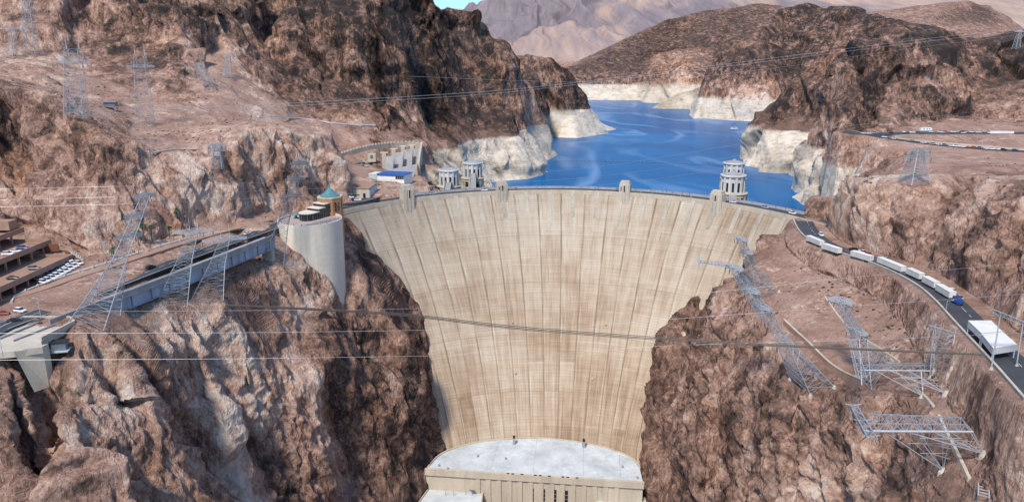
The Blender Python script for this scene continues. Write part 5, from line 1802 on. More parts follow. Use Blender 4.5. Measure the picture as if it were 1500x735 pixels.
# railing posts seen along the parapet
# ------------------------------------------------------------------ old concrete abutment with hanging cabin
root = empty('concrete_abutment', PZ(60, 490, -6), 0, 'old pale concrete road abutment cut off above the cliff at the left edge', 'abutment')
top = [PZ(x, y, -0.4) for x, y in ((-70, 500), (0, 484), (34, 468), (104, 468), (109, 474), (60, 499), (62, 508), (20, 514), (-70, 522))]
m = MB(); m.prism([(p[0], p[1]) for p in top], -2.6, -.4); local(m.build('slab', M['concrete'], root), root)
def edgewall(a, b, h, w, zt, name, mat):
    a, b = Vector((a[0], a[1], 0)), Vector((b[0], b[1], 0)); n = Vector((-(b - a).y, (b - a).x, 0)).normalized() * w / 2
    q = MB(); q.prism([(a + n).xy[:], (b + n).xy[:], (b - n).xy[:], (a - n).xy[:]], zt - h, zt)
    return local(q.build(name, M[mat], root), root)
edgewall(top[2], top[3], 1.6, .7, 1.0, 'parapet', 'cream'); edgewall(top[4], top[5], 1.6, .8, .9, 'parapet', 'cream'); edgewall(top[1], top[2], 1.4, .6, .8, 'parapet', 'greyconc'); edgewall(top[3], top[4], 1.4, .8, .8, 'parapet', 'cream')
edgewall(PZ(0, 497, -.3), PZ(58, 473, -.3), .8, .35, .35, 'rail_wall', 'greyconc'); edgewall(PZ(20, 500, -.3), PZ(90, 473, -.3), .8, .3, .3, 'rail_wall', 'greyconc')
q0, q1 = PZ(20, 515, -.4), PZ(62, 507, -.4)
b0, b1 = PD(46, 549, q0[1] + 1.5), PD(72, 566, q1[1] + 1.0)
V = [q0, q1, b1, (b0[0], b0[1], b1[2])]
m = MB(); n = Vector((0.25, 1, 0)).normalized() * 2.4
m.add([Vector(p) + Vector((0, 0, -.05)) for p in V] + [Vector(p) + n for p in V], [(0, 3, 2, 1), (4, 5, 6, 7), (0, 1, 5, 4), (1, 2, 6, 5), (2, 3, 7, 6), (3, 0, 4, 7)])
local(m.build('front_wall', M['cream'], root), root)
p = PZ(80, 505, -3.2)
root2 = empty('cliff_cabin', (p[0], p[1], -6), .25, 'small dark cabin on a steel ledge beside the old abutment', 'cabin')
m = MB(); m.box((1.3, .8, 2.3), (4.6, 3.2, 2.6)); m.build('cabin', M['steeldark'], root2)
m = MB(); m.box((1.3, .8, 3.72), (5.2, 3.8, .22)); m.build('roof', M['black'], root2)
m = MB(); m.box((0, 0, .75), (9, 5, .25)); m.build('platform', M['steelpale'], root2)
m = MB()
for x in (-4.4, -3, -1.6, -.2): m.bar((x, -2.4, .88), (x, -2.4, 2.0), .07)
m.bar((-4.4, -2.4, 2.0), (-.2, -2.4, 2.0), .07); m.bar((-4.4, -2.4, 1.45), (-.2, -2.4, 1.45), .05)
m.build('railing', M['steelpale'], root2)

# ------------------------------------------------------------------ parking garage: stepped decks
root = empty('parking_garage', (-215, 280, 2), 0, 'stepped tan concrete parking garage with open dark decks at the left edge', 'parking garage')
DECKS = [(-198.5, 322, 7.2), (-212.5, 330, 12.2), (-226, 333, 17.2)]
for k, (xe, ye, z) in enumerate(DECKS):
    m = MB(); m.box((xe - 14, (ye + 215) / 2, z - 1.75), (28, ye - 215, .5)); local(m.build('deck', M['garage'], root), root)
    m = MB(); m.box((xe + .2, (ye + 215) / 2, z - 1.2), (.5, ye - 215 + .4, 2.3)); m.box((xe - 13.7, ye + .25, z - 1.2), (27.3, .5, 2.3)); local(m.build('fascia', M['garage'], root), root)
    zb = 1.5
    for y in np.arange(222, ye, 8.6):
        q = MB(); q.box((xe - .6, y, (zb + z - 2.0) / 2 if k == 0 else (DECKS[k - 1][2] - 1.5 + z - 2.0) / 2), (.7, .7, (z - 2.0 - zb) if k == 0 else z - 2.0 - DECKS[k - 1][2] + 1.5))
        local(q.build('column', M['garage'], root), root)
    q = MB(); q.box((xe - 22, (ye + 215) / 2, z - 4.6), (.4, ye - 215, 5.0)); local(q.build('back_wall', M['rust'], root), root)
m = MB(); m.box((-240, 330, 19.0), (24, 6, 4)); local(m.build('stair_tower', M['garage'], root), root)
m = MB(); m.box((-205, 321, 3.6), (12, .5, 4)); m.box((-214, 327, 9), (14, .5, 3.4)); local(m.build('ramp_wall', M['rust'], root), root)
gl_ = 'cars parked in the stepped garage'
for (x, y, z, r, k, c, lab) in ((-216.5, 307, 10.75, 0.1, 'suv', 'white', 'white car parked on the upper garage deck beside a blue one'), (-216.5, 312, 10.75, .1, 'sedan', 'white', 'second white car squeezed between the upper deck white and blue cars'), (-216.5, 317, 10.75, .1, 'suv', 'blue', 'bright blue car parked on the upper garage deck'),
                               (-203, 272, 5.75, .1, 'sedan', 'red', 'dark red car parked on the lowest garage deck'), (-203, 288, 5.75, .1, 'sedan', 'black', 'black car parked on the lowest garage deck'), (-203, 302, 5.75, .1, 'suv', 'grey', 'grey car on the lowest garage deck'),
                               (-229, 300, 15.75, .1, 'suv', 'black', 'black car parked on the top garage deck')):
    put_car((x, y, z), r, k, c, lab, gl_)
# rust red retaining walls and stair beside the garage
root = empty('retaining_wall', PZ(115, 385, 3), 0, 'stepped rust red retaining wall beside the garage end', 'retaining wall')
m = MB()
a, b = Vector(PZ(97, 377, 4)), Vector(PZ(128, 392, 3))
for k in range(5):
    s0, s1 = a.lerp(b, k / 5), a.lerp(b, (k + 1) / 5); n = Vector((-(s1 - s0).y, (s1 - s0).x, 0)).normalized() * .4
    m.prism([(s0 + n).xy[:], (s1 + n).xy[:], (s1 - n).xy[:], (s0 - n).xy[:]], 1, 7.2 - k * .8)
local(m.build('wall', M['rust'], root), root)
a, b = Vector(PZ(105, 374, 5)), Vector(PZ(143, 390, 3.5))
m = MB()
for k in range(12):
    s = a.lerp(b, k / 12); m.box((s.x, s.y, 6.4 - k * .32), (1.2, 5.2, .5), .5)
local(m.build('stair', M['concrete'], root), root)
# two rows of white cars in the yard below the garage
for row, (x0, y0, x1, y1, n) in enumerate(((58, 411, 102, 391, 8), (64, 415, 117, 394, 9))):
    for i in range(n):
        p = PZ(x0 + (x1 - x0) * i / (n - 1), y0 + (y1 - y0) * i / (n - 1), 2.0)
        put_car((p[0], p[1], max(1.9, gz(p[0], p[1]))), -.45 + .03 * (i % 2), 'suv', 'white', 'white car in the far row of the yard below the garage' if row == 0 else 'white car in the near row of the yard below the garage', 'white cars in the far yard row' if row == 0 else 'white cars in the near yard row')
p = PZ(30, 457, .42); put_car(p, .9 - 1.2, 'suv', 'white', 'white car driving on the asphalt in the lower left corner', None)
p = PZ(5, 461, .42); put_car(p, .1, 'sedan', 'red', 'red car at the left edge on the asphalt', None)
p = PZ(21, 471, .42); put_car(p, .5, 'sedan', 'black', 'black car on the asphalt beside the old abutment', None)
for px, cx_, kd, lab in ((225, 'black', 'suv', 'black car on the left road behind the bridge parapet'), (297, 'silver', 'sedan', 'silver car midway along the left road'), (365, 'white', 'sedan', 'white car near the far end of the left road')):
    q, h = on_line(RL, px, 1.5); put_car(q, h, kd, cx_, lab, None)


# ------------------------------------------------------------------ lamp posts, pole, palms
def lamp_post(p, h, label, rz=0.0, group=None):
    root = empty('lamp_post', p, rz, label, 'lamp post', group)
    m = MB(); m.bar((0, 0, -.5), (0, 0, h), .12, w2=.07, n=6); m.build('pole', M['steelpale'], root)
    m = MB(); m.bar((0, 0, h - .1), (1.6, 0, h + .25), .06); m.build('arm', M['steelpale'], root)
    m = MB(); m.box((1.9, 0, h + .22), (.9, .35, .16)); m.build('lamp_head', M['steelpale'], root)
    return root


lamp_post(PZ(60, 466, .4), 7.5, 'grey lamp post on the asphalt apron at lower left', 2.9)
lamp_post(PZ(4, 520, -.3), 6.5, 'pale lamp post at the left edge of the old abutment', .5)
p = PZ(243, 347, 5)
root = empty('leaning_pole', p, 0, 'tall thin white pole leaning against the rock above the plaza', 'pole')
t_ = PD(228, 287, p[1] + 6)
m = MB(); m.bar((0, 0, 0), tuple(Vector(t_) - Vector(p)), .28, n=6); m.build('pole', M['steelpale'], root)
m = MB(); m.box((0.5, 0, .8), (2.4, 2, 2.6)); m.build('base', M['concrete'], root)

LEAF = worn('palm_leaf', (0.045, 0.075, 0.025), 0.7, var=0.4, scale=2.0)
BARK = worn('palm_bark', (0.14, 0.1, 0.07), 0.9, var=0.3, scale=2.0)


def palm(p, h, label, seed):
    r = random.Random(seed)
    root = empty('palm_tree', p, r.uniform(0, 6), label, 'palm tree', 'palms by the plaza')
    m = MB(); m.tube([(0, 0, -.6), (.05, 0, h * .4), (.12, .05, h * .8), (.15, .05, h)], [.32, .24, .2, .18], 7); m.build('trunk', BARK, root)
    m = MB()
    for k in range(26):
        a = r.uniform(0, 6.28); el = r.uniform(-.7, 1.2); L = r.uniform(1.6, 2.4)
        c = Vector((.15, .05, h)); prev = None
        for j in range(5):
            s = j / 4 * L
            q = c + Vector((math.cos(a) * math.cos(el), math.sin(a) * math.cos(el), math.sin(el))) * s + Vector((0, 0, -.28 * s * s))
            wd = .34 * math.sin(math.pi * (j + .6) / 5.2); sd = Vector((-math.sin(a), math.cos(a), 0))
            cur = [q - sd * wd - Vector((0, 0, wd * .6)), q, q + sd * wd - Vector((0, 0, wd * .6))]
            if prev: m.add(prev + cur, [(0, 1, 4, 3), (1, 2, 5, 4)])
            prev = cur
    m.build('crown', LEAF, root)


for i, (px, py, h, lab) in enumerate(((213, 365, 9.5, 'tallest palm against the rock by the plaza'), (204, 366, 6.5, 'short palm left of the tallest palm'), (224, 362, 8, 'palm right of the tallest palm'), (249, 352, 5.5, 'palm just right of the leaning white pole'), (263, 346, 4.5, 'rightmost small palm by the plaza'), (168, 378, 4.5, 'leftmost small palm by the plaza'))):
    p = PZ(px, py, 4.2); palm((p[0], p[1], gz(p[0], p[1])), h, lab, i)
for i, (px, py) in enumerate(((188, 380), (193, 379), (198, 377), (204, 376), (211, 374), (217, 371), (222, 372), (226, 366), (233, 366), (240, 364), (244, 362), (183, 383), (158, 388), (153, 390), (146, 391), (268, 352), (279, 349), (292, 345), (312, 340), (337, 333), (352, 330), (361, 328), (367, 326), (371, 325), (378, 324), (385, 322), (391, 321))):
    p = PZ(px, py, 2.6); put_person(p[0], p[1], max(p[2] - .2, gz(p[0], p[1]) + .05), 'tiny visitor standing on the plaza at the foot of the left rock', 'visitors on the plaza')

# ------------------------------------------------------------------ visitor centre on its round concrete tower
VC = Vector((-113.5, 405, 0))
root = empty('visitor_center', (VC.x, VC.y, -60), 0, 'round pale concrete visitor center tower with brick turret and green roof', 'visitor center')
Z0 = 60
m = MB()
oval = [(17.6 * math.cos(t), 18.6 * math.sin(t) + 1.5) for t in np.linspace(0, 2 * math.pi, 65)[:-1]]
m.prism(oval, -30, Z0 + 4.2); 
b0 = m.build('round_base', M['vc'], root)
m = MB()
for i in range(64):
    a, b = oval[i], oval[(i + 1) % 64]
    m.prism([(a[0], a[1]), (b[0], b[1]), (b[0] * .965, b[1] * .965), (a[0] * .965, a[1] * .965)], Z0 + 4.2, Z0 + 5.4)
m.build('parapet', M['vc'], root)
m = MB(); m.prism([(x * .96, y * .96) for x, y in oval], Z0 + 4.202, Z0 + 4.25); m.build('terrace', worn('pink_terrace_paving', (.42, .33, .3), .85, var=.15), root)
m = MB()
for i in range(0, 64, 2):
    a = oval[i]; m.bar((a[0] * .985, a[1] * .985, Z0 + 5.4), (a[0] * .985, a[1] * .985, Z0 + 6.1), .06)
m.build('railing', M['steeldark'], root)
# brick elevator turret (octagon)
tc = Vector((7.2, 20.5, 0))
def octo(r, c=tc, ph=.39): return [(c.x + r * math.cos(ph + k * math.pi / 4), c.y + r * math.sin(ph + k * math.pi / 4)) for k in range(8)]
m = MB(); m.prism(octo(7.3), 20, Z0 + 14.0); m.build('turret', M['orange'], root)
m = MB(); m.prism(octo(7.5), Z0 + 14.0, Z0 + 14.8); m.build('turret_cornice', M['cream'], root)
m = MB(); m.lathe((tc.x, tc.y, Z0), [(5.9, 14.8), (6.0, 15.2), (4.3, 16.3), (2.5, 17.6), (1.1, 19.0), (.35, 19.8), (.3, 20.6), (.42, 21.0), (.12, 21.8), (.05, 23.2)], 8); m.build('dome_roof', M['copper'], root)
for (a, w, zz, hh) in ((-1.178, 4.6, 9.4, 5.2), (-1.963, 3.0, 9.6, 5.0), (-.39, 3.2, 9.4, 5)):
    c = tc + Vector((math.cos(a), math.sin(a), 0)) * 6.78
    q = MB(); q.box((c.x, c.y, Z0 + zz), (.3, w, hh), a); o = q.build('window', M['window'], root)
    q = MB()
    for j in range(1, 4): q.box((c.x + math.cos(a) * .16 - math.sin(a) * (j / 4 - .5) * w, c.y + math.sin(a) * .16 + math.cos(a) * (j / 4 - .5) * w, Z0 + zz), (.12, .14, hh), a)
    for j in range(1, 3): q.box((c.x + math.cos(a) * .17, c.y + math.sin(a) * .17, Z0 + zz - hh / 2 + hh * j / 3), (.12, w, .14), a)
    q.build('window_bars', M['orange'], o)
# stepped glass pavilion
dirv = Vector((-.47, -.88, 0)); dn = Vector((-dirv.y, dirv.x, 0))
for k, (s, zt, wd) in enumerate(((7.0, 11.6, 9.0), (12.0, 9.8, 9.4), (17.0, 8.2, 9.8))):
    c = tc + dirv * s
    rz = math.atan2(dirv.y, dirv.x)
    q = MB(); q.box((c.x, c.y, Z0 + (4.2 + zt) / 2), (5.4, wd - .8, zt - 4.2), rz)
    if k == 2:
        cc = c + dirv * 2.2; q.lathe((cc.x, cc.y, Z0), [((wd - .8) / 2, 4.2), ((wd - .8) / 2, zt)], 20)
    o = q.build('glass_hall', M['window'], root)
    q = MB(); q.box((c.x, c.y, Z0 + zt + .2), (5.2, wd, .4), rz)
    if k == 2: q.lathe((cc.x, cc.y, Z0), [(wd / 2, zt + .003), (wd / 2, zt + .397)], 20)
    q.build('roof_slab', M['vc'], root)
    q = MB()
    for j in range(4):
        for sg in (-1, 1):
            e = c + dirv * (-2.6 + j * 1.73) + dn * sg * (wd / 2 - .36)
            q.box((e.x, e.y, Z0 + (4.2 + zt) / 2), (.12, .12, zt - 4.3), rz)
    if k == 2:
        for j in range(5):
            a = rz - 1.4 + j * .7; e = cc + Vector((math.cos(a), math.sin(a), 0)) * ((wd - .8) / 2 + .04); q.box((e.x, e.y, Z0 + (4.2 + zt) / 2), (.16, .16, zt - 4.3), a)
    q.build('glazing_bars', M['steeldark'], o)
m = MB(); m.lathe((-9.5, 7, Z0 + 4.2), [(.8, 0), (.8, 2.3), (2.6, 2.3), (1.6, 3.0), (.1, 3.9)], 10); m.build('kiosk_roof', M['copper'], root)
m = MB(); m.prism([(-15, -2), (-30, 6), (-34, 14), (-12, 14)], Z0 - 16, Z0 + 2.0); m.build('link_terrace', M['concrete'], root)
for i, a in enumerate((3.6, 3.9, 4.1, 4.4, 4.7, 4.9, 5.3, 5.6, 5.9)):
    put_person(VC.x + 15.6 * math.cos(a), VC.y + 1.5 + 16.4 * math.sin(a), 4.27, 'tiny visitor at the parapet of the round terrace', 'visitors on the round terrace')

# ------------------------------------------------------------------ spillway, buildings and yard behind the left end of the dam
def px_wall(name, pts, thick, mat, root):
    """wall through (px, py_top, d, z_bottom)"""
    m = MB()
    P = [(PD(a, b, d), zb) for a, b, d, zb in pts]
    for i in range(len(P) - 1):
        (a, za), (b, zb) = P[i], P[i + 1]
        v = Vector((b[0] - a[0], b[1] - a[1], 0)); n = Vector((-v.y, v.x, 0)).normalized() * thick
        m.add([(a[0], a[1], za), (b[0], b[1], zb), b, a, (a[0] + n.x, a[1] + n.y, za), (b[0] + n.x, b[1] + n.y, zb), (b[0] + n.x, b[1] + n.y, b[2]), (a[0] + n.x, a[1] + n.y, a[2])],
              [(0, 1, 2, 3), (5, 4, 7, 6), (3, 2, 6, 7), (1, 5, 6, 2), (4, 0, 3, 7)])
    return local(m.build(name, M[mat], root), root)


root = empty('spillway', PD(560, 240, 680), 0, 'curved cream spillway wall with gate piers on the left shore', 'spillway')
sw = [(488, 229, 625, -2), (505, 223, 640, -4), (525, 217, 655, -6), (548, 212, 672, -8), (572, 209.5, 690, -10), (596, 208.5, 702, -12), (616, 208.5, 708, -14)]
px_wall('wall', sw, 2.0, 'cream', root)
sl = smooth_line([PD(a, b, d) for a, b, d, _ in sw], 1.0, 2)
for i in range(0, len(sl) - 1, 4):
    p = sl[i]; m = MB(); m.box((p[0], p[1] + 1, p[2] + .5), (1.3, 1.4, 1.6))
    local(m.build('crenel', M['cream'], root), root)
px_wall('end_wall', [(616, 208.5, 708, -20), (613, 224, 660, -20), (611, 238, 610, -20)], 2.0, 'cream', root)
for i, (px, py, d) in enumerate(((563, 224, 640), (577, 218.5, 655), (591, 214.5, 668), (604, 213, 680))):
    p = PD(px, py, d)
    m = MB(); m.box((p[0], p[1], p[2] - 9), (3.6, 7, 18)); m.box((p[0], p[1], p[2] + .3), (6.5, 5, .6)); local(m.build('gate_pier', M['cream'], root), root)
    m = MB(); m.add([(p[0] + 1.9, p[1] - 3, p[2] - 2.5), (p[0] + 8.5, p[1] - 1, p[2] - 2.5), (p[0] + 8.5, p[1] - 14, p[2] - 17), (p[0] + 1.9, p[1] - 16, p[2] - 17), (p[0] + 1.9, p[1] - 3, p[2] - 17), (p[0] + 8.5, p[1] - 1, p[2] - 17)],
                    [(0, 3, 2, 1), (0, 4, 3), (1, 2, 5), (0, 1, 5, 4), (3, 4, 5, 2)]); local(m.build('spill_gate', M['greyconc'], root), root)
m = MB(); q = [PD(563, 250, 590), PD(612, 240, 610), PD(600, 275, 560), PD(585, 268, 572)]
m.add(q + [(p[0], p[1], p[2] - 6) for p in q], [(0, 3, 2, 1), (0, 4, 7, 3), (3, 7, 6, 2)]); local(m.build('apron', M['greyconc'], root), root)
m = MB(); p = PD(545, 231, 648); m.box((p[0], p[1], p[2]), (7, 4, 7)); o = local(m.build('gate_house', M['cream'], root), root)
m = MB(); m.box((p[0], p[1] - 2.1, p[2] + 1), (2.4, .2, 3)); local(m.build('door', M['copper'], root), root)


def px_building(name, c0, c1, depth, h, label, wall, roof, rz_off=0, win=()):
    """front edge from c0 to c1 (world points on the ground), depth back"""
    a, b = Vector(c0), Vector(c1); v = (b - a); v.z = 0; L = v.length; rz = math.atan2(v.y, v.x)
    root = empty(name, (a.x, a.y, min(a.z, b.z)), rz, label, 'building')
    m = MB(); m.box((L / 2, depth / 2, h / 2 - 2), (L, depth, h + 4)); m.build('wall', M[wall], root)
    m = MB(); m.box((L / 2, depth / 2, h + .25), (L + .8, depth + .8, .5)); m.build('roof', M[roof], root)
    for (s, z, w, hh, mat) in win:
        q = MB(); q.box((s * L, -.05, z), (w, .3, hh)); q.build('window' if mat == 'window' else 'door', M[mat], root)
    return root, L


r_, L_ = px_building('blue_roofed_building', PZ(553, 266, 2), PZ(592, 268, 2), 15, 5.6, 'pale building with a bright blue roof below the spillway', 'white', 'blueroof', win=[(.72, 3.8, 1.5, 2.2, 'window'), (.8, 3.8, 1.5, 2.2, 'window'), (.88, 3.8, 1.5, 2.2, 'window'), (.96, 3.8, 1.3, 2.2, 'window')])
m = MB(); m.box((L_ * .5, -.25, 5.3), (L_, .4, .9)); m.build('fascia', M['blueroof'], r_)
m = MB(); m.box((-4.5, 9, 2.2), (9, 11, 5.2)); m.build('annex', worn('pale_cyan_wall', (.45, .55, .56), .8, var=.15), r_)
m = MB(); m.box((-4.5, 9, 4.95), (9.4, 11.4, .3)); m.build('annex_roof', M['offwhite'], r_)
r_, L_ = px_building('flat_roofed_building', PZ(509, 289, 1.5), PZ(541, 290, 1.2), 22, 6.2, 'low flat roofed building with pale walls near the dam end', 'cream', 'garage', win=[(.08, 1.6, 1.4, 2.6, 'window'), (.78, 1.6, 1.6, 3.0, 'window'), (.4, 2.0, 5, .5, 'window')])
m = MB(); m.box((L_ + .2, 11, 2.6), (.35, 21.6, 6.0)); m.build('side_wall', worn('pale_blue_wall', (.48, .55, .62), .8, var=.15, streak=True), r_)
# yard road with guardrail
yr = smooth_line([PZ(x, y, z) for x, y, z in ((498, 298, .6), (525, 296, .8), (548, 290, 1.0), (566, 280, 1.4), (572, 274, 1.6), (566, 268, 1.8), (548, 264, 2.2))], 2.0)
kind(ribbon('road', yr, 5.5, 4.5, M['asphalt'], .3, .8))
root = empty('guardrail', yr[len(yr) // 2], 0, 'curved reddish guardrail round the bend of the yard road', 'guardrail')
gl2 = offset(yr, -4.4, .3)
m = MB(); m.tube([(p[0], p[1], p[2] + .8) for p in gl2], .22, 5); local(m.build('rail', worn('reddish_rail', (.4, .26, .24), .6, var=.1), root), root)
m = MB()
for p in gl2[::2]: m.bar((p[0], p[1], p[2] - .5), (p[0], p[1], p[2] + .8), .12)
local(m.build('posts', M['steeldark'], root), root)
for (px, py, kd, c, lab) in ((504, 292, 'suv', 'white', 'white van beside the brick turret'), (514, 294, 'sedan', 'white', 'left white car before the flat roofed building'), (524, 293.5, 'suv', 'white', 'right white car before the flat roofed building'), (549, 262, 'suv', 'white', 'white car behind the flat roofed building')):
    p = PZ(px, py, 1.4); put_car((p[0], p[1], max(1.2, gz(p[0], p[1]))), .2, kd, c, lab, None)
for i, (px, py) in enumerate(((524, 240), (529, 238), (534, 240.5), (539, 239), (543, 241), (531, 243), (537, 244))):
    p = hit(px, py); put_car((p[0], p[1], gz(p[0], p[1]) + .1), .3 * i, ('suv', 'sedan')[i % 2], ('black', 'silver', 'grey', 'white', 'black', 'silver', 'white')[i],
            ('black car in the spillway yard, one of several', 'silver car in the spillway yard', 'grey car in the spillway yard', 'white car in the spillway yard', 'black car in the spillway yard, one of several', 'silver car in the spillway yard', 'white car in the spillway yard')[i], 'cars in the spillway yard')
# upper parapet road on the far slope
up_ = [hit(x, y) for x, y in ((378, 172), (400, 172.5), (430, 173), (455, 176), (480, 180), (510, 183), (550, 184))]
up_ = smooth_line([(p[0], p[1], gz(p[0], p[1])) for p in up_], 3.0, 2)
root = empty('hillside_wall', up_[len(up_) // 2], 0, 'thin white parapet of the track high on the left slope', 'wall')
m = MB()
for i in range(len(up_) - 1): m.bar((up_[i][0], up_[i][1], up_[i][2] + .5), (up_[i + 1][0], up_[i + 1][1], up_[i + 1][2] + .5), .7)
local(m.build('coping', M['white'], root), root)
w2 = [hit(x, y) for x, y in ((222, 226), (240, 222), (265, 219), (290, 216), (303, 213))]
w2 = smooth_line([(p[0], p[1], gz(p[0], p[1])) for p in w2], 2.5, 2)
root = empty('ledge_wall', w2[len(w2) // 2], 0, 'pale low wall along a rock ledge above the left plaza', 'wall')
m = MB()
for i in range(len(w2) - 1): m.bar((w2[i][0], w2[i][1], w2[i][2] + .4), (w2[i + 1][0], w2[i + 1][1], w2[i + 1][2] + .4), .55)
local(m.build('coping', M['concrete'], root), root)
p = hit(163, 160); root = empty('lookout_hut', (p[0], p[1], gz(p[0], p[1])), .1, 'small dark hut on stilts on the left slope between pylons', 'hut')
m = MB(); m.box((0, 0, 3.2), (7, 5, 2.6)); m.build('cabin', M['steeldark'], root)
m = MB(); m.box((0, 0, 4.7), (9, 6.5, .4)); m.build('roof', worn('blue_grey_roof', (.2, .22, .3), .6), root)
m = MB()
for sx in (-1, 1):
    for sy in (-1, 1): m.bar((sx * 3, sy * 2, -2), (sx * 3, sy * 2, 2), .2)
m.build('stilts', M['steel'], root)
# ------------------------------------------------------------------ right road
RR = ROAD_RIGHT
kind(ribbon('road', RR, 3.4, 7.2, M['asphalt'], 0.05, 0.8))
lane_line('road_marking', RR, 0, .15, 4.0, dz=.062)
# concrete deck joining the crest roadway
cq = [dam_face(.985, 0, o) for o in (-1, -CREST_W)]
m = MB(); m.prism([cq[0][:2], cq[1][:2], (RR[4][0] + 6, RR[4][1] + 5), (RR[3][0] - 4, RR[3][1] - 4)], -3, -.06); kind(m.build('road_apron', M['asphalt']))


def line_wall(name, line, h, w, label, mat, cap='cream', bottom=2.0, caps=True):
    root = empty(name, line[len(line) // 2], 0, label, 'wall')
    m = MB()
    for i in range(len(line) - 1):
        a, b = Vector(line[i]), Vector(line[i + 1])
        n = Vector((-(b - a).y, (b - a).x, 0)).normalized() * w / 2
        m.prism([(a + n).xy[:], (b + n).xy[:], (b - n).xy[:], (a - n).xy[:]], [a.z - bottom, b.z - bottom, b.z - bottom, a.z - bottom], [a.z + h, b.z + h, b.z + h, a.z + h])
    local(m.build('wall', M[mat], root), root)
    if caps:
        m = MB()
        for i in range(len(line) - 1):
            a, b = Vector(line[i]), Vector(line[i + 1]); n = Vector((-(b - a).y, (b - a).x, 0)).normalized() * (w / 2 + .1)
            m.prism([(a + n).xy[:], (b + n).xy[:], (b - n).xy[:], (a - n).xy[:]], [a.z + h + .003, b.z + h + .003, b.z + h + .003, a.z + h + .003], [a.z + h + .3, b.z + h + .3, b.z + h + .3, a.z + h + .3])
        local(m.build('coping', M[cap], root), root)
    return root


WALLSIDE = -7.4 if RR[0][1] > RR[-1][1] else 7.4
edge = offset(RR, WALLSIDE, .05)
sideR = WALLSIDE
line_wall('road_wall', edge, .45, .5, 'long pale stone wall along the outer edge of the right road', 'greyconc', 'cream', 3.5)


def trailer(pxa, pya, pxb, pyb, z, label, truck=False, L=None):
    """row of white box trailers, roofs seen from above"""
    a, b = Vector(PZ(pxa, pya, z + 3.5)), Vector(PZ(pxb, pyb, z + 3.5))
    v = b - a; v.z = 0
    Lr = v.length - 1.8
    rz = math.atan2(v.y, v.x)
    c = (a + b) / 2
    root = empty('box_trailer', (c.x, c.y, z), rz, label, 'trailer', 'white box trailers lined up on the right road')
    m = MB(); m.box((0, 0, 2.25), (Lr, 2.6, 2.3)); m.build('cargo_box', M['trailerside'], root)
    m = MB(); m.box((0, 0, 3.46), (Lr + .1, 2.75, .12)); m.build('roof', M['offwhite'], root)
    m = MB(); m.box((0, 0, .98), (Lr - .4, 1.1, .22)); m.build('chassis', M['black'], root)
    for s in (-1, 1):
        for x in (Lr / 2 - 1.4, Lr / 2 - 2.6):
            n = 12
            q = MB(); q.add([(x + .5 * math.cos(2 * math.pi * i / n), s * 1.0 + t * .22, .5 + .5 * math.sin(2 * math.pi * i / n)) for t in (-1, 1) for i in range(n)], [(i, (i + 1) % n, n + (i + 1) % n, n + i) for i in range(n)] + [tuple(range(n)), tuple(range(2 * n - 1, n - 1, -1))])
            q.build('wheel', M['black'], root)
        q = MB(); q.bar((-Lr / 2 + 2.2, s * .9, 0.02), (-Lr / 2 + 2.2, s * .9, 1.0), .1); q.build('landing_leg', M['steeldark'], root)
    q = MB(); q.box((Lr / 2 + .03, 0, 2.2), (.06, 2.3, 2.0)); q.build('rear_door', M['offwhite'], root)
    return root


TR = [(1183, 344, 1206, 353.5, .9, 'white box trailer at the dam end of the row'), (1205, 355.5, 1233, 364.5, 1.3, 'white box trailer second from the dam end, beside a dark car'), (1247, 366, 1280, 375.5, 2.0, 'white box trailer beside the red car'),
      (1287, 375, 1326, 391, 2.7, 'longest white box trailer, in the middle of the row'), (1330, 391, 1353, 401.5, 3.1, 'white box trailer just past the longest one'), (1354, 403, 1375, 414, 3.5, 'white box trailer second from the blue truck'), (1374, 414.5, 1398, 428.5, 3.8, 'white box trailer right behind the blue truck')]
for a in TR: trailer(*a)
# blue tractor
a_, b_ = Vector(PZ(1374, 414.5, 7.7)), Vector(PZ(1398, 428.5, 7.7)); v = (b_ - a_); v.z = 0; v.normalize()
p = b_ + v * 2.6
root = empty('truck_tractor', (p.x, p.y, 3.95), math.atan2(v.y, v.x), 'dark blue truck tractor at the head of the trailer row', 'truck')
m = MB(); loft_x(m, [(-1.2, section(2.4, .8, 3.1, .15)), (.6, section(2.4, .8, 3.1, .15)), (.9, section(2.3, .8, 2.0, .15)), (2.4, section(2.1, .8, 1.8, .15))]); m.build('cab', PAINT['blue'], root)
m = MB(); m.box((.72, 0, 2.5), (.2, 2.0, .7)); m.build('windscreen', M['window'], root)
m = MB(); m.box((-.4, 0, .75), (5, 1, .3)); m.build('chassis', M['black'], root)
for s in (-1, 1):
    for x in (1.6, -1.8):
        n = 12; q = MB(); q.add([(x + .5 * math.cos(2 * math.pi * i / n), s * 1.05 + t * .2, .5 + .5 * math.sin(2 * math.pi * i / n)) for t in (-1, 1) for i in range(n)], [(i, (i + 1) % n, n + (i + 1) % n, n + i) for i in range(n)] + [tuple(range(n)), tuple(range(2 * n - 1, n - 1, -1))]); q.build('wheel', M['black'], root)
for (px, s, kd, c, lab) in ((1241, 1, 'suv', 'black', 'black car parked beside the white trailer gap'), (1256, 1, 'pickup', 'white', 'white pickup half hidden behind the trailers'), (1267, 1, 'sedan', 'red', 'red car parked at the foot of the rock beside the trailers'), (1281, 1, 'sedan', 'black', 'black sedan between the red car and the pale blue pickup'), (1293, 1, 'pickup', 'silver', 'pale pickup parked under the rock beside the trailers'),
                           (1383, 1, 'suv', 'white', 'white car parked under the rock beside the trailer row'), (1393, 1, 'sedan', 'silver', 'silver car parked in front of a white one on the right road')):
    q, h = on_line(RR, px, -math.copysign(2.6, sideR)); put_car((q[0], q[1], q[2] + .07), h + math.pi, kd, c, lab, None)
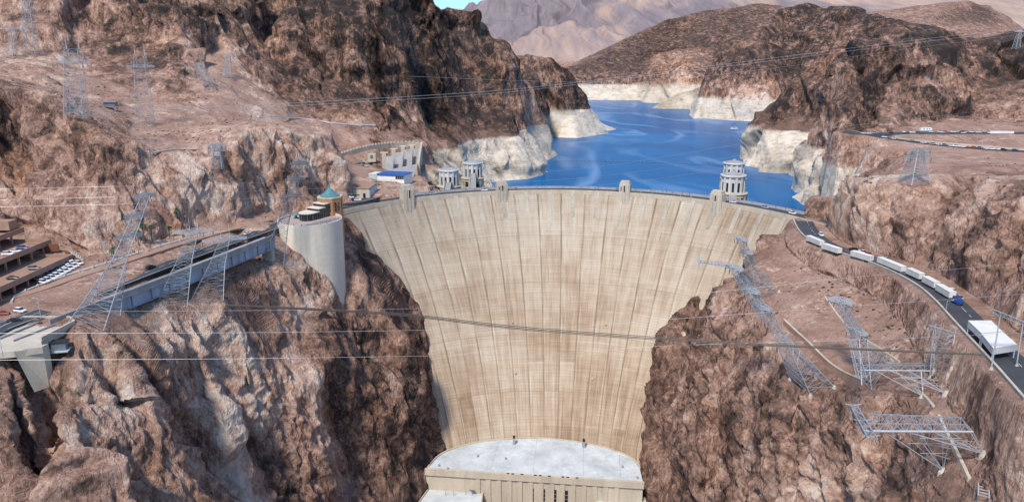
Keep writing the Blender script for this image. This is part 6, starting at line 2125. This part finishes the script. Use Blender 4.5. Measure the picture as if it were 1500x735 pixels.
q, h = on_line(RR, 1196, 2); put_car((q[0], q[1], q[2] + .07), h, 'suv', 'white', 'white car where the dam road meets the right road', None)

# checkpoint canopy with two flat white roofs
root = empty('road_canopy', PZ(1452, 505, 5.5), 0, 'flat white two part canopy roof over the right road', 'canopy')
for q in (((1418, 469), (1452, 469), (1468.5, 485), (1437.5, 487.5)), ((1438, 488.5), (1469.5, 486), (1490, 504), (1455, 509.5))):
    zt = 10.2
    P = [PZ(x, y, zt) for x, y in q]
    m = MB(); m.prism([(p[0], p[1]) for p in P], zt - .16, zt); local(m.build('roof_panel', M['offwhite'], root), root)
    c = sum((Vector(p) for p in P), Vector()) / 4
    m = MB(); m.prism([(c.x + (p[0] - c.x) * .985, c.y + (p[1] - c.y) * .985) for p in P], zt - 2.2, zt - .163); local(m.build('fascia', M['trailerside'], root), root)
    for p in P:
        w_ = Vector(p) * .92 + c * .08
        m = MB(); m.bar((w_.x, w_.y, 4.5), (w_.x, w_.y, zt - 2.2), .2, n=6); local(m.build('post', M['steelpale'], root), root)
p = PZ(1471, 512, 6); put_car((p[0], p[1], p[2]), 2.2, 'suv', 'white', 'white car half under the white road canopy', None)
lamp_post(on_line(RR, 1420, sideR)[0], 4.5, 'short pale post beside the right road wall', 0)

# ------------------------------------------------------------------ walls and conduits on the pylon field
def gline(pts, step=1.5, dz=0.0):
    P = []
    for x, y in pts:
        h = hit(x, y); P.append((h[0], h[1], h[2] + dz))
    return smooth_line(P, step, 2)


g1 = gline([(1148, 474), (1162, 488), (1180, 504), (1198, 522), (1214, 538), (1235, 552), (1262, 564)], dz=1.8)
root = line_wall('slope_wall', g1, .2, .7, 'curved brown slope wall with pale top below the right pylons', 'garage', 'cream', 6.0)
g2 = gline([(1338, 569), (1352, 578), (1366, 594), (1376, 610), (1382, 626), (1392, 644), (1406, 672), (1420, 702)], dz=.5)
line_wall('conduit', g2, .1, .9, 'pale concrete conduit running down beside the fallen looking truss', 'cream', 'cream', 1.5, False)
g3 = gline([(1208, 435), (1220, 452), (1236, 474), (1256, 492), (1284, 507), (1318, 531)], dz=.35)
line_wall('cable_trough', g3, .1, .6, 'thin pale cable trough behind the right pylon', 'cream', 'cream', 1.2, False)
# ------------------------------------------------------------------ steel frame at lower right
p = hit(1440, 722); zf = p[2]
root = empty('steel_platform', (p[0], p[1], zf), -.55, 'open steel platform frame at the lower right corner', 'platform')
m = MB()
for s in (-1.2, 1.2):
    m.bar((s, -3.5, 1.0), (s, 3.5, 1.0), .22)
for y in (-3.2, -1.6, 0, 1.6, 3.2): m.bar((-1.2, y, 1.0), (1.2, y, 1.0), .12)
m.build('frame', M['steelpale'], root)
for s in (-1.2, 1.2):
    for y in (-3.2, 3.2):
        q = MB(); q.bar((s, y, -2), (s, y, .9), .14); q.build('leg', M['steeldark'], root)
m = MB()
for s in (-2.0, 2.2):
    m.bar((s, -4, .1), (s, 4, 1.7), .09)
m.build('handrail', M['steeldark'], root)

# ------------------------------------------------------------------ upper right parking roads
kind(ribbon('road', UPPER_A, 9.5, 9.5, M['asphalt'], .15, .9))
kind(ribbon('road', UPPER_B, 6.5, 6.5, M['asphalt'], .16, .9))
lane_line('road_marking', UPPER_B, 5.9, .5, dz=.18); lane_line('road_marking', UPPER_A, -8.8, .5, dz=.17)
uw = smooth_line([PZ(x, y, z) for x, y, z in ((1345, 197.5, 25.4), (1320, 198.5, 25.2), (1309, 201, 24.4), (1320, 203.5, 23.8), (1345, 206, 23.0), (1400, 211, 22), (1500, 219, 20))], 3.0)
line_wall('bend_wall', uw, .6, .9, 'pale kerb wall round the hairpin of the upper right road', 'cream', 'cream', 2.5, False)
uw = smooth_line([PZ(x, y, z) for x, y, z in ((1450, 194.3, 27), (1485, 194.5, 27))], 3.0)
line_wall('white_barrier', uw, 1.4, .8, 'straight white barrier on the upper right terrace', 'white', 'white', 2, False)
p = PZ(1356, 192.5, 26.2)
root = empty('motorhome', (p[0], p[1], 26.15), 0.02, 'big white motorhome parked on the upper right road', 'motorhome')
m = MB(); loft_x(m, [(-5.4, section(2.5, .6, 3.3, .12)), (4.2, section(2.5, .6, 3.4, .12)), (5.2, section(2.4, .6, 2.6, .2))]); m.build('body', M['white'], root)
for x in (-2.5, .5, 2.8):
    q = MB(); q.box((x, 0, 2.2), (1.2, 2.54, .8)); q.build('window', M['window'], root)
for s in (-1, 1):
    for x in (-3.2, 3.2):
        n = 12; q = MB(); q.add([(x + .45 * math.cos(2 * math.pi * i / n), s * 1.1 + t * .16, .45 + .45 * math.sin(2 * math.pi * i / n)) for t in (-1, 1) for i in range(n)], [(i, (i + 1) % n, n + (i + 1) % n, n + i) for i in range(n)] + [tuple(range(n)), tuple(range(2 * n - 1, n - 1, -1))]); q.build('wheel', M['black'], root)
RNG = random.Random(5)
UC = ['white', 'white', 'silver', 'black', 'white', 'grey', 'white', 'silver', 'white', 'red', 'white', 'blue']
UCN = {'white': 'white', 'silver': 'silver', 'black': 'black', 'grey': 'grey', 'red': 'red', 'blue': 'blue'}
for i, px in enumerate((1263, 1271, 1278, 1322, 1328, 1345, 1371, 1378, 1382, 1390, 1399, 1411, 1427, 1443, 1290, 1306, 1338, 1352, 1404, 1419, 1436)):
    q, h = on_line(UPPER_A, px, RNG.choice((-4.5, 0.5, 4.5)))
    c = UC[i % 12]; put_car((q[0], q[1], q[2] + .17), h + RNG.uniform(-.5, .5), RNG.choice(('suv', 'sedan')), c, UCN[c] + ' car on the farther of the two upper right roads', 'cars on the farther upper right road')
for i, px in enumerate((1299, 1369, 1373, 1380, 1386, 1392, 1399, 1404, 1418, 1424, 1437, 1446, 1450, 1462, 1472, 1310, 1340, 1358, 1376, 1410, 1430, 1456, 1482)):
    q, h = on_line(UPPER_B, px, RNG.choice((-4.2, -4.0, -3.6)))
    c = UC[(i + 1) % 12]; put_car((q[0], q[1], q[2] + .19), h + RNG.uniform(-.2, .2), RNG.choice(('suv', 'sedan')), c, UCN[c] + ' car on the nearer of the two upper right roads', 'cars on the nearer upper right road')
for (px, py, h, lab) in ((1286, 202, 9, 'lamp post at the bend of the upper right roads'), (1270, 192, 9, 'lamp post at the left end of the upper right roads'), (1361, 214, 8, 'lamp post on the nearer upper right road'), (1438, 218, 8, 'lamp post farther along the nearer upper right road'), (1346, 190, 8, 'lamp post behind the white motorhome')):
    p = PZ(px, py, 25 if py < 205 else 21); lamp_post((p[0], p[1], gz(p[0], p[1]) - .2), h, lab, 1.0)
# ------------------------------------------------------------------ lattice pylons
def lat_body(legs, br, base4, top4, n, wl, wb, skip=0.0):
    """four legs plus cross bracing between two quads"""
    B = [Vector(p) for p in base4]; T = [Vector(p) for p in top4]
    ring = lambda t: [B[k].lerp(T[k], t) for k in range(4)]
    for k in range(4): legs[k].bar(B[k], T[k], wl * .8, n=4, w2=wl * .6)
    wb *= .8
    ts = [1 - (1 - i / n) ** 0.85 for i in range(n + 1)]
    for i in range(n):
        r0, r1 = ring(ts[i]), ring(ts[i + 1])
        for k in range(4):
            k2 = (k + 1) % 4
            br.bar(r0[k], r1[k2], wb); br.bar(r0[k2], r1[k], wb)
            br.bar(r1[k], r1[k2], wb)
            m0, m1 = (r0[k] + r1[k2]) / 2, (r0[k] + r1[k]) / 2
            br.bar(m0, m1, wb * .7); br.bar(m0, (r0[k2] + r1[k2]) / 2, wb * .7)


def quad(c, hx, hy, ang=0.0):
    c = Vector(c); u = Vector((math.cos(ang), math.sin(ang), 0)); v = Vector((-u.y, u.x, 0))
    return [c - u * hx - v * hy, c + u * hx - v * hy, c + u * hx + v * hy, c - u * hx + v * hy]


def truss_arm(m, c, half, w, h, ang, wl, wb, up=Vector((0, 0, 1)), n=5):
    """box truss centred on c along ang"""
    c = Vector(c); u = Vector((math.cos(ang), math.sin(ang), 0)); v = Vector((-u.y, u.x, 0))
    for s in (-1, 1):
        for k in range(n):
            a0, a1 = s * half * k / n, s * half * (k + 1) / n
            t0, t1 = 1 - .55 * k / n, 1 - .55 * (k + 1) / n
            for o in (-1, 1):
                p0, p1 = c + u * a0 + v * (o * w * t0), c + u * a1 + v * (o * w * t1)
                q0, q1 = p0 + up * h * t0, p1 + up * h * t1
                m.bar(p0, p1, wl); m.bar(q0, q1, wl); m.bar(p0, q1, wb); m.bar(p1, q1, wb)
            m.bar(c + u * a0 - v * w * t0, c + u * a1 + v * w * t1, wb); m.bar(c + u * a0 + v * w * t0, c + u * a1 - v * w * t1, wb)


PGROUP = 'steel lattice pylons'


def pylon(label, feet, top, topw, arms=(), wl=.2, wb=.1, n=9, mat='steel', waist=None, ang=0.0, foot=True, topmat=None, peak=None, name='lattice_pylon'):
    """feet: four world points; top: world point; arms: (fraction, half length, angle, width)"""
    top = Vector(top)
    F = [Vector(f) for f in feet]
    c0 = sum(F, Vector()) / 4
    root = empty(name, c0, 0, label, 'pylon', PGROUP)
    legs = [MB() for _ in range(4)]; br = MB()
    if waist:
        t, ww = waist
        mid = c0.lerp(top, t); mq = quad(mid, ww, ww, ang); tq = quad(top, topw, topw, ang)
        lat_body(legs, br, F, mq, max(3, int(n * t)), wl, wb); lat_body(legs, br, mq, tq, max(3, n - int(n * t)), wl * .85, wb)
    else:
        lat_body(legs, br, F, quad(top, topw, topw, ang), n, wl, wb)
    for k in range(4): local(legs[k].build('leg', M[mat], root), root)
    local(br.build('bracing', M[mat], root), root)
    for (t, half, a, w) in arms:
        c = c0.lerp(top, t)
        m = MB(); truss_arm(m, c, half, w, 1.6, a, wl * .7, wb)
        o = local(m.build('crossarm', M[topmat or mat], root), root)
        q = MB(); u = Vector((math.cos(a), math.sin(a), 0))
        for s in (-1, -.5, .5, 1):
            b = c + u * half * s; q.tube([b, b - Vector((0, 0, 2.6))], .16, 6)
        local(q.build('insulators', M['steeldark'], root), root)
    if peak:
        for s in (-1, 1):
            q = MB(); q.bar(top + Vector((s * topw, 0, 0)), top + Vector((s * topw * 1.05, 0, peak)), wl, w2=.05); local(q.build('earth_peak', M['steelpale'], root), root)
    if foot:
        for f in F:
            q = MB(); q.lathe((f.x, f.y, f.z), [(.8, -2), (.75, -.3), (.4, .6)], 8); local(q.build('footing', M['concrete'], root), root)
    return root


def feet_px(pts, lift=.5):
    R = []
    for x, y in pts:
        h = hit(x, y); R.append((h[0], h[1], h[2] + lift))
    return R


# big leaning pylon before the bridge
f = feet_px([(103, 474), (152, 486), (176, 466), (132, 455)])
f[0] = PD(99, 474, f[1][1] - 2); f[2] = PD(176, 462, f[1][1] + 12); f[3] = PD(128, 452, f[1][1] + 14)
c = sum((Vector(p) for p in f), Vector()) / 4
pylon('tall leaning pylon in front of the left road bridge', f, PD(214, 285, 322), 1.7, [(.98, 4.6, .9, 1.5), (.8, 5.2, .9, 1.5), (.62, 5.6, .9, 1.5)], .24, .1, 16, 'steel', (.45, 2.6), .4, False, 'steel', None)
m = None
# paired pylons by the bridge middle
h = hit(248, 447)
f = quad((h[0], h[1] + 2, h[2] - .5), 6.5, 4.5, .35)
f[3] = f[3] + Vector((0, 0, 1)); f[2] = f[2] + Vector((0, 0, 1))
pylon('pylon with a long pale crossarm in front of the bridge middle', f, PD(284, 337, h[1] + 16), 1.8, [(.97, 8.0, .35, 1.4)], .16, .08, 11, 'steel', (.55, 3.2), .3, False, 'steelpale', 6)
h = hit(300, 438)
f = quad((h[0], h[1] + 2, h[2] - .5), 7, 5, .35)
pylon('wide pylon with a long crossarm right of the bridge middle', f, PD(330, 349, h[1] + 14), 2.0, [(.97, 9.5, .35, 1.6)], .16, .08, 11, 'steel', (.55, 3.4), .3, False, 'steelpale', 7)
h = hit(394, 392)
f = quad((h[0], h[1] + 2, h[2] - .5), 6.5, 4.5, .3)
pylon('dark blue grey leaning pylon beside the round visitor tower', f, PD(441, 236, h[1] + 20), 1.7, [(.97, 4.6, .4, 1.5), (.82, 5.0, .4, 1.5), (.66, 5.2, .4, 1.5)], .2, .095, 16, 'steeldark', (.42, 2.6), .3, False, 'steeldark')


def std_pylon(label, px, py, toppy, base_w, top_w, arms, mat='steel', wl=.17, wb=.075, n=9, lean=0, peak=None, narrow=False, lift=0):
    h = hit(px, py); g = h[2]
    b = Vector((h[0], h[1], g - .3))
    top = PD(px + lean, toppy, h[1] + 1.0)
    f = quad(b, base_w, base_w, .2)
    return pylon(label, f, top, top_w, arms, wl, wb, n, mat, None, .2, False, mat, peak)


std_pylon('tall pylon cut by the top edge at upper left', 45, 78, -32, 4.6, 1.6, [(.8, 9, .1, 1.5)], wl=.3, wb=.12, n=10, lean=-8)
std_pylon('small pylon in the haze of the upper left corner', 14, 84, 42, 3.6, 1.6, [(.97, 7, .1, 1.5)], 'steel', .22, .1, 6, 6)
std_pylon('left of the two slope pylons with dark crossarms', 112, 172, 72, 4.6, 3.2, [(.8, 8.5, .08, 1.5)], wl=.22, n=10, lean=-5, peak=6)
std_pylon('right of the two slope pylons with dark crossarms', 213, 183, 82, 4.6, 3.0, [(.84, 8.5, .08, 1.5)], wl=.22, n=10, lean=-8, peak=6)
std_pylon('small pylon low on the gravel chute of the left slope', 334, 114, 80, 3.2, 1.3, [(.9, 4, .1, 1.2)], 'steel', .2, .1, 6)
std_pylon('leaning small pylon on the gravel chute', 310, 130, 92, 4.0, 1.6, [(.9, 5, -.5, 1.4)], 'steel', .2, .1, 6, -22)
std_pylon('small blue grey pylon on the rock ridge above the plaza', 318, 246, 210, 3.0, 1.2, [(.9, 4.5, .1, 1.2), (.7, 4.5, .1, 1.2)], 'steel', .16, .08, 7)
std_pylon('thin pylon at the right edge high on the dark hill', 1488, 72, 44, 3.0, 1.2, [(.9, 6, .2, 1.2)], 'steelpale', .25, .12, 6, 6)
std_pylon('pylon standing on the upper right terrace below the parked cars', 1338, 268, 218, 5.0, 1.6, [(.95, 6, .1, 1.3), (.75, 7, .1, 1.3)], 'steel', .2, .09, 9, 8)
# right bank: the leaning pair
f = feet_px([(1110, 440), (1141, 428), (1120, 418), (1095, 428)])
pylon('farther leaning pylon in front of the dam on the right bank', f, PD(1084, 348, f[0][1] + 6), 1.3, [(.96, 3.6, 2.2, 1.2), (.72, 3.6, 2.2, 1.2)], .2, .09, 11, 'steel', (.5, 2.0), .5, True, 'steelpale')
f = feet_px([(1157, 556), (1187, 580), (1222, 568), (1216, 556)])
f[3] = PD(1196, 548, f[2][1] + 9)
top = PD(1073, 390, f[0][1] + 12)
pylon('long leaning pylon with stacked arms in front of the dam on the right bank', f, top, 1.4, [(.98, 4.2, 2.2, 1.3), (.78, 4.4, 2.2, 1.3), (.64, 4.6, 2.2, 1.3)], .24, .1, 18, 'steel', (.55, 2.2), .5, True, 'steelpale')
root = empty('lattice_boom', top, 0, 'horizontal lattice arm reaching left from the long leaning pylon', 'lattice boom')
m = MB(); a, b = Vector(PD(1066, 388, top[1])), Vector(PD(1024, 383, top[1] - 3))
for dz in (-.7, .7):
    for dy in (-.6, .6): m.bar(a + Vector((0, dy, dz)), b + Vector((0, dy * .5, dz * .6)), .12)
for k in range(8):
    p0, p1 = a.lerp(b, k / 8), a.lerp(b, (k + 1) / 8); m.bar(p0 + Vector((0, 0, .7)), p1 - Vector((0, 0, .7)), .08); m.bar(p0 - Vector((0, 0, .7)), p1 + Vector((0, 0, .7)), .08)
local(m.build('truss', M['steelpale'], root), root)
m = MB(); m.bar(b + Vector((0, 0, 3.0)), b - Vector((0, 0, 3.2)), .3); m.bar(b + Vector((-3.2, 0, -1.6)), b + Vector((1, 0, -1.6)), .1); m.bar(b + Vector((-3, 0, 1.8)), b + Vector((1, 0, 1.8)), .1)
local(m.build('end_frame', M['steelpale'], root), root)
# middle right mast
f = feet_px([(1262, 566), (1276, 572), (1312, 536), (1296, 530)])
pylon('leaning mast with a slanted head frame on the right slope', f, PD(1230, 440, f[0][1] + 22), 1.3, [(.98, 4.4, 2.4, 1.4), (.55, 3.6, 2.4, 1.3)], .22, .1, 13, 'steel', (.5, 1.9), .4, False, 'steelpale')


def truss_frame(label, up_a, up_b, lo_a, lo_b, feet, head, foot_mat='concrete', nn=8, wl=.2, wb=.09, tube=.34):
    """long cantilever truss carried by braced legs (photo points with distance)"""
    A, B, C_, D_ = (Vector(PD(*q)) for q in (up_a, up_b, lo_a, lo_b))
    F = [Vector(q) for q in feet]
    root = empty('truss_tower', sum(F, Vector()) / len(F), 0, label, 'pylon', PGROUP)
    m = MB(); m.bar(C_, D_, tube, n=8); local(m.build('main_tube', M['steelpale'], root), root)
    m = MB(); m.bar(A, B, wl)
    back = Vector((0, 3.2, 0.5))
    m.bar(C_ + back, D_ + back, wl)
    for k in range(nn):
        p0, p1 = C_.lerp(D_, k / nn), C_.lerp(D_, (k + 1) / nn); q0, q1 = A.lerp(B, k / nn), A.lerp(B, (k + 1) / nn)
        m.bar(p0, q1, wb); m.bar(q0, p1, wb); m.bar(p1, q1, wb); m.bar(p0, p1 + back, wb); m.bar(p0 + back, q1, wb); m.bar(p1, p1 + back, wb)
    local(m.build('truss', M['steel'], root), root)
    n = len(F)
    for k, f in enumerate(F):
        q = MB()
        for t in (.18 + .4 * k / n, .45 + .35 * k / n, .8 + .2 * k / max(1, n - 1)):
            t = min(1, t); q.bar(C_.lerp(D_, t), f, wl * .85)
            q.bar(A.lerp(B, t), f, wb)
        for t in (.3, .55): q.bar(C_.lerp(D_, .25).lerp(f, t), C_.lerp(D_, .8).lerp(f, t), wb); q.bar(C_.lerp(D_, .45).lerp(f, t), C_.lerp(D_, .95).lerp(f, t + .15), wb)
        local(q.build('leg_brace', M['steelpale'], root), root)
        q = MB(); q.lathe((f.x, f.y, f.z), [(1.3, -3), (1.2, -.6), (.5, .9)], 8); local(q.build('footing', M['concrete'], root), root)
    q = MB()
    H = [Vector(PD(*h)) for h in head]
    t4, b4 = [H[0] + Vector(o) for o in ((-.9, -.9, 0), (.9, -.9, 0), (.9, .9, 0), (-.9, .9, 0))], [H[1] + Vector(o) for o in ((-1.2, -1.2, 0), (1.2, -1.2, 0), (1.2, 1.2, 0), (-1.2, 1.2, 0))]
    for k in range(4): q.bar(t4[k], b4[k], wl * .8)
    for i in range(5):
        for k in range(4):
            q.bar(t4[k].lerp(b4[k], i / 5), t4[(k + 1) % 4].lerp(b4[(k + 1) % 4], (i + 1) / 5), wb); q.bar(t4[k].lerp(b4[k], i / 5), t4[(k + 1) % 4].lerp(b4[(k + 1) % 4], i / 5), wb)
    local(q.build('head_frame', M['steel'], root), root)
    q = MB()
    for s in (0, .5, 1):
        for e in (-1, 1):
            c = H[0].lerp(H[1], s); q.bar(c, c + Vector((e * 2.2, 0, .6)), .12)
    local(q.build('head_arms', M['steelpale'], root), root)
    return root


h1, h2 = hit(1381, 688), hit(1441, 664)
truss_frame('long horizontal lattice truss on two footings at lower right', (1272, 606, 188), (1408, 611, 190), (1266, 631, 180), (1425, 632, 183), [(h1[0], h1[1], h1[2]), (h2[0], h2[1], h2[2])], ((1250, 594, 184), (1276, 640, 178)))
h1, h2 = hit(1352, 580), hit(1386, 576)
truss_frame('shorter horizontal lattice truss above the long one on the right bank', (1285, 533, 236), (1372, 531, 238), (1262, 542, 226), (1371, 543, 229), [(h1[0], h1[1], h1[2]), (h2[0], h2[1], h2[2])], ((1248, 498, 236), (1262, 552, 224)), nn=6, wl=.16, wb=.08, tube=.26)


def gantry(label, feet, tops, wl=.16, wb=.07, n=5, mat='steelpale', ext=2.0):
    F = [Vector(q) for q in feet]; T = [Vector(q) for q in tops]
    root = empty('line_gantry', sum(F, Vector()) / len(F), 0, label, 'gantry')
    for k in range(len(F)):
        q = MB(); q.bar(F[k] - Vector((0, 0, 1)), T[k], wl, w2=wl * .8, n=5); local(q.build('post', M[mat], root), root)
        q = MB(); q.lathe((F[k].x, F[k].y, F[k].z), [(.7, -2), (.65, -.4), (.35, .6)], 8); local(q.build('footing', M['concrete'], root), root)
    m = MB()
    for k in range(len(F)):
        k2 = (k + 1) % len(F)
        if len(F) == 2 and k == 1: break
        for i in range(n):
            if len(F) > 2:
                m.bar(F[k].lerp(T[k], i / n), F[k2].lerp(T[k2], (i + 1) / n), wb); m.bar(F[k2].lerp(T[k2], i / n), F[k].lerp(T[k], (i + 1) / n), wb)
                m.bar(F[k].lerp(T[k], (i + 1) / n), F[k2].lerp(T[k2], (i + 1) / n), wb)
    if m.v: local(m.build('bracing', M['steel'], root), root)
    m = MB()
    a, b = T[0], T[1]; d_ = (b - a).normalized(); a, b = a - d_ * ext, b + d_ * ext
    for o in (Vector((0, -.5, 0)), Vector((0, .5, 0)), Vector((0, 0, -1.1))): m.bar(a + o, b + o, wb * 1.3)
    for i in range(10):
        p0, p1 = a.lerp(b, i / 10), a.lerp(b, (i + 1) / 10); m.bar(p0 + Vector((0, -.5, 0)), p1 + Vector((0, 0, -1.1)), wb); m.bar(p0 + Vector((0, 0, -1.1)), p1 + Vector((0, .5, 0)), wb); m.bar(p0 + Vector((0, -.5, 0)), p1 + Vector((0, .5, 0)), wb)
    local(m.build('beam', M['steelpale'], root), root)
    return root


f = feet_px([(1362, 553), (1389, 549), (1394, 540), (1368, 543)], .2)
d0 = f[0][1]
gantry('square braced gantry with four posts between right truss and road', f, [PD(1368, 478, d0 - 2), PD(1399, 487, d0 - 1), PD(1400, 482, d0 + 3), PD(1371, 474, d0 + 2)])
f = feet_px([(1452, 541), (1489, 537)], .2)
gantry('two post gantry straddling the right road beside the canopy', f, [PD(1466, 457, f[0][1] - 1), PD(1499, 470, f[1][1] - 1)], .2, .08, ext=3.0)
# ------------------------------------------------------------------ conductors and the cableway (photo column, row, distance)
def wire(label, pts, r, mat='cable', name='power_line', group=None):
    P = np.array([PD(*p) for p in pts])
    t = np.linspace(0, 1, len(P)); tt = np.linspace(0, 1, 60)
    # smooth interpolation (Catmull-Rom)
    out = []
    n = len(P)
    for s in tt:
        x = s * (n - 1); i = min(int(x), n - 2); f = x - i
        p0, p1, p2, p3 = P[max(i - 1, 0)], P[i], P[i + 1], P[min(i + 2, n - 1)]
        out.append(0.5 * ((2 * p1) + (-p0 + p2) * f + (2 * p0 - 5 * p1 + 4 * p2 - p3) * f * f + (-p0 + 3 * p1 - 3 * p2 + p3) * f ** 3))
    m = MB(); m.tube(out, r * (0.75 if mat == 'cable' else 1), 5)
    o = m.build(name, M[mat])
    tag(o, label, 'power line' if name == 'power_line' else 'cable', group or 'power lines across the canyon')
    return o


wire('highest power line crossing from upper left hill to upper right', [(-60, 168, 420), (0, 166, 430), (220, 160, 470), (430, 151, 520), (700, 135, 590), (835, 122, 620), (1000, 102, 660), (1150, 83, 700), (1300, 64, 750), (1400, 52, 800), (1482, 44, 830)], .16)
wire('power line just below the highest one', [(-60, 173, 410), (0, 171, 420), (220, 164, 460), (430, 155, 510), (700, 139, 580), (835, 125, 610), (1000, 105, 650), (1150, 87, 690), (1300, 68, 740), (1400, 56, 790), (1484, 48, 825)], .15)
wire('faint power line below the topmost pair over the dark hills', [(600, 112, 560), (835, 120, 600), (1000, 114, 640), (1150, 98, 680), (1300, 76, 720), (1484, 52, 820)], .09)
for k, (lab, pts) in enumerate((
        ('power line from the left rock over the lake to the upper right terrace', [(-40, 279, 318), (0, 277, 322), (210, 272, 330), (440, 266, 400), (640, 261, 470), (870, 245, 540), (1060, 215, 600), (1200, 190, 640), (1360, 172, 660), (1540, 150, 680)]),
        ('second power line below it across the left rock and lake', [(-40, 294, 318), (0, 293, 322), (210, 287, 330), (440, 277, 400), (640, 271, 470), (870, 259, 540), (1060, 232, 600), (1205, 204, 630), (1360, 187, 650), (1540, 165, 670)]),
        ('third power line crossing just above the brick turret roof', [(-40, 304, 318), (0, 303, 322), (210, 298, 330), (440, 287, 380), (640, 279, 460), (870, 272, 520), (1060, 247, 580), (1200, 217, 600), (1300, 203, 620), (1540, 178, 650)]),
        ('short power line from the lake shore to the upper right pylon', [(1120, 240, 560), (1205, 229, 575), (1290, 213, 560), (1340, 205, 540)]))):
    wire(lab, pts, .085)
wire('thin power line crossing the left road bridge and the dam top third', [(120, 456, 215), (300, 455, 225), (600, 452, 240), (820, 443, 250), (1020, 430, 250), (1260, 405, 245), (1400, 394, 242), (1560, 378, 240)], .055)
wire('thin power line crossing mid dam to the trailer road', [(-60, 489, 190), (0, 488, 192), (350, 487, 205), (640, 483, 215), (820, 479, 220), (1000, 466, 220), (1250, 448, 215), (1420, 436, 212), (1560, 426, 210)], .055)
wire('lowest thin power line across the left cliff and mid dam', [(-60, 528, 180), (0, 527, 182), (350, 525, 192), (620, 521, 200), (820, 517, 206), (980, 506, 206), (1250, 498, 200), (1420, 491, 198), (1560, 484, 196)], .055)
for k, (dy, lab) in enumerate(((0, 'upper strand of the dark sagging cableway bundle'), (2.2, 'middle strand of the dark sagging cableway bundle'), (4.2, 'lower strand of the dark sagging cableway bundle'))):
    wire(lab, [(330, 446 + dy * .4, 176), (450, 451 + dy * .6, 184), (600, 460 + dy * .8, 196), (750, 477 + dy, 204), (900, 489 + dy, 206), (1000, 495.5 + dy * .9, 204), (1120, 503 + dy * .7, 200), (1300, 512 + dy * .5, 196), (1440, 518 + dy * .4, 192)], .105 + .03 * (k == 1), 'darkcable', 'cableway_strand', 'dark cableway strands')
# ------------------------------------------------------------------ sky, sun, colour
SUN_EL, SUN_AZ = math.radians(52), math.radians(205)      # azimuth clockwise from +Y
w = bpy.data.worlds.new('World')
SC.world = w
w.use_nodes = True
nt = w.node_tree
bg = nt.nodes['Background']
sky = nt.nodes.new('ShaderNodeTexSky')
sky.sky_type = 'NISHITA'
sky.sun_disc = False
sky.sun_elevation = SUN_EL
sky.sun_rotation = SUN_AZ
sky.altitude = 1500
sky.air_density = 1.0; sky.dust_density = 0.1; sky.ozone_density = 2.5
tc = nt.nodes.new('ShaderNodeTexCoord'); sx = nt.nodes.new('ShaderNodeSeparateXYZ')
nt.links.new(tc.outputs['Generated'], sx.inputs[0])
mr = nt.nodes.new('ShaderNodeMapRange'); mr.inputs[1].default_value = 0.0; mr.inputs[2].default_value = 0.35
nt.links.new(sx.outputs[2], mr.inputs[0])
tint = nt.nodes.new('ShaderNodeMix'); tint.data_type = 'RGBA'
tint.inputs[6].default_value = (0.3, 0.44, 0.6, 1); tint.inputs[7].default_value = (1, 1, 1, 1)
nt.links.new(mr.outputs[0], tint.inputs[0])
mu = nt.nodes.new('ShaderNodeMix'); mu.data_type = 'RGBA'; mu.blend_type = 'MULTIPLY'; mu.inputs[0].default_value = 1.0
nt.links.new(sky.outputs[0], mu.inputs[6]); nt.links.new(tint.outputs[2], mu.inputs[7])
nt.links.new(mu.outputs[2], bg.inputs[0])
bg.inputs[1].default_value = 0.14
sd = bpy.data.lights.new('sun', 'SUN')
sd.energy = 2.45
sd.angle = math.radians(8)
sd.color = (1.0, 0.94, 0.86)
so = bpy.data.objects.new('sun', sd)
COL.objects.link(so)
dv = Vector((math.sin(SUN_AZ) * math.cos(SUN_EL), math.cos(SUN_AZ) * math.cos(SUN_EL), math.sin(SUN_EL)))
so.rotation_euler = dv.to_track_quat('Z', 'Y').to_euler()
so.location = dv * 500
SC.view_settings.view_transform = 'Standard'
SC.view_settings.look = 'None'
SC.view_settings.exposure = 0.87
SC.view_settings.gamma = 1.0
SC.view_settings.use_curve_mapping = False
SC.cycles.max_bounces = 5
SC.cycles.diffuse_bounces = 3
SC.cycles.use_denoising = True
